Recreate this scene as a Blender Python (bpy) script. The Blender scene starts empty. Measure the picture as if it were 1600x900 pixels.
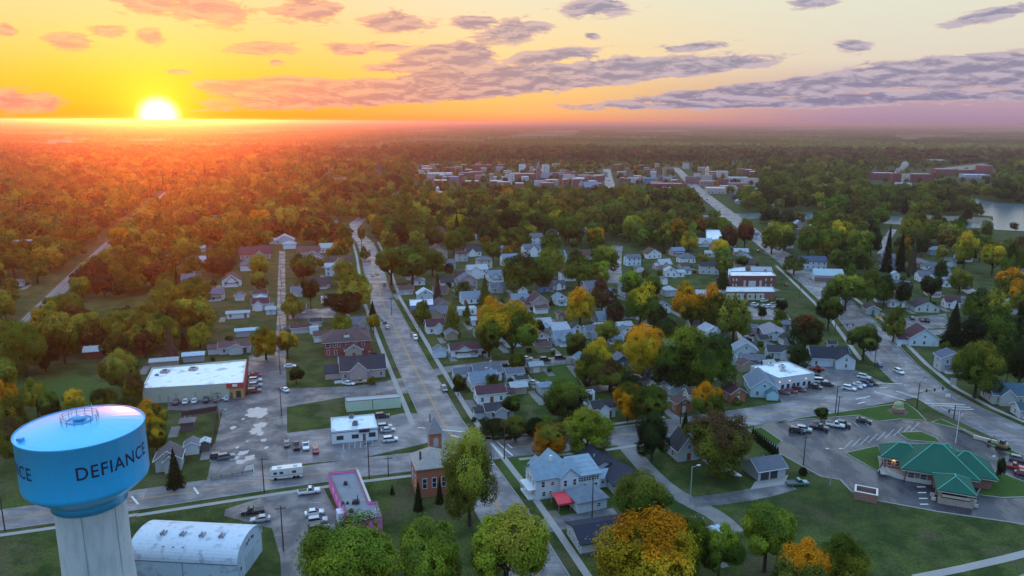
import bpy, math, random
import numpy as np
from mathutils import Vector, Matrix, Euler
R = math.radians
random.seed(7)
sc = bpy.context.scene
COL = sc.collection

# ------------------------------------------------------------------ camera
CAM_H = 95.0; FPX = 1170.0
PITCH = math.atan(260/1170.0); ROLL = R(0.30)
cam_d = bpy.data.cameras.new('camera'); cam = bpy.data.objects.new('camera', cam_d); COL.objects.link(cam)
cam_d.sensor_width = 36; cam_d.lens = 36*FPX/1600; cam_d.clip_start = 1.0; cam_d.clip_end = 200000
cam.matrix_world = Matrix.Translation((0, 0, CAM_H)) @ Matrix.Rotation(math.pi/2-PITCH, 4, 'X') @ Matrix.Rotation(ROLL, 4, 'Z')
sc.camera = cam

def ray(x, y):
    u = (x-800)/FPX; v = (450-y)/FPX
    c, s = math.cos(ROLL), math.sin(ROLL)
    u, v = u*c-v*s, u*s+v*c
    return Vector((u, math.cos(PITCH)+v*math.sin(PITCH), -math.sin(PITCH)+v*math.cos(PITCH)))
def G(x, y, z=0.0):
    d = ray(x, y); t = (z-CAM_H)/d.z
    return (d.x*t, d.y*t)
def P(X, Y, Z=0.0):
    s, c = math.sin(PITCH), math.cos(PITCH); dz = Z-CAM_H
    zf = Y*c-dz*s; u = X/zf; v = (Y*s+dz*c)/zf
    c2, s2 = math.cos(ROLL), math.sin(ROLL)
    u, v = u*c2+v*s2, -u*s2+v*c2
    return 800+FPX*u, 450-FPX*v
def pxm(y): return (y-190)*0.976/CAM_H      # pixels per metre on the ground at photo row y
def AE(x, y):
    d = ray(x, y).normalized()
    return math.degrees(math.atan2(d.x, d.y)), math.degrees(math.asin(d.z))

# ------------------------------------------------------------------ node helper
class NT:
    def __init__(s, tree): s.t = tree; s.n = tree.nodes; s.l = tree.links
    def node(s, typ, **kw):
        n = s.n.new(typ)
        for k, v in kw.items(): setattr(n, k, v)
        return n
    def link(s, a, b): s.l.new(a, b)
    def m(s, op, a, b=None, c=None, clamp=False):
        n = s.n.new('ShaderNodeMath'); n.operation = op; n.use_clamp = clamp
        for i, v in enumerate((a, b, c)):
            if v is None: continue
            if isinstance(v, (int, float)): n.inputs[i].default_value = v
            else: s.l.new(v, n.inputs[i])
        return n.outputs[0]
    def vm(s, op, a, b=None, out=0):
        n = s.n.new('ShaderNodeVectorMath'); n.operation = op
        for i, v in enumerate((a, b)):
            if v is None: continue
            if isinstance(v, (tuple, list)): n.inputs[i].default_value = v
            elif isinstance(v, (int, float)): n.inputs[3].default_value = v
            else: s.l.new(v, n.inputs[i])
        return n.outputs[out]
    def ramp(s, fac, stops, interp='LINEAR'):
        n = s.n.new('ShaderNodeValToRGB'); cr = n.color_ramp; cr.interpolation = interp
        while len(cr.elements) > 1: cr.elements.remove(cr.elements[0])
        cr.elements[0].position = stops[0][0]; cr.elements[0].color = (*stops[0][1], 1)
        for p, c in stops[1:]:
            e = cr.elements.new(p); e.color = (*c, 1)
        if not isinstance(fac, (int, float)): s.l.new(fac, n.inputs[0])
        return n.outputs[0]
    def mix(s, fac, a, b, mode='MIX'):
        n = s.n.new('ShaderNodeMix'); n.data_type = 'RGBA'; n.blend_type = mode; n.clamp_factor = True
        for idx, v in ((0, fac), (6, a), (7, b)):
            if isinstance(v, (int, float)): n.inputs[idx].default_value = v
            elif isinstance(v, (tuple, list)): n.inputs[idx].default_value = (*v[:3], 1)
            else: s.l.new(v, n.inputs[idx])
        return n.outputs[2]
    def sstep(s, x, a, b, lo=0.0, hi=1.0):
        n = s.n.new('ShaderNodeMapRange'); n.interpolation_type = 'SMOOTHSTEP'
        s.l.new(x, n.inputs[0])
        for i, v in ((1, a), (2, b), (3, lo), (4, hi)): n.inputs[i].default_value = v
        return n.outputs[0]
    def noise(s, vec, scale, detail=3, rough=.5, out=0, dim='3D', dist=0.0):
        n = s.n.new('ShaderNodeTexNoise'); n.noise_dimensions = dim
        if vec is not None: s.l.new(vec, n.inputs['Vector'])
        n.inputs['Scale'].default_value = scale; n.inputs['Detail'].default_value = detail
        n.inputs['Roughness'].default_value = rough; n.inputs['Distortion'].default_value = dist
        return n.outputs[out]

def srgb(r, g, b):
    f = lambda v: (v/255/12.92) if v/255 <= .04045 else ((v/255+.055)/1.055)**2.4
    return (f(r), f(g), f(b))

# ------------------------------------------------------------------ world: sunset sky with clouds
SUN_AZ, SUN_EL = AE(248, 182)
SUN_DIR = ray(248, 182).normalized()
world = bpy.data.worlds.new('World'); sc.world = world; world.use_nodes = True
wt = NT(world.node_tree)
for n in list(wt.n): wt.n.remove(n)
tc = wt.node('ShaderNodeTexCoord').outputs['Generated']
dirn = wt.vm('NORMALIZE', tc)
sep = wt.node('ShaderNodeSeparateXYZ'); wt.link(dirn, sep.inputs[0])
az = wt.m('MULTIPLY', wt.m('ARCTAN2', sep.outputs[0], sep.outputs[1]), 57.29578)
el = wt.m('MULTIPLY', wt.m('ARCSINE', sep.outputs[2]), 57.29578)
comb = wt.node('ShaderNodeCombineXYZ'); wt.link(az, comb.inputs[0]); wt.link(el, comb.inputs[1])
pol = comb.outputs[0]
daz = wt.m('ABSOLUTE', wt.m('SUBTRACT', az, SUN_AZ))
daz = wt.m('MINIMUM', daz, wt.m('SUBTRACT', 360.0, daz))
elf = wt.m('DIVIDE', wt.m('MAXIMUM', el, 0.0), 90.0)
rmp = lambda st: wt.ramp(elf, [(e/90, srgb(*c)) for e, c in st])
skyN = rmp([(0, (250, 150, 24)), (1.0, (252, 166, 40)), (3, (252, 178, 66)), (5.0, (244, 188, 108)), (8.5, (230, 200, 150)), (14, (205, 200, 180)), (30, (158, 178, 200)), (90, (120, 158, 196))])
skyM = rmp([(0, (245, 150, 95)), (0.6, (250, 180, 105)), (2.2, (242, 194, 112)), (4.5, (238, 204, 140)), (8.5, (226, 214, 182)), (14, (205, 210, 205)), (30, (156, 180, 208)), (90, (120, 158, 196))])
skyR = rmp([(0, (158, 132, 156)), (0.8, (172, 144, 166)), (2.2, (184, 162, 172)), (4.2, (212, 202, 188)), (8, (214, 214, 196)), (14, (192, 206, 212)), (30, (150, 178, 210)), (90, (120, 158, 196))])
skyB = rmp([(0, (128, 148, 178)), (6, (136, 160, 192)), (20, (130, 164, 200)), (90, (120, 158, 196))])
c1 = wt.mix(wt.sstep(daz, 5, 26), skyN, skyM)
c2 = wt.mix(wt.sstep(daz, 22, 52), c1, skyR)
c3 = wt.mix(wt.sstep(daz, 70, 130), c2, skyB)
# clouds: (x, y, half width px, half height px, tilt deg, weight) where they hang in the photograph's sky
CL = [(740,131,420,22,5.0),(470,142,150,20,0),(1010,110,200,13,4),(1290,132,330,13,5),(1480,112,190,21,3),(1570,112,120,22,0),
      (640,104,75,10,4),(700,92,85,22,4),(620,36,62,16,3),(800,50,60,18,8),(540,76,34,10,0),(405,74,54,11,2),(320,14,72,22,-6),(480,16,56,18,0),
      (235,6,50,14,0),(930,12,72,14,4),(865,88,85,12,5),(1080,74,60,7,3),(1335,71,28,9,0),(105,64,28,12,0),(172,48,26,9,0),
      (25,158,62,16,-4),(235,58,22,12,0),(1270,4,34,8,0),(1420,152,330,9,1),(1200,162,360,7,1),(925,56,16,6,0),(10,46,14,8,0),(430,97,12,5,0),(275,112,22,5,0),
      (1560,20,60,9,10),(745,36,40,12,0),(610,72,45,8,0),(690,76,30,8,0)]
nz = wt.noise(wt.vm('MULTIPLY', pol, (0.40, 1.7, 1)), 1.0, 9, .64, dist=.5)
nzs = wt.noise(wt.vm('MULTIPLY', wt.vm('ADD', pol, (-.3, .3, 0)), (0.40, 1.7, 1)), 1.0, 9, .64, dist=.5)
nzl = wt.noise(wt.vm('MULTIPLY', pol, (0.06, 0.22, 1)), 1.0, 2, .5)
dmin = None; dband = None
for ic, (x, y, a, b, t) in enumerate(CL):
    ca, ce = AE(x, y)
    mp = wt.node('ShaderNodeMapping', vector_type='TEXTURE')
    mp.inputs['Location'].default_value = (ca, ce, 0); mp.inputs['Rotation'].default_value = (0, 0, R(t))
    mp.inputs['Scale'].default_value = (a*.050, b*.054, 1); wt.link(pol, mp.inputs['Vector'])
    ln = wt.vm('LENGTH', mp.outputs[0], out=1)
    if ic < 6 or ic in (7,): dband = ln if dband is None else wt.m('SMOOTH_MIN', dband, ln, .2)
    else: dmin = ln if dmin is None else wt.m('SMOOTH_MIN', dmin, ln, .12)
# weak general cloudiness elsewhere in the sky so that it does not end at the photograph's edge
gen = wt.m('MULTIPLY', wt.m('SUBTRACT', nzl, .43), 3.0)
outside = wt.sstep(el, 12, 20)
body = wt.m('MULTIPLY', wt.m('SUBTRACT', 1.0, dmin), 1.5)
bbody = wt.m('MINIMUM', wt.m('MULTIPLY', wt.m('SUBTRACT', 1.0, dband), 3.2), 1.9)
body = wt.m('MAXIMUM', body, bbody)
body = wt.m('MAXIMUM', body, wt.m('SUBTRACT', wt.m('MULTIPLY', gen, outside), .8))
body = wt.m('MAXIMUM', body, -1.2)
dens = wt.m('ADD', body, wt.m('MULTIPLY', wt.m('SUBTRACT', nz, .5), 3.7))
cov = wt.sstep(dens, .0, .5)
cov = wt.m('MULTIPLY', cov, wt.m('SUBTRACT', 1.0, wt.m('MULTIPLY', wt.sstep(wt.m('ABSOLUTE', wt.m('SUBTRACT', el, 0.0)), 0.0, 0.8, 1, 0), .6)))
thick = wt.sstep(dens, .0, .75)
shade = wt.sstep(wt.m('SUBTRACT', nz, nzs), -.10, .13)
cl_edge = wt.mix(wt.sstep(daz, 3, 40), srgb(238, 166, 96), srgb(208, 180, 178))
cl_body = wt.mix(wt.sstep(daz, 3, 34), srgb(176, 120, 122), srgb(122, 122, 154))
cl_hi = wt.mix(wt.sstep(daz, 3, 40), srgb(218, 158, 128), srgb(178, 166, 184))
cl = wt.mix(shade, cl_body, cl_hi)
cl = wt.mix(thick, cl_edge, cl)
skyc = wt.mix(wt.m('MULTIPLY', cov, .93), c3, cl)
# sun glow and disc
dt = wt.vm('DOT_PRODUCT', dirn, tuple(SUN_DIR), out=1)
ang = wt.m('MULTIPLY', wt.m('ARCCOSINE', wt.m('MINIMUM', dt, 1.0)), 57.29578)
g1 = wt.m('EXPONENT', wt.m('DIVIDE', ang, -1.25))
g2 = wt.m('EXPONENT', wt.m('DIVIDE', ang, -4.0))
def add(a, col, f, k):
    n = wt.vm('MULTIPLY', (0, 0, 0), None)
    vs = wt.n.new('ShaderNodeVectorMath'); vs.operation = 'SCALE'; vs.inputs[0].default_value = col
    wt.link(wt.m('MULTIPLY', f, k), vs.inputs[3])
    return wt.vm('ADD', a, vs.outputs[0])
skyc = add(skyc, (1.0, .62, .04), g1, 1.45)
skyc = add(skyc, (1.0, .45, .0), g2, .14)
disc = wt.sstep(ang, .5, 1.6, 1, 0)
skyc = add(skyc, (1.0, .80, .34), disc, 3.6)
# the unclouded blue overhead and behind is brighter than the hazy band the photograph looks into
up = wt.ramp(elf, [(9/90, (1, 1, 1)), (20/90, (.58, .59, .61)), (40/90, (.33, .34, .36)), (1, (.31, .32, .34))])
lift = wt.m('DIVIDE', 1.0, up)
bg = wt.node('ShaderNodeBackground'); wt.link(skyc, bg.inputs[0]); wt.link(lift, bg.inputs[1])
nis = wt.node('ShaderNodeTexSky', sky_type='NISHITA'); nis.sun_disc = False
nis.sun_elevation = R(max(SUN_EL, .6)); nis.sun_rotation = R(SUN_AZ); nis.dust_density = 2.0
bg2 = wt.node('ShaderNodeBackground'); wt.link(nis.outputs[0], bg2.inputs[0]); bg2.inputs[1].default_value = 0.05
ads = wt.node('ShaderNodeAddShader'); wt.link(bg.outputs[0], ads.inputs[0]); wt.link(bg2.outputs[0], ads.inputs[1])
wo = wt.node('ShaderNodeOutputWorld'); wt.link(ads.outputs[0], wo.inputs[0])

sun_d = bpy.data.lights.new('sun', 'SUN'); sun = bpy.data.objects.new('sun', sun_d); COL.objects.link(sun)
sun_d.energy = 3.1; sun_d.angle = R(1.2); sun_d.color = (1.0, .19, .02)
sun.rotation_euler = (-Vector(SUN_DIR)).to_track_quat('-Z', 'Y').to_euler()

sc.view_settings.view_transform = 'Standard'; sc.view_settings.look = 'None'
sc.view_settings.exposure = 0.12; sc.view_settings.gamma = 1.0
sc.cycles.max_bounces = 4; sc.cycles.diffuse_bounces = 3; sc.cycles.glossy_bounces = 2
sc.cycles.transmission_bounces = 2; sc.cycles.transparent_max_bounces = 6; sc.cycles.volume_bounces = 0
sc.cycles.use_denoising = True; sc.cycles.sample_clamp_indirect = 6.0
sc.render.use_persistent_data = False

# ------------------------------------------------------------------ materials
def newmat(name):
    m = bpy.data.materials.new(name); m.use_nodes = True
    t = NT(m.node_tree)
    for n in list(t.n): t.n.remove(n)
    out = t.node('ShaderNodeOutputMaterial'); b = t.node('ShaderNodeBsdfPrincipled'); t.link(b.outputs[0], out.inputs[0])
    return m, t, b, out
def bump(t, b, h, dist, strength=1.0):
    n = t.node('ShaderNodeBump'); n.inputs['Distance'].default_value = dist; n.inputs['Strength'].default_value = strength
    t.link(h, n.inputs['Height']); t.link(n.outputs[0], b.inputs['Normal'])
def setc(t, b, c):
    if isinstance(c, (tuple, list)): b.inputs['Base Color'].default_value = (*c, 1)
    else: t.link(c, b.inputs['Base Color'])
def tinted(name, rough=.6, spec=.4, var=.18, scale=.6, lines=None, metal=0.0, stain=None, coat=0.0):
    """paint that takes its colour from the object, with weathering; lines = (axis, period) boards or seams"""
    m, t, b, o = newmat(name)
    oi = t.node('ShaderNodeObjectInfo'); tx = t.node('ShaderNodeTexCoord').outputs['Object']
    off = t.vm('ADD', tx, oi.outputs['Location'])
    n1 = t.noise(off, scale, 4, .6); n2 = t.noise(off, scale*9, 3, .6)
    f = t.m('ADD', t.m('MULTIPLY', n1, 1.3), t.m('MULTIPLY', n2, .7))
    v = t.m('ADD', 1-var, t.m('MULTIPLY', f, var))
    vs = t.n.new('ShaderNodeVectorMath'); vs.operation = 'SCALE'; t.link(oi.outputs['Color'], vs.inputs[0]); t.link(v, vs.inputs[3])
    c = vs.outputs[0]
    if stain: c = t.mix(t.m('MULTIPLY', t.sstep(n1, .5, .68), .7), c, stain)
    if lines:
        sp = t.node('ShaderNodeSeparateXYZ'); t.link(tx, sp.inputs[0])
        w = t.m('FRACT', t.m('DIVIDE', sp.outputs[lines[0]], lines[1]))
        c = t.mix(t.m('MULTIPLY', t.sstep(w, .86, .97), .35), c, (.03, .03, .035))
        bump(t, b, w, lines[1]*.12)
    setc(t, b, c)
    b.inputs['Roughness'].default_value = rough; b.inputs['Specular IOR Level'].default_value = spec
    b.inputs['Metallic'].default_value = metal; b.inputs['Coat Weight'].default_value = coat
    return m
M = {}
M['siding'] = tinted('siding_paint', .6, .3, .16, .5, (2, .28))
M['plain'] = tinted('painted_plain', .5, .4, .14, .7)
M['shingle'] = tinted('roof_shingle', .8, .25, .5, .9, (2, .35))
M['greenroof'] = tinted('green_standing_seam', .6, .2, .25, .3, (0, .55))
M['hallmetal'] = tinted('hall_sheet_metal', .5, .4, .3, .5, None, stain=(.24, .27, .33))
M['metalroof'] = tinted('roof_sheet_metal', .38, .5, .2, .25, (0, 1.1))
M['flatroof'] = tinted('roof_membrane', .6, .35, .3, .22, None, stain=(.22, .23, .26))
M['car'] = tinted('car_paint', .25, .6, .05, .5, None, coat=.8)
M['metal'] = tinted('painted_metal', .45, .5, .12, 1.0)
M['concrete'] = tinted('cast_concrete', .85, .25, .25, .35)
def brickmat():
    m, t, b, o = newmat('brickwork')
    oi = t.node('ShaderNodeObjectInfo'); tx = t.node('ShaderNodeTexCoord').outputs['Object']
    sp = t.node('ShaderNodeSeparateXYZ'); t.link(tx, sp.inputs[0])
    cb = t.node('ShaderNodeCombineXYZ'); t.link(t.m('ADD', sp.outputs[0], sp.outputs[1]), cb.inputs[0]); t.link(sp.outputs[2], cb.inputs[1])
    br = t.node('ShaderNodeTexBrick'); t.link(cb.outputs[0], br.inputs['Vector']); br.inputs['Scale'].default_value = 3.2
    t.link(oi.outputs['Color'], br.inputs['Color1'])
    c2 = t.mix(.45, oi.outputs['Color'], (.08, .03, .02)); t.link(c2, br.inputs['Color2'])
    br.inputs['Mortar'].default_value = (.3, .27, .25, 1); br.inputs['Mortar Size'].default_value = .012
    c = t.mix(t.m('MULTIPLY', t.noise(tx, .5, 4), .4), br.outputs[0], (.1, .06, .05))
    setc(t, b, c); b.inputs['Roughness'].default_value = .85
    return m
M['brick'] = brickmat()
def simple(name, c, rough=.6, spec=.5, metal=0.0, ns=2.0, nv=.25):
    m, t, b, o = newmat(name)
    tx = t.node('ShaderNodeTexCoord').outputs['Object']
    n = t.noise(tx, ns, 4)
    setc(t, b, t.mix(n, tuple(x*(1-nv) for x in c), tuple(min(1, x*(1+nv)) for x in c)))
    b.inputs['Roughness'].default_value = rough; b.inputs['Specular IOR Level'].default_value = spec; b.inputs['Metallic'].default_value = metal
    return m
M['glass'] = simple('window_glass', (.02, .028, .04), .08, .9)
M['tyre'] = simple('tyre_rubber', (.015, .015, .016), .8, .3)
M['chrome'] = simple('rim_metal', (.35, .35, .37), .35, .6, .7)
M['bark'] = simple('bark', (.055, .042, .032), .9, .2, 0, 6, .4)
M['wood'] = simple('weathered_pole_wood', (.07, .055, .045), .9, .2, 0, 4, .3)
M['darkmetal'] = simple('dark_metal', (.03, .03, .034), .5, .5)
M['lettering'] = simple('lettering_paint', (.008, .012, .05), .45, .4)
M['yellowline'] = simple('yellow_road_paint', (.42, .24, .06), .7, .3, 0, .6, .35)
M['whiteline'] = simple('white_road_paint', (.55, .55, .55), .7, .3, 0, .8, .3)
def glow(name, c, s):
    m, t, b, o = newmat(name); setc(t, b, c); b.inputs['Emission Color'].default_value = (*c, 1); b.inputs['Emission Strength'].default_value = s
    return m
M['lampglow'] = glow('warm_lamp', (1, .55, .2), 3.0); M['redglow'] = glow('red_tail_light', (1, .04, .02), 2.2); M['headglow'] = glow('head_light', (1, .88, .7), 5.0)
M['headlens'] = simple('lamp_lens', (.6, .6, .6), .15, .8); M['taillens'] = simple('red_lens', (.25, .01, .01), .2, .7)

def leafmat(name, inst):
    m, t, b, o = newmat(name)
    tone = t.node('ShaderNodeAttribute', attribute_name='tone').outputs['Fac']
    tx = t.node('ShaderNodeTexCoord').outputs['Object' if not inst else 'Generated']
    oi = t.node('ShaderNodeObjectInfo')
    if inst:
        c = t.node('ShaderNodeAttribute', attribute_name='tint', attribute_type='INSTANCER').outputs['Color']
        c = t.mix(t.m('MULTIPLY', tone, .25), c, (.12, .07, .02))
    else:
        c2 = t.node('ShaderNodeAttribute', attribute_name='tint2', attribute_type='OBJECT').outputs['Color']
        sp = t.node('ShaderNodeSeparateXYZ'); t.link(tx, sp.inputs[0])
        rr = t.node('ShaderNodeCombineXYZ'); t.link(t.m('MULTIPLY', oi.outputs['Random'], 40.0), rr.inputs[0])
        n = t.noise(t.vm('ADD', tx, rr.outputs[0]), 2.6, 2, .5)
        f = t.m('ADD', t.m('MULTIPLY', t.m('SUBTRACT', sp.outputs[2], .72), .9), t.m('SUBTRACT', n, .5))
        f = t.m('ADD', f, t.m('MULTIPLY', t.m('SUBTRACT', tone, .5), .25))
        c = t.mix(t.sstep(f, -.02, .16), oi.outputs['Color'], c2)
    vs = t.n.new('ShaderNodeVectorMath'); vs.operation = 'SCALE'; t.link(c, vs.inputs[0])
    t.link(t.m('ADD', .45, t.m('MULTIPLY', tone, 1.25)), vs.inputs[3])
    t.n.remove(b)
    df = t.node('ShaderNodeBsdfDiffuse'); tr = t.node('ShaderNodeBsdfTranslucent'); mx = t.node('ShaderNodeMixShader'); mx.inputs[0].default_value = .28
    t.link(vs.outputs[0], df.inputs[0]); t.link(vs.outputs[0], tr.inputs[0]); t.link(df.outputs[0], mx.inputs[1]); t.link(tr.outputs[0], mx.inputs[2])
    t.link(mx.outputs[0], o.inputs[0])
    return m
M['leaf'] = leafmat('foliage', False); M['leafi'] = leafmat('foliage_far', True)

def groundmat(name, kind):
    m, t, b, o = newmat(name)
    tx = t.node('ShaderNodeNewGeometry').outputs['Position']
    n1 = t.noise(tx, .018, 5, .6); n2 = t.noise(tx, .13, 5, .62); n3 = t.noise(tx, 1.6, 4, .65)
    if kind == 'asphalt':
        c = t.mix(t.sstep(n2, .38, .64), (.06, .06, .068), (.15, .146, .152))
        c = t.mix(t.m('MULTIPLY', n3, .35), c, (.05, .05, .055))
        vo = t.node('ShaderNodeTexVoronoi', feature='DISTANCE_TO_EDGE'); vo.inputs['Scale'].default_value = .16
        t.link(t.vm('ADD', tx, t.vm('SCALE', t.noise(tx, .5, 3, .6, out=1), 3.0)), vo.inputs['Vector'])
        c = t.mix(t.m('MULTIPLY', t.sstep(vo.outputs['Distance'], .0, .02, 1, 0), .55), c, (.03, .03, .033))
        ro_ = t.node('ShaderNodeMapping'); ro_.inputs['Rotation'].default_value = (0, 0, R(-16.5)); t.link(tx, ro_.inputs['Vector'])
        pt = t.node('ShaderNodeTexVoronoi', feature='F1', distance='CHEBYCHEV'); pt.inputs['Scale'].default_value = .10; t.link(ro_.outputs[0], pt.inputs['Vector'])
        pc_ = t.node('ShaderNodeSeparateXYZ'); t.link(pt.outputs['Color'], pc_.inputs[0]); c = t.mix(t.m('MULTIPLY', t.sstep(pc_.outputs[0], .62, .64), t.m('MULTIPLY', t.sstep(pt.outputs['Distance'], .36, .38, 1, 0), .5)), c, (.05, .05, .056))
        st_ = t.noise(tx, .9, 3, .7); c = t.mix(t.m('MULTIPLY', t.sstep(st_, .62, .7), .5), c, (.03, .03, .033))
        r = t.sstep(n2, .4, .62, .62, .30)
        t.link(r, b.inputs['Roughness']); b.inputs['Specular IOR Level'].default_value = .5
        bump(t, b, n3, .02)
    elif kind == 'road':
        rot = t.node('ShaderNodeMapping'); rot.inputs['Rotation'].default_value = (0, 0, R(-106.5)); rot.inputs['Scale'].default_value = (.02, .55, 1); t.link(tx, rot.inputs['Vector'])
        st = t.noise(rot.outputs[0], 1.0, 4, .6)
        c = t.mix(t.sstep(n2, .36, .66), (.105, .10, .11), (.21, .20, .21))
        c = t.mix(t.m('MULTIPLY', t.sstep(st, .48, .6), .5), c, (.07, .068, .075))
        c = t.mix(t.m('MULTIPLY', t.sstep(n3, .45, .7), .4), c, (.08, .078, .085))
        vo = t.node('ShaderNodeTexVoronoi', feature='DISTANCE_TO_EDGE'); vo.inputs['Scale'].default_value = .12
        t.link(t.vm('ADD', tx, t.vm('SCALE', t.noise(tx, .5, 3, .6, out=1), 4.0)), vo.inputs['Vector'])
        c = t.mix(t.m('MULTIPLY', t.sstep(vo.outputs['Distance'], .0, .018, 1, 0), .5), c, (.04, .04, .043))
        ro_ = t.node('ShaderNodeMapping'); ro_.inputs['Rotation'].default_value = (0, 0, R(-106.5)); t.link(tx, ro_.inputs['Vector'])
        sp_ = t.node('ShaderNodeSeparateXYZ'); t.link(t.vm('ADD', ro_.outputs[0], t.vm('SCALE', t.noise(tx, .3, 2, .5, out=1), .8)), sp_.inputs[0])
        jx = t.m('FRACT', t.m('DIVIDE', sp_.outputs[0], 7.5)); jy = t.m('FRACT', t.m('DIVIDE', sp_.outputs[1], 6.2))
        j_ = t.m('MAXIMUM', t.sstep(jx, .975, .99), t.sstep(jy, .972, .99)); c = t.mix(t.m('MULTIPLY', j_, .45), c, (.045, .044, .048))
        pt = t.node('ShaderNodeTexVoronoi', feature='F1', distance='CHEBYCHEV'); pt.inputs['Scale'].default_value = .09; t.link(ro_.outputs[0], pt.inputs['Vector'])
        pc_ = t.node('ShaderNodeSeparateXYZ'); t.link(pt.outputs['Color'], pc_.inputs[0]); c = t.mix(t.m('MULTIPLY', t.sstep(pc_.outputs[0], .70, .72), t.m('MULTIPLY', t.sstep(pt.outputs['Distance'], .36, .38, 1, 0), .5)), c, (.065, .063, .07))
        t.link(t.sstep(n2, .4, .66, .6, .34), b.inputs['Roughness'])
        bump(t, b, n3, .015)
    elif kind == 'wet':
        c = t.mix(t.sstep(n2, .35, .7), (.018, .019, .026), (.042, .042, .055))
        mpn = t.noise(t.vm('MULTIPLY', tx, (.35, .12, 1)), .5, 4, .6)
        t.link(t.sstep(mpn, .42, .6, .5, .16), b.inputs['Roughness'])
        bump(t, b, n3, .012)
    elif kind == 'grass':
        n4 = t.noise(tx, .055, 5, .65, dist=.6)
        c = t.mix(t.sstep(n2, .38, .62), (.028, .050, .012), (.075, .094, .024))
        c = t.mix(t.m('MULTIPLY', t.sstep(n4, .50, .62), .65), c, (.105, .085, .05))
        c = t.mix(t.m('MULTIPLY', t.sstep(n1, .5, .66), .4), c, (.03, .035, .015))
        c = t.mix(t.m('MULTIPLY', t.sstep(n3, .4, .65), .6), c, (.016, .028, .008))
        b.inputs['Roughness'].default_value = .95; b.inputs['Specular IOR Level'].default_value = .1
        bump(t, b, n3, .12)
    elif kind == 'lawn':
        c = t.mix(t.sstep(n2, .3, .7), (.034, .076, .014), (.06, .10, .02))
        sp = t.node('ShaderNodeSeparateXYZ'); t.link(tx, sp.inputs[0])
        w = t.m('FRACT', t.m('DIVIDE', t.m('ADD', sp.outputs[0], t.m('MULTIPLY', sp.outputs[1], .35)), 2.4))
        c = t.mix(t.m('MULTIPLY', t.sstep(w, .45, .55), .35), c, (.06, .10, .025))
        c = t.mix(t.m('MULTIPLY', n3, .4), c, (.02, .04, .01))
        b.inputs['Roughness'].default_value = .95; b.inputs['Specular IOR Level'].default_value = .1
    elif kind == 'soil':
        c = t.mix(t.sstep(n2, .3, .7), (.10, .085, .06), (.16, .13, .09))
        b.inputs['Roughness'].default_value = .95
    elif kind == 'gravel':
        c = t.mix(t.sstep(n2, .3, .7), (.13, .125, .12), (.22, .21, .2)); c = t.mix(t.m('MULTIPLY', n3, .4), c, (.08, .075, .07))
        b.inputs['Roughness'].default_value = .9; bump(t, b, n3, .05)
    elif kind == 'walk':
        c = t.mix(n2, (.22, .21, .2), (.36, .34, .32)); c = t.mix(t.m('MULTIPLY', n3, .35), c, (.14, .13, .12))
        b.inputs['Roughness'].default_value = .85
    elif kind == 'field':
        c = t.mix(t.sstep(n1, .35, .65), (.16, .13, .08), (.24, .19, .12)); b.inputs['Roughness'].default_value = .95
    elif kind == 'ballast':
        c = t.mix(n2, (.11, .095, .085), (.2, .18, .165)); b.inputs['Roughness'].default_value = .95
    setc(t, b, c)
    return m
for k in ('asphalt', 'road', 'wet', 'grass', 'lawn', 'soil', 'gravel', 'walk', 'field', 'ballast'): M[k] = groundmat(k+'_surface', k)
def watermat():
    m, t, b, o = newmat('river_water'); setc(t, b, (.10, .15, .17)); b.inputs['Roughness'].default_value = .16; b.inputs['IOR'].default_value = 1.33
    tx = t.node('ShaderNodeNewGeometry').outputs['Position']; bump(t, b, t.noise(tx, .35, 4), .25, .8); return m
M['water'] = watermat()
def puddlemat():
    m, t, b, o = newmat('puddle_water'); setc(t, b, (.30, .30, .31)); b.inputs['Roughness'].default_value = .12; b.inputs['Specular IOR Level'].default_value = .9
    return m
M['puddle'] = puddlemat()

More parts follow.
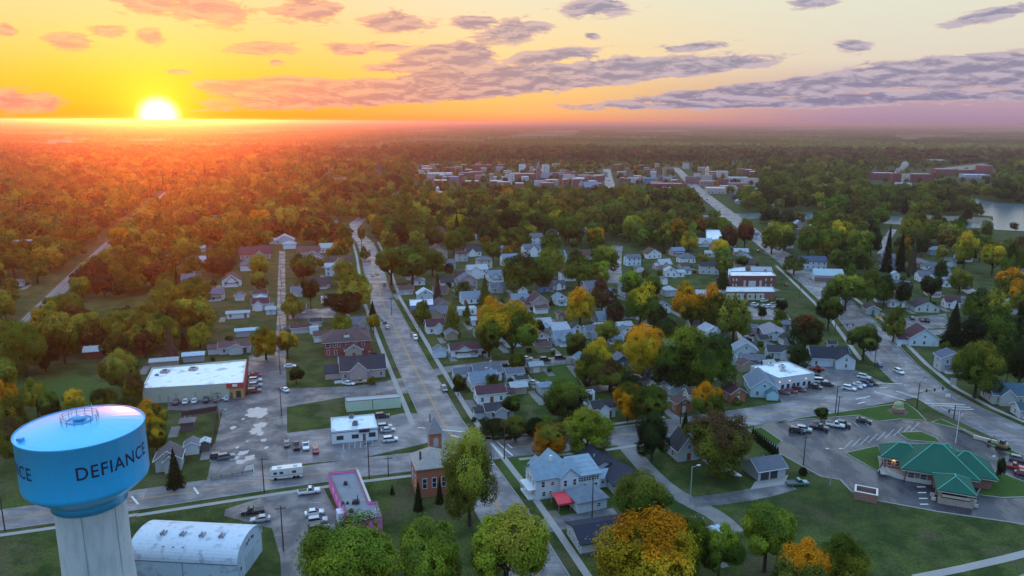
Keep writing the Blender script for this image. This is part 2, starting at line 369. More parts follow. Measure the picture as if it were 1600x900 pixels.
# ------------------------------------------------------------------ mesh building
class MB:
    def __init__(s): s.v = []; s.f = []; s.mi = []; s.smooth = False; s.sf = set()
    def add(s, vs, fs, mi=0, sm=False):
        o = len(s.v); s.v += [tuple(v) for v in vs]
        for f in fs:
            if sm: s.sf.add(len(s.f))
            s.f.append(tuple(i+o for i in f)); s.mi.append(mi)
        return s
    def box(s, x0, y0, z0, x1, y1, z1, mi=0):
        return s.add([(x0,y0,z0),(x1,y0,z0),(x1,y1,z0),(x0,y1,z0),(x0,y0,z1),(x1,y0,z1),(x1,y1,z1),(x0,y1,z1)],
              [(0,3,2,1),(4,5,6,7),(0,1,5,4),(1,2,6,5),(2,3,7,6),(3,0,4,7)], mi)
    def obox(s, cx, cy, ang, w, d, z0, z1, mi=0):
        c, sn = math.cos(ang), math.sin(ang); vs = []
        for z in (z0, z1):
            for a, b in ((-w/2,-d/2),(w/2,-d/2),(w/2,d/2),(-w/2,d/2)): vs.append((cx+a*c-b*sn, cy+a*sn+b*c, z))
        return s.add(vs, [(0,3,2,1),(4,5,6,7),(0,1,5,4),(1,2,6,5),(2,3,7,6),(3,0,4,7)], mi)
    def tube(s, p0, p1, r0, r1=None, n=8, mi=0, caps=True):
        r1 = r0 if r1 is None else r1
        p0 = Vector(p0); p1 = Vector(p1); d = (p1-p0)
        if d.length < 1e-6: return s
        d.normalize(); a = d.orthogonal().normalized(); b = d.cross(a)
        vs = []
        for p, r in ((p0, r0), (p1, r1)):
            for i in range(n):
                t = 2*math.pi*i/n; vs.append(p+(a*math.cos(t)+b*math.sin(t))*r)
        s.add(vs, [(i, (i+1) % n, n+(i+1) % n, n+i) for i in range(n)], mi, True)
        if caps: s.add(vs, [tuple(range(n))[::-1], tuple(range(n, 2*n))], mi)
        return s
    def prism(s, poly, z0, z1, mi=0, bottom=True):
        n = len(poly); vs = [(x, y, z0) for x, y in poly]+[(x, y, z1) for x, y in poly]
        fs = [(i, (i+1) % n, n+(i+1) % n, n+i) for i in range(n)]+[tuple(range(n, 2*n))]
        if bottom: fs.append(tuple(range(n))[::-1])
        return s.add(vs, fs, mi)
    def lathe(s, prof, n=48, mi=0, cx=0, cy=0, cap=False, sm=True):
        vs = []
        for r, z in prof:
            for i in range(n):
                t = 2*math.pi*i/n; vs.append((cx+r*math.cos(t), cy+r*math.sin(t), z))
        fs = []
        for k in range(len(prof)-1):
            for i in range(n): fs.append((k*n+i, k*n+(i+1) % n, (k+1)*n+(i+1) % n, (k+1)*n+i))
        s.add(vs, fs, mi, sm)
        if cap: s.add(vs[-n:], [tuple(range(n))], mi)
        return s
    def mesh(s, name, mats):
        me = bpy.data.meshes.new(name); me.from_pydata(s.v, [], s.f)
        for m in mats: me.materials.append(M[m] if isinstance(m, str) else m)
        me.polygons.foreach_set('material_index', s.mi)
        if s.sf: me.polygons.foreach_set('use_smooth', [i in s.sf for i in range(len(s.f))])
        me.update(); return me
def link(name, data, parent=None, color=None, loc=None, rot=None):
    o = bpy.data.objects.new(name, data); COL.objects.link(o)
    if parent is not None: o.parent = parent
    if color is not None: o.color = (*color, 1)
    if loc is not None: o.location = loc
    if rot is not None: o.rotation_euler = (0, 0, rot)
    return o
def obj(name, mb, mats, parent=None, color=None, **kw):
    if isinstance(mats, str): mats = [mats]
    return link(name, mb.mesh(name, mats), parent, color, **kw)
THINGS = []
def tag(o, label, cat, group=None, px=None, auto=False):
    o['category'] = cat
    if label: o['label'] = label
    if group: o['group'] = group
    if px is None: px = P(*o.location)
    THINGS.append(dict(o=o, desc=label, auto=auto, px=px)); return o
def thing(name, label, cat, x, y, rot=0, group=None, auto=False, z=0.0):
    o = bpy.data.objects.new(name, None); COL.objects.link(o); o.empty_display_size = 1
    o.location = (x, y, z); o.rotation_euler = (0, 0, rot)
    return tag(o, label, cat, group, P(x, y, z), auto)
def struct(name, mb, mats, color=None):
    o = obj(name, mb, mats, None, color); o['kind'] = 'structure'; return o
def dup(root, x, y, rot, label, group=None, auto=True, z=0.0, color=None, scale=None):
    r = root.copy(); COL.objects.link(r); r.location = (x, y, z); r.rotation_euler = (0, 0, rot)
    if scale: r.scale = scale
    if 'label' in r: del r['label']
    if group: r['group'] = group
    if label: r['label'] = label
    for ch in list(root.children):
        c = ch.copy(); COL.objects.link(c); c.parent = r
        if color is not None and ch.name.split('.')[0] in ('body', 'crown'): c.color = (*color, 1)
        for g in list(ch.children):
            d = g.copy(); COL.objects.link(d); d.parent = c
    THINGS.append(dict(o=r, desc=label, auto=auto, px=P(x, y, z))); return r

# palette (real surface colours)
WHITE = (.72, .76, .80); CREAM = (.55, .52, .42); LGREY = (.42, .45, .48); BLUEW = (.55, .68, .80); CYAN = (.38, .60, .68)
RDARK = (.035, .035, .045); RGREY = (.11, .12, .15); RBLUE = (.15, .20, .26); RBROWN = (.085, .05, .045); RMAR = (.075, .03, .04); RLIGHT = (.33, .36, .40)
BRED = (.26, .07, .055); BORANGE = (.34, .13, .07); TAN = (.38, .31, .24); PINKW = (.45, .34, .34)
CNAME = {WHITE: 'white', CREAM: 'cream', LGREY: 'light grey', BLUEW: 'bluish white', CYAN: 'pale cyan', RDARK: 'black', RGREY: 'dark grey', RBLUE: 'blue grey',
         RBROWN: 'brown', RMAR: 'maroon', RLIGHT: 'pale grey', BRED: 'red brick', BORANGE: 'orange brick', TAN: 'tan', PINKW: 'pinkish'}
A2 = R(16.5)      # the street grid: local x along the cross streets, local y along the main road
AB = R(-7.0)      # lots along the eastern road

# ------------------------------------------------------------------ the ground, roads and lots
g = MB(); g.add([(-44000,-3000,0),(44000,-3000,0),(44000,40000,0),(-44000,40000,0)], [(0,1,2,3)])
struct('ground', g, 'grass')
def pts(l): return [G(*p) for p in l]
KEEP = []            # (kind, data, margin): places that loose trees keep out of
def pseg(px, py, a, b):
    ax, ay = a; bx, by = b; dx, dy = bx-ax, by-ay; L = dx*dx+dy*dy or 1e-9
    t = max(0, min(1, ((px-ax)*dx+(py-ay)*dy)/L)); return math.hypot(px-ax-t*dx, py-ay-t*dy)
def inpoly(x, y, poly):
    c = False; j = len(poly)-1
    for i in range(len(poly)):
        xi, yi = poly[i]; xj, yj = poly[j]
        if (yi > y) != (yj > y) and x < (xj-xi)*(y-yi)/(yj-yi)+xi: c = not c
        j = i
    return c
def smooth(l, k=2):
    for _ in range(k):
        r = [l[0]]
        for a, b in zip(l, l[1:]):
            r += [(a[0]*.75+b[0]*.25, a[1]*.75+b[1]*.25), (a[0]*.25+b[0]*.75, a[1]*.25+b[1]*.75)]
        l = r+[l[-1]]
    return l
def ribbon_mb(path, w0, w1=None, z=.03, off=0.0, mb=None, thick=0.0, mi=0):
    mb = mb or MB(); w1 = w0 if w1 is None else w1; n = len(path); L = []; Rr = []
    for i, p in enumerate(path):
        a = path[max(0, i-1)]; b = path[min(n-1, i+1)]
        dx, dy = b[0]-a[0], b[1]-a[1]; l = math.hypot(dx, dy) or 1; nx, ny = -dy/l, dx/l
        w = w0+(w1-w0)*i/(n-1)
        L.append((p[0]+nx*(off+w/2), p[1]+ny*(off+w/2))); Rr.append((p[0]+nx*(off-w/2), p[1]+ny*(off-w/2)))
    for i in range(n-1):
        q = [Rr[i], Rr[i+1], L[i+1], L[i]]
        if thick <= 0: mb.add([(x, y, z) for x, y in q], [(0, 1, 2, 3)], mi)
        else:
            mb.add([(x, y, 0) for x, y in q]+[(x, y, z) for x, y in q], [(4,5,6,7),(0,1,5,4),(2,3,7,6),(1,2,6,5),(3,0,4,7)], mi)
    return mb
def road(name, px, w0, w1=None, z=.03, mat='road', keep=3.0, sm=0, world=False):
    p = px if world else pts(px)
    if sm: p = smooth(p, sm)
    struct(name, ribbon_mb(p, w0, w1, z), mat)
    for a, b in zip(p, p[1:]): KEEP.append(('seg', (a, b), max(w0, w1 or 0)/2+keep))
    return p
def tri(name, px, z, mat, keep=2.0, world=False, thick=0.0):
    p = px if world else pts(px)
    mb = MB(); mb.add([(x, y, z) for x, y in p], [tuple(range(len(p)))])
    n = len(p)
    if thick > 0:
        mb.add([(x, y, z-thick) for x, y in p]+[(x, y, z) for x, y in p], [(i, (i+1) % n, n+(i+1) % n, n+i) for i in range(n)])
    # face upward
    a = sum(p[i][0]*p[(i+1) % n][1]-p[(i+1) % n][0]*p[i][1] for i in range(n))
    if a < 0: mb.f = [f[::-1] for f in mb.f]
    struct(name, mb, mat)
    if keep is not None: KEEP.append(('poly', p, keep))
    return p

mainpts = [(7.5, 138.0), (1.5, 158.0), (-4.2, 176.0), (-22.3, 227.2), (-40.8, 290.0), (-72.0, 400.0), (-102.0, 531.0), (-117.5, 592.0)]
tail = pts([(548, 358), (558, 347), (570, 338), (588, 330), (602, 324)])
mainroad = mainpts[:-1]+smooth([mainpts[-1]]+tail[:2], 2)
road('main_road', mainroad, 12.6, 11.0, .034, keep=1.5, world=True)
struct('main_road', ribbon_mb(tail[1:], 11.0, 10.0, .034), 'road')
for a_, b_ in zip(tail[-2:], tail[-1:]): KEEP.append(('seg', (a_, b_), 9))
crossp = pts([(-80, 832), (0, 812), (110, 797), (220, 780), (430, 749), (560, 731), (640, 722), (735, 708), (800, 699), (920, 687), (1060, 667), (1170, 651)])
crossroad = road('cross_road', crossp+pts([(1300, 631), (1400, 612), (1432, 606)]), 11.0, 14.0, .03, world=True)
bpts = [G(1700, 756), G(1600, 687), G(1500, 641), G(1440, 606)]+[(155.5, 291.5), (171, 360), (182, 432), (192, 500)]+pts([(1150, 344), (1097, 302), (1072, 279), (1062, 268), (1055, 262)])
eastroad = road('east_road', bpts, 17.0, 15.0, .038, keep=8.5, world=True)
sideroad = road('side_street', [(672, 584), (700, 577), (760, 569), (850, 564), (900, 560), (935, 556)], 7.0, 6.5, .026)
road('side_street', [(1355, 535), (1400, 522), (1480, 518), (1560, 512)], 8.0, None, .026)
road('side_street', [(1215, 452), (1150, 455), (1090, 458)], 7.0, None, .026)
road('side_street', [(962, 442), (960, 418), (962, 395), (965, 384)], 9, 9, .026)
road('side_street', [(952, 300), (953, 290), (949, 272), (948, 264)], 15, 16, .026)
road('alley', pts([(437, 746), (437, 640), (438, 560), (440, 500), (440, 430), (441, 392)]), 4.6, 4.2, .042, 'asphalt', 2.0, world=True)
road('alley', [(800, 836), (852, 822), (905, 812), (965, 803)], 6.0, None, .028, 'asphalt')
road('gravel_drive', [(975, 692), (992, 712), (1015, 738), (1045, 765), (1085, 788), (1120, 805), (1150, 832)], 5.5, 5.0, .022, 'gravel', 2, 1)
road('gravel_drive', [(1080, 785), (1120, 781), (1180, 772), (1232, 757)], 5.0, 6.0, .024, 'asphalt', 2, 1)
road('side_street', [(985, 600), (940, 606), (900, 614), (850, 622)], 6.0, None, .024, 'asphalt')
road('side_street', [(985, 600), (1022, 596), (1060, 592)], 6.0, None, .024, 'asphalt')
road('far_highway', [(187, 212), (190, 222), (186, 232), (193, 241)], 30, 18, .03, 'walk', 8)
road('side_street', [(1420, 400), (1470, 420), (1500, 445), (1540, 470)], 8, None, .026)
road('side_street', [(1378, 398), (1385, 375), (1396, 358)], 6, None, .026)
road('path', [(1430, 903), (1500, 889), (1570, 873), (1660, 850)], 2.2, None, .03, 'walk')
road('main_road', [(1545, 960), (1640, 915), (1760, 880)], 10, None, .03)

tri('parking_lot', [(262,640),(262,626),(386,618),(389,556),(434,556),(432,742),(322,755),(347,645)], .018, 'asphalt')
tri('parking_lot', [(437,638),(438,608),(560,603),(632,590),(646,600),(657,613),(625,616),(540,620)], .02, 'asphalt')
tri('parking_lot', [(437,678),(520,668),(628,646),(653,646),(676,690),(560,717),(436,728)], .02, 'road')
tri('parking_lot', [(352,796),(425,772),(505,762),(520,790),(546,835),(560,905),(470,975),(442,975),(438,870),(425,826),(350,806)], .018, 'asphalt')
banklot = tri('bank_car_park', [(1172,655),(1200,649),(1218,662),(1233,657),(1343,650),(1373,660),(1407,656),(1447,658),(1500,672),(1547,697),(1600,722),(1640,745),(1640,830),(1583,817),(1467,800),(1367,782),(1330,770),(1313,750),(1283,745),(1215,707),(1190,687)], .02, 'wet')
tri('parking_lot', [(1212,617),(1275,600),(1275,572),(1325,572),(1384,600),(1378,612),(1300,627),(1235,632)], .02, 'asphalt')
tri('parking_lot', [(1132,482),(1220,474),(1236,500),(1168,499)], .02, 'road')
tri('parking_lot', [(1395,499),(1478,490),(1484,512),(1398,516)], .02, 'asphalt')
tri('parking_lot', [(1150,512),(1188,508),(1192,532),(1155,538)], .02, 'asphalt')
tri('parking_lot', [(452,499),(448,486),(540,479),(548,495)], .02, 'asphalt')
tri('parking_lot', [(985,612),(1000,585),(1012,584),(1030,603)], .021, 'asphalt')
tri('parking_lot', [(604,322),(610,303),(645,294),(668,299),(640,310)], .02, 'asphalt', 0)
tri('driveway', [(803,846),(850,836),(850,800),(870,797),(880,812),(860,826)], .016, 'soil')
tri('driveway', [(1172,765),(1225,757),(1232,742),(1180,752)], .027, 'walk')
tri('driveway', [(905,572),(915,600),(925,600),(912,570)], .02, 'gravel')
tri('lawn', [(22,615),(60,575),(130,558),(190,575),(210,600),(120,640),(50,640)], .012, 'grass')
tri('lawn', [(1100,785),(1235,765),(1300,760),(1600,835),(1640,850),(1600,860),(1430,905),(1250,905),(1200,820)], .012, 'grass', keep=None)
tri('lawn', [(130,478),(230,470),(240,492),(140,497)], .012, 'grass', 6)
tri('lawn', [(330,500),(440,495),(440,540),(330,545)], .012, 'grass', 0)
tri('lawn', [(780,722),(830,706),(900,700),(900,760),(845,790),(800,752)], .012, 'lawn', 0)
tri('lawn', [(25,600),(120,585),(170,600),(150,640),(60,650)], .013, 'lawn', 4)
tri('lawn', [(838,574),(893,566),(905,600),(850,612)], .012, 'lawn', 0)
tri('lawn', [(1440,425),(1545,420),(1560,445),(1520,455)], .012, 'grass', 4)
FIELDS = []
tri('field', [(512,236),(535,230),(600,229),(614,232),(612,237),(560,239)], .02, 'field', 30)
tri('field', [(800,211),(850,204),(905,206),(890,214),(820,216)], .02, 'field', 60)
tri('field', [(770,216),(800,213),(812,217),(790,218)], .02, 'field', 60)
tri('field', [(1400,214),(1450,212),(1470,216),(1420,219)], .02, 'field', 60)
tri('field', [(30,224),(120,218),(160,222),(80,232)], .02, 'field', 40)
tri('field', [(1475,262),(1540,255),(1530,264),(1490,270)], .02, 'field', 10)
river = tri('river', [(1515,308),(1560,318),(1700,322),(1700,368),(1600,361),(1556,359),(1540,350),(1552,344),(1551,338),(1530,336)], .03, 'water', 2)
tri('river', [(1115,338),(1150,334),(1250,332),(1330,336),(1400,338),(1460,346),(1545,347),(1540,356),(1460,355),(1400,350),(1330,346),(1250,341),(1160,342)], .026, 'water', 2)
tri('river_bank', [(1435,336),(1545,340),(1552,345),(1530,348),(1440,343)], .12, 'soil', 0, thick=.12)
for fp in ([(508,238),(535,228),(602,227),(618,231),(614,240)], [(795,213),(850,204),(908,205),(895,215),(815,218)], [(765,218),(800,212),(815,217),(790,220)], [(1395,217),(1400,212),(1455,210),(1475,216),(1420,221)],
           [(25,226),(120,216),(166,221),(85,234)], [(980,206),(1060,203),(1110,206),(1040,210)], [(620,205),(700,203),(720,206),(650,209)], [(1180,203),(1290,200),(1330,203),(1220,206)], [(330,209),(420,206),(450,209),(360,213)],
           [(0,210),(90,207),(130,210),(20,214)], [(1490,205),(1600,202),(1600,207),(1520,210)], [(700,222),(740,219),(770,222),(720,226)]):
    FIELDS.append(pts(fp))
tri('field', [(980,206),(1060,203),(1110,206),(1040,210)], .02, 'field', 40); tri('field', [(700,222),(740,219),(770,222),(720,226)], .02, 'field', 20); tri('field', [(330,209),(420,206),(450,209),(360,213)], .02, 'field', 40)
tri('field', [(620,205),(700,203),(720,206),(650,209)], .02, 'field', 40); tri('field', [(1180,203),(1290,200),(1330,203),(1220,206)], .02, 'field', 40)
# kerbed grass islands round the bank
def island(px, z=.14, mat='lawn'):
    p = tri('lawn_island', px, z, mat, None, thick=z)
    k = MB(); q = p+[p[0]]
    ribbon_mb(q, .35, None, z+.02, 0, k, thick=.16); struct('kerb', k, 'walk')
island([(1320,708),(1372,697),(1380,722),(1372,737),(1345,722)])
island([(1402,676),(1440,675),(1462,684),(1470,692),(1420,688)])
island([(1556,736),(1600,753),(1640,766),(1640,770),(1600,777),(1566,778),(1526,773),(1540,750)])
island([(1222,661),(1240,657),(1343,649),(1372,659),(1407,655),(1447,657),(1430,640),(1415,630),(1380,634),(1300,646),(1245,654)])
island([(1168,672),(1190,668),(1222,690),(1212,697)])
island([(1455,660),(1505,672),(1552,697),(1600,720),(1600,712),(1530,682),(1470,655)])
# kerb round the south side of the bank's car park
k = MB(); ribbon_mb(pts([(1205,700),(1215,707),(1283,745),(1313,750),(1330,768),(1367,782),(1467,800),(1583,817),(1640,828)]), .35, None, .16, 0, k, thick=.16); struct('kerb', k, 'walk')

# pavements beside the roads
def walk(path, off, w=1.7, s=0, e=None): struct('pavement', ribbon_mb(path[s:e], w, None, .05, off), 'walk')
walk(mainroad, -10.2, 1.8, 2, 8); walk(mainroad, 9.6, 1.7, 3, 8)
walk(mainroad, -10.2, 1.8, 0, 3)
walk(crossroad, -8.6, 1.5, 3, 7); walk(crossroad, -8.4, 1.5, 8, 11); walk(crossroad, 8.6, 1.5, 7, 11); walk(crossroad, -8.2, 1.5, 0, 4)
walk(eastroad, -12.6, 1.8, 1, 8); walk(eastroad, 12.2, 1.8, 4, 8); walk(sideroad, -5.5, 1.3, 1, 5)
kerbs = MB()
for path, off, a, b in ((mainroad, -6.4, 0, 8), (mainroad, 6.4, 3, 8), (eastroad, -8.7, 1, 8), (eastroad, 8.3, 4, 8), (crossroad, 5.7, 8, 11), (crossroad, -5.7, 1, 7)):
    ribbon_mb(path[a:b], .25, None, .14, off, kerbs, thick=.14)
struct('kerb', kerbs, 'walk')
# painted markings
ln = MB()
for o_ in (-.28, .28): ribbon_mb(mainroad[:9], .2, None, .046, o_, ln)
for o_ in (-.25, .25): ribbon_mb(crossroad[1:6], .17, None, .046, o_, ln); ribbon_mb(crossroad[8:13], .17, None, .046, o_, ln)
for o_ in (-1.6, 1.6): ribbon_mb(eastroad[1:10], .18, None, .05, o_, ln)
struct('road_marking', ln, 'yellowline')
wl = MB()
def dash(path, off, on=3.0, gap=6.0, w=.16, z=.05):
    for a, b in zip(path, path[1:]):
        L = math.hypot(b[0]-a[0], b[1]-a[1]); n = int(L/(on+gap)); dx, dy = (b[0]-a[0])/L, (b[1]-a[1])/L
        for i in range(n):
            s0 = i*(on+gap); wl.obox(a[0]+dx*(s0+on/2)-dy*off, a[1]+dy*(s0+on/2)+dx*off, math.atan2(dy, dx), on, w, z-.004, z)
dash(eastroad[1:9], 5.0); dash(eastroad[1:9], -5.0)
def bar(p, q, w=.5, z=.056):
    a, b = G(*p), G(*q); L = math.hypot(b[0]-a[0], b[1]-a[1])
    wl.obox((a[0]+b[0])/2, (a[1]+b[1])/2, math.atan2(b[1]-a[1], b[0]-a[0]), L, w, z-.006, z)
for p, q in (((768,693),(786,714)),((776,690),(801,712)),((792,694),(800,700)),((1445,630),(1508,632)),((1455,633),(1515,637)),((1488,639),(1520,640)),
             ((1366,612),(1415,626)),((1374,606),(1386,606)),((1400,611),(1435,622)),((705,680),(742,690)),((652,668),(736,676)),((722,724),(772,726)),
             ((206,776),(216,788)),((303,762),(310,772)),((1337,624),(1360,619)),((1340,631),(1352,628)),((1360,598),(1410,600))): bar(p, q)
for i in range(9):      # bays in front of the bank
    a = (1318+i*13, 702-i*3.4); bar(a, (a[0]+14, a[1]-14), .12)
for i in range(8): a = (1236+i*16, 663-i*.8); bar(a, (a[0]+10, a[1]+9), .12)
for i in range(4): a = (1433+i*1.5, 761+i*9); bar(a, (a[0]+13, a[1]), .45)
for i in range(6): a = (536+i*9, 703-i*1.2); bar(a, (a[0]+1, a[1]-9), .12)
for i in range(8): a = (483, 785+i*9); bar(a, (a[0]+22, a[1]+1), .12)
struct('road_marking', wl, 'whiteline')
# puddles and pale worn patches on the left lot
rp = random.Random(3); pd = MB()
for (x, y, w) in [(398,642,4),(404,646,5),(392,648,2.5),(365,668,1.5),(405,665,3),(400,672,3.2),(407,677,2),(412,688,1.4),(378,708,2),(384,707,1.6),(390,716,2.6),(375,722,2),(369,716,1.5),(362,716,1.5),(371,699,1),(392,640,1.5),(410,640,1.2),(352,640,1),(380,655,1.0),(416,700,1.2),(406,652,1.5),(386,690,.8)]:
    cx, cy = G(x, y); n = 14; poly = []
    for i in range(n):
        t = 2*math.pi*i/n; r = w*(.5+.5*rp.random()); poly.append((cx+r*math.cos(t)*.8, cy+r*math.sin(t)*1.1, .026+.0025*(len(pd.f))))
    pd.add(poly, [tuple(range(n))])
o = struct('puddle', pd, 'puddle')
# bare concrete slab near the lot entrance
tri('lot_apron', [(384,728),(396,725),(398,737),(380,740)], .024, 'walk', None); tri('lot_apron', [(322,750),(352,743),(395,737),(396,741),(330,752)], .026, 'walk', None)
# railway
ra = pts([(-30,572),(0,545),(60,487),(110,438),(150,400),(185,368),(215,342),(240,320),(262,300)])
struct('railway_bed', ribbon_mb(ra, 8.5, 9, .12, 0, None, thick=.12), 'ballast')
for a, b in zip(ra, ra[1:]): KEEP.append(('seg', (a, b), 5))
rl = MB()
for off in (-2.9, -1.45, 1.45, 2.9): ribbon_mb(ra, .16, None, .32, off, rl, thick=.2)
struct('railway_rails', rl, 'chrome')

def blocked(x, y, r=0.0):
    for k, d, m in KEEP:
        if k == 'seg':
            if pseg(x, y, *d) < m+r*.5: return True
        elif k == 'disc':
            if math.hypot(x-d[0], y-d[1]) < m+r*.45: return True
        else:
            if inpoly(x, y, d): return True
            if m > 0:
                n = len(d)
                for i in range(n):
                    if pseg(x, y, d[i], d[(i+1) % n]) < m+r*.3: return True
    return False

# ------------------------------------------------------------------ buildings
def visible(nx, ny, x, y): return nx*(0-x)+ny*(0-y) > 0
_win = {}
def window_mesh(w, h, detail):
    k = (round(w, 1), round(h, 1), detail)
    if k in _win: return _win[k]
    w, h = k[0], k[1]
    f = MB(); t = .13
    for a in ((-w/2-t, 0-t, w/2+t, 0), (-w/2-t, h, w/2+t, h+t), (-w/2-t, 0, -w/2, h), (w/2, 0, w/2+t, h), (-w/2, h/2-.04, w/2, h/2+.04)): f.box(a[0], -.09, a[1], a[2], .0, a[3], 0)
    p = MB(); p.add([(-w/2, -.035, 0), (w/2, -.035, 0), (w/2, -.035, h), (-w/2, -.035, h)], [(0, 1, 2, 3)])
    if detail: r = (f.mesh('window', ['plain']), p.mesh('pane', ['glass']))
    else:
        f.add([(-w/2, -.035, 0), (w/2, -.035, 0), (w/2, -.035, h), (-w/2, -.035, h)], [(0, 1, 2, 3)], 1); r = (f.mesh('window', ['plain', 'glass']), None)
    _win[k] = r; return r
TRIM = (.62, .64, .66)
def add_window(root, x, y, z, ang, w, h, near, color=TRIM):
    fr, pn = window_mesh(w, h, near)
    o = link('window', fr, root, color); o.location = (x, y, z); o.rotation_euler = (0, 0, ang)
    if pn: q = link('pane', pn, o)
    return o
def wall_windows(root, x0, y0, x1, y1, z0, floors, fh, near, sp=2.9, w=.95, h=1.35, door=False, skip=0.0, color=TRIM):
    """windows along a wall whose outward normal points right of the run (x0,y0)->(x1,y1)"""
    L = math.hypot(x1-x0, y1-y0); ang = math.atan2(y1-y0, x1-x0); nx, ny = math.sin(ang), -math.cos(ang)
    # world test
    W = root.matrix_basis; c = W @ Vector(((x0+x1)/2, (y0+y1)/2, 0)); nrm = W.to_3x3() @ Vector((nx, ny, 0))
    if not visible(nrm.x, nrm.y, c.x, c.y): return
    n = max(1, int((L-1.2)/sp))
    dk = random.randrange(n) if door else -1
    for fl in range(floors):
        for i in range(n):
            t = (i+.5)/n; x = x0+(x1-x0)*t+nx*.012; y = y0+(y1-y0)*t+ny*.012
            if fl == 0 and i == dk:
                d = MB(); d.box(-.5, -.07, 0, .5, 0, 2.1, 0); d.box(-.62, -.05, 0, -.5, 0, 2.2, 1); d.box(.5, -.05, 0, .62, 0, 2.2, 1); d.box(-.62, -.05, 2.1, .62, 0, 2.22, 1)
                o = obj('door', d, ['plain', 'plain'], root, random.choice([(.25,.07,.05),(.08,.09,.12),(.5,.5,.48),(.15,.1,.07)])); o.location = (x, y, z0+.15); o.rotation_euler = (0, 0, ang); continue
            if random.random() < skip: continue
            add_window(root, x, y, z0+.85+fl*fh, ang, w, h, near, color)
def gable_roof(rf, x0, y0, x1, y1, ze, rise, axis, over=.45, t=.2):
    """axis 'x': ridge runs along x"""
    if axis == 'x': a0, a1, b0, b1 = x0-over, x1+over, y0, y1
    else: a0, a1, b0, b1 = y0-over, y1+over, x0, x1
    half = (b1-b0)/2; m = (b0+b1)/2; sl = rise/half; lo = ze-sl*over+.02; hi = ze+rise+.02
    prof = [(b0-over, lo), (m, hi), (b1+over, lo), (b1+over, lo+t), (m, hi+t), (b0-over, lo+t)]
    vs = []
    for a in (a0, a1):
        for b, z in prof: vs.append((a, b, z) if axis == 'x' else (b, a, z))
    fs = [(0, 1, 7, 6), (1, 2, 8, 7), (2, 3, 9, 8), (3, 4, 10, 9), (4, 5, 11, 10), (5, 0, 6, 11), (0, 5, 4, 1), (1, 4, 3, 2), (6, 7, 10, 11), (7, 8, 9, 10)]
    rf.add(vs, fs)
def rake_trim(tm, x0, y0, x1, y1, ze, rise, axis, over=.45):
    if axis == 'x': a0, a1, b0, b1 = x0-over, x1+over, y0, y1
    else: a0, a1, b0, b1 = y0-over, y1+over, x0, x1
    half = (b1-b0)/2; m = (b0+b1)/2; sl = rise/half; lo = ze-sl*over+.02; hi = ze+rise+.02
    for a, da in ((a0, -.06), (a1, .06)):
        for bb in (b0-over, b1+over):
            vs = []
            for aa in (a, a+da):
                for b, z in ((bb, lo-.1), (m, hi-.1), (m, hi+.21), (bb, lo+.21)): vs.append((aa, b, z) if axis == 'x' else (b, aa, z))
            tm.add(vs, [(0,1,2,3),(7,6,5,4),(0,4,5,1),(1,5,6,2),(2,6,7,3),(3,7,4,0)])
    for bb, s_ in ((b0-over, -1), (b1+over, 1)):
        p0, p1 = sorted((bb, bb+s_*.12))
        if axis == 'x': tm.box(a0, p0, lo-.02, a1, p1, lo+.14)
        else: tm.box(p0, a0, lo-.02, p1, a1, lo+.14)
def gable_walls(wl_, x0, y0, x1, y1, h, rise, axis, z0=0.0):
    wl_.box(x0, y0, z0, x1, y1, h)
    if axis == 'x':
        m = (y0+y1)/2
        for x in (x0, x1): wl_.add([(x, y0, h), (x, y1, h), (x, m, h+rise)], [(0, 1, 2)])
    elif axis == 'y':
        m = (x0+x1)/2
        for y in (y0, y1): wl_.add([(x0, y, h), (x1, y, h), (m, y, h+rise)], [(0, 1, 2)])
def hip_roof(rf, x0, y0, x1, y1, ze, rise, over=.5, t=.18):
    x0 -= over; x1 += over; y0 -= over; y1 += over; w, d = x1-x0, y1-y0; e = min(w, d)/2*.98
    if w >= d: r0, r1 = (x0+e, (y0+y1)/2), (x1-e, (y0+y1)/2)
    else: r0, r1 = ((x0+x1)/2, y0+e), ((x0+x1)/2, y1-e)
    zl = ze-.1
    vs = [(x0,y0,zl),(x1,y0,zl),(x1,y1,zl),(x0,y1,zl),(x0,y0,zl+t),(x1,y0,zl+t),(x1,y1,zl+t),(x0,y1,zl+t),(*r0,ze+rise),(*r1,ze+rise)]
    if w >= d: top = [(4,5,9,8),(5,6,9),(6,7,8,9),(7,4,8)]
    else: top = [(4,5,8),(5,6,9,8),(6,7,9),(7,4,8,9)]
    rf.add(vs, [(0,3,2,1),(0,1,5,4),(1,2,6,5),(2,3,7,6),(3,0,4,7)]+top)
HOUSES = []; YARDS = []
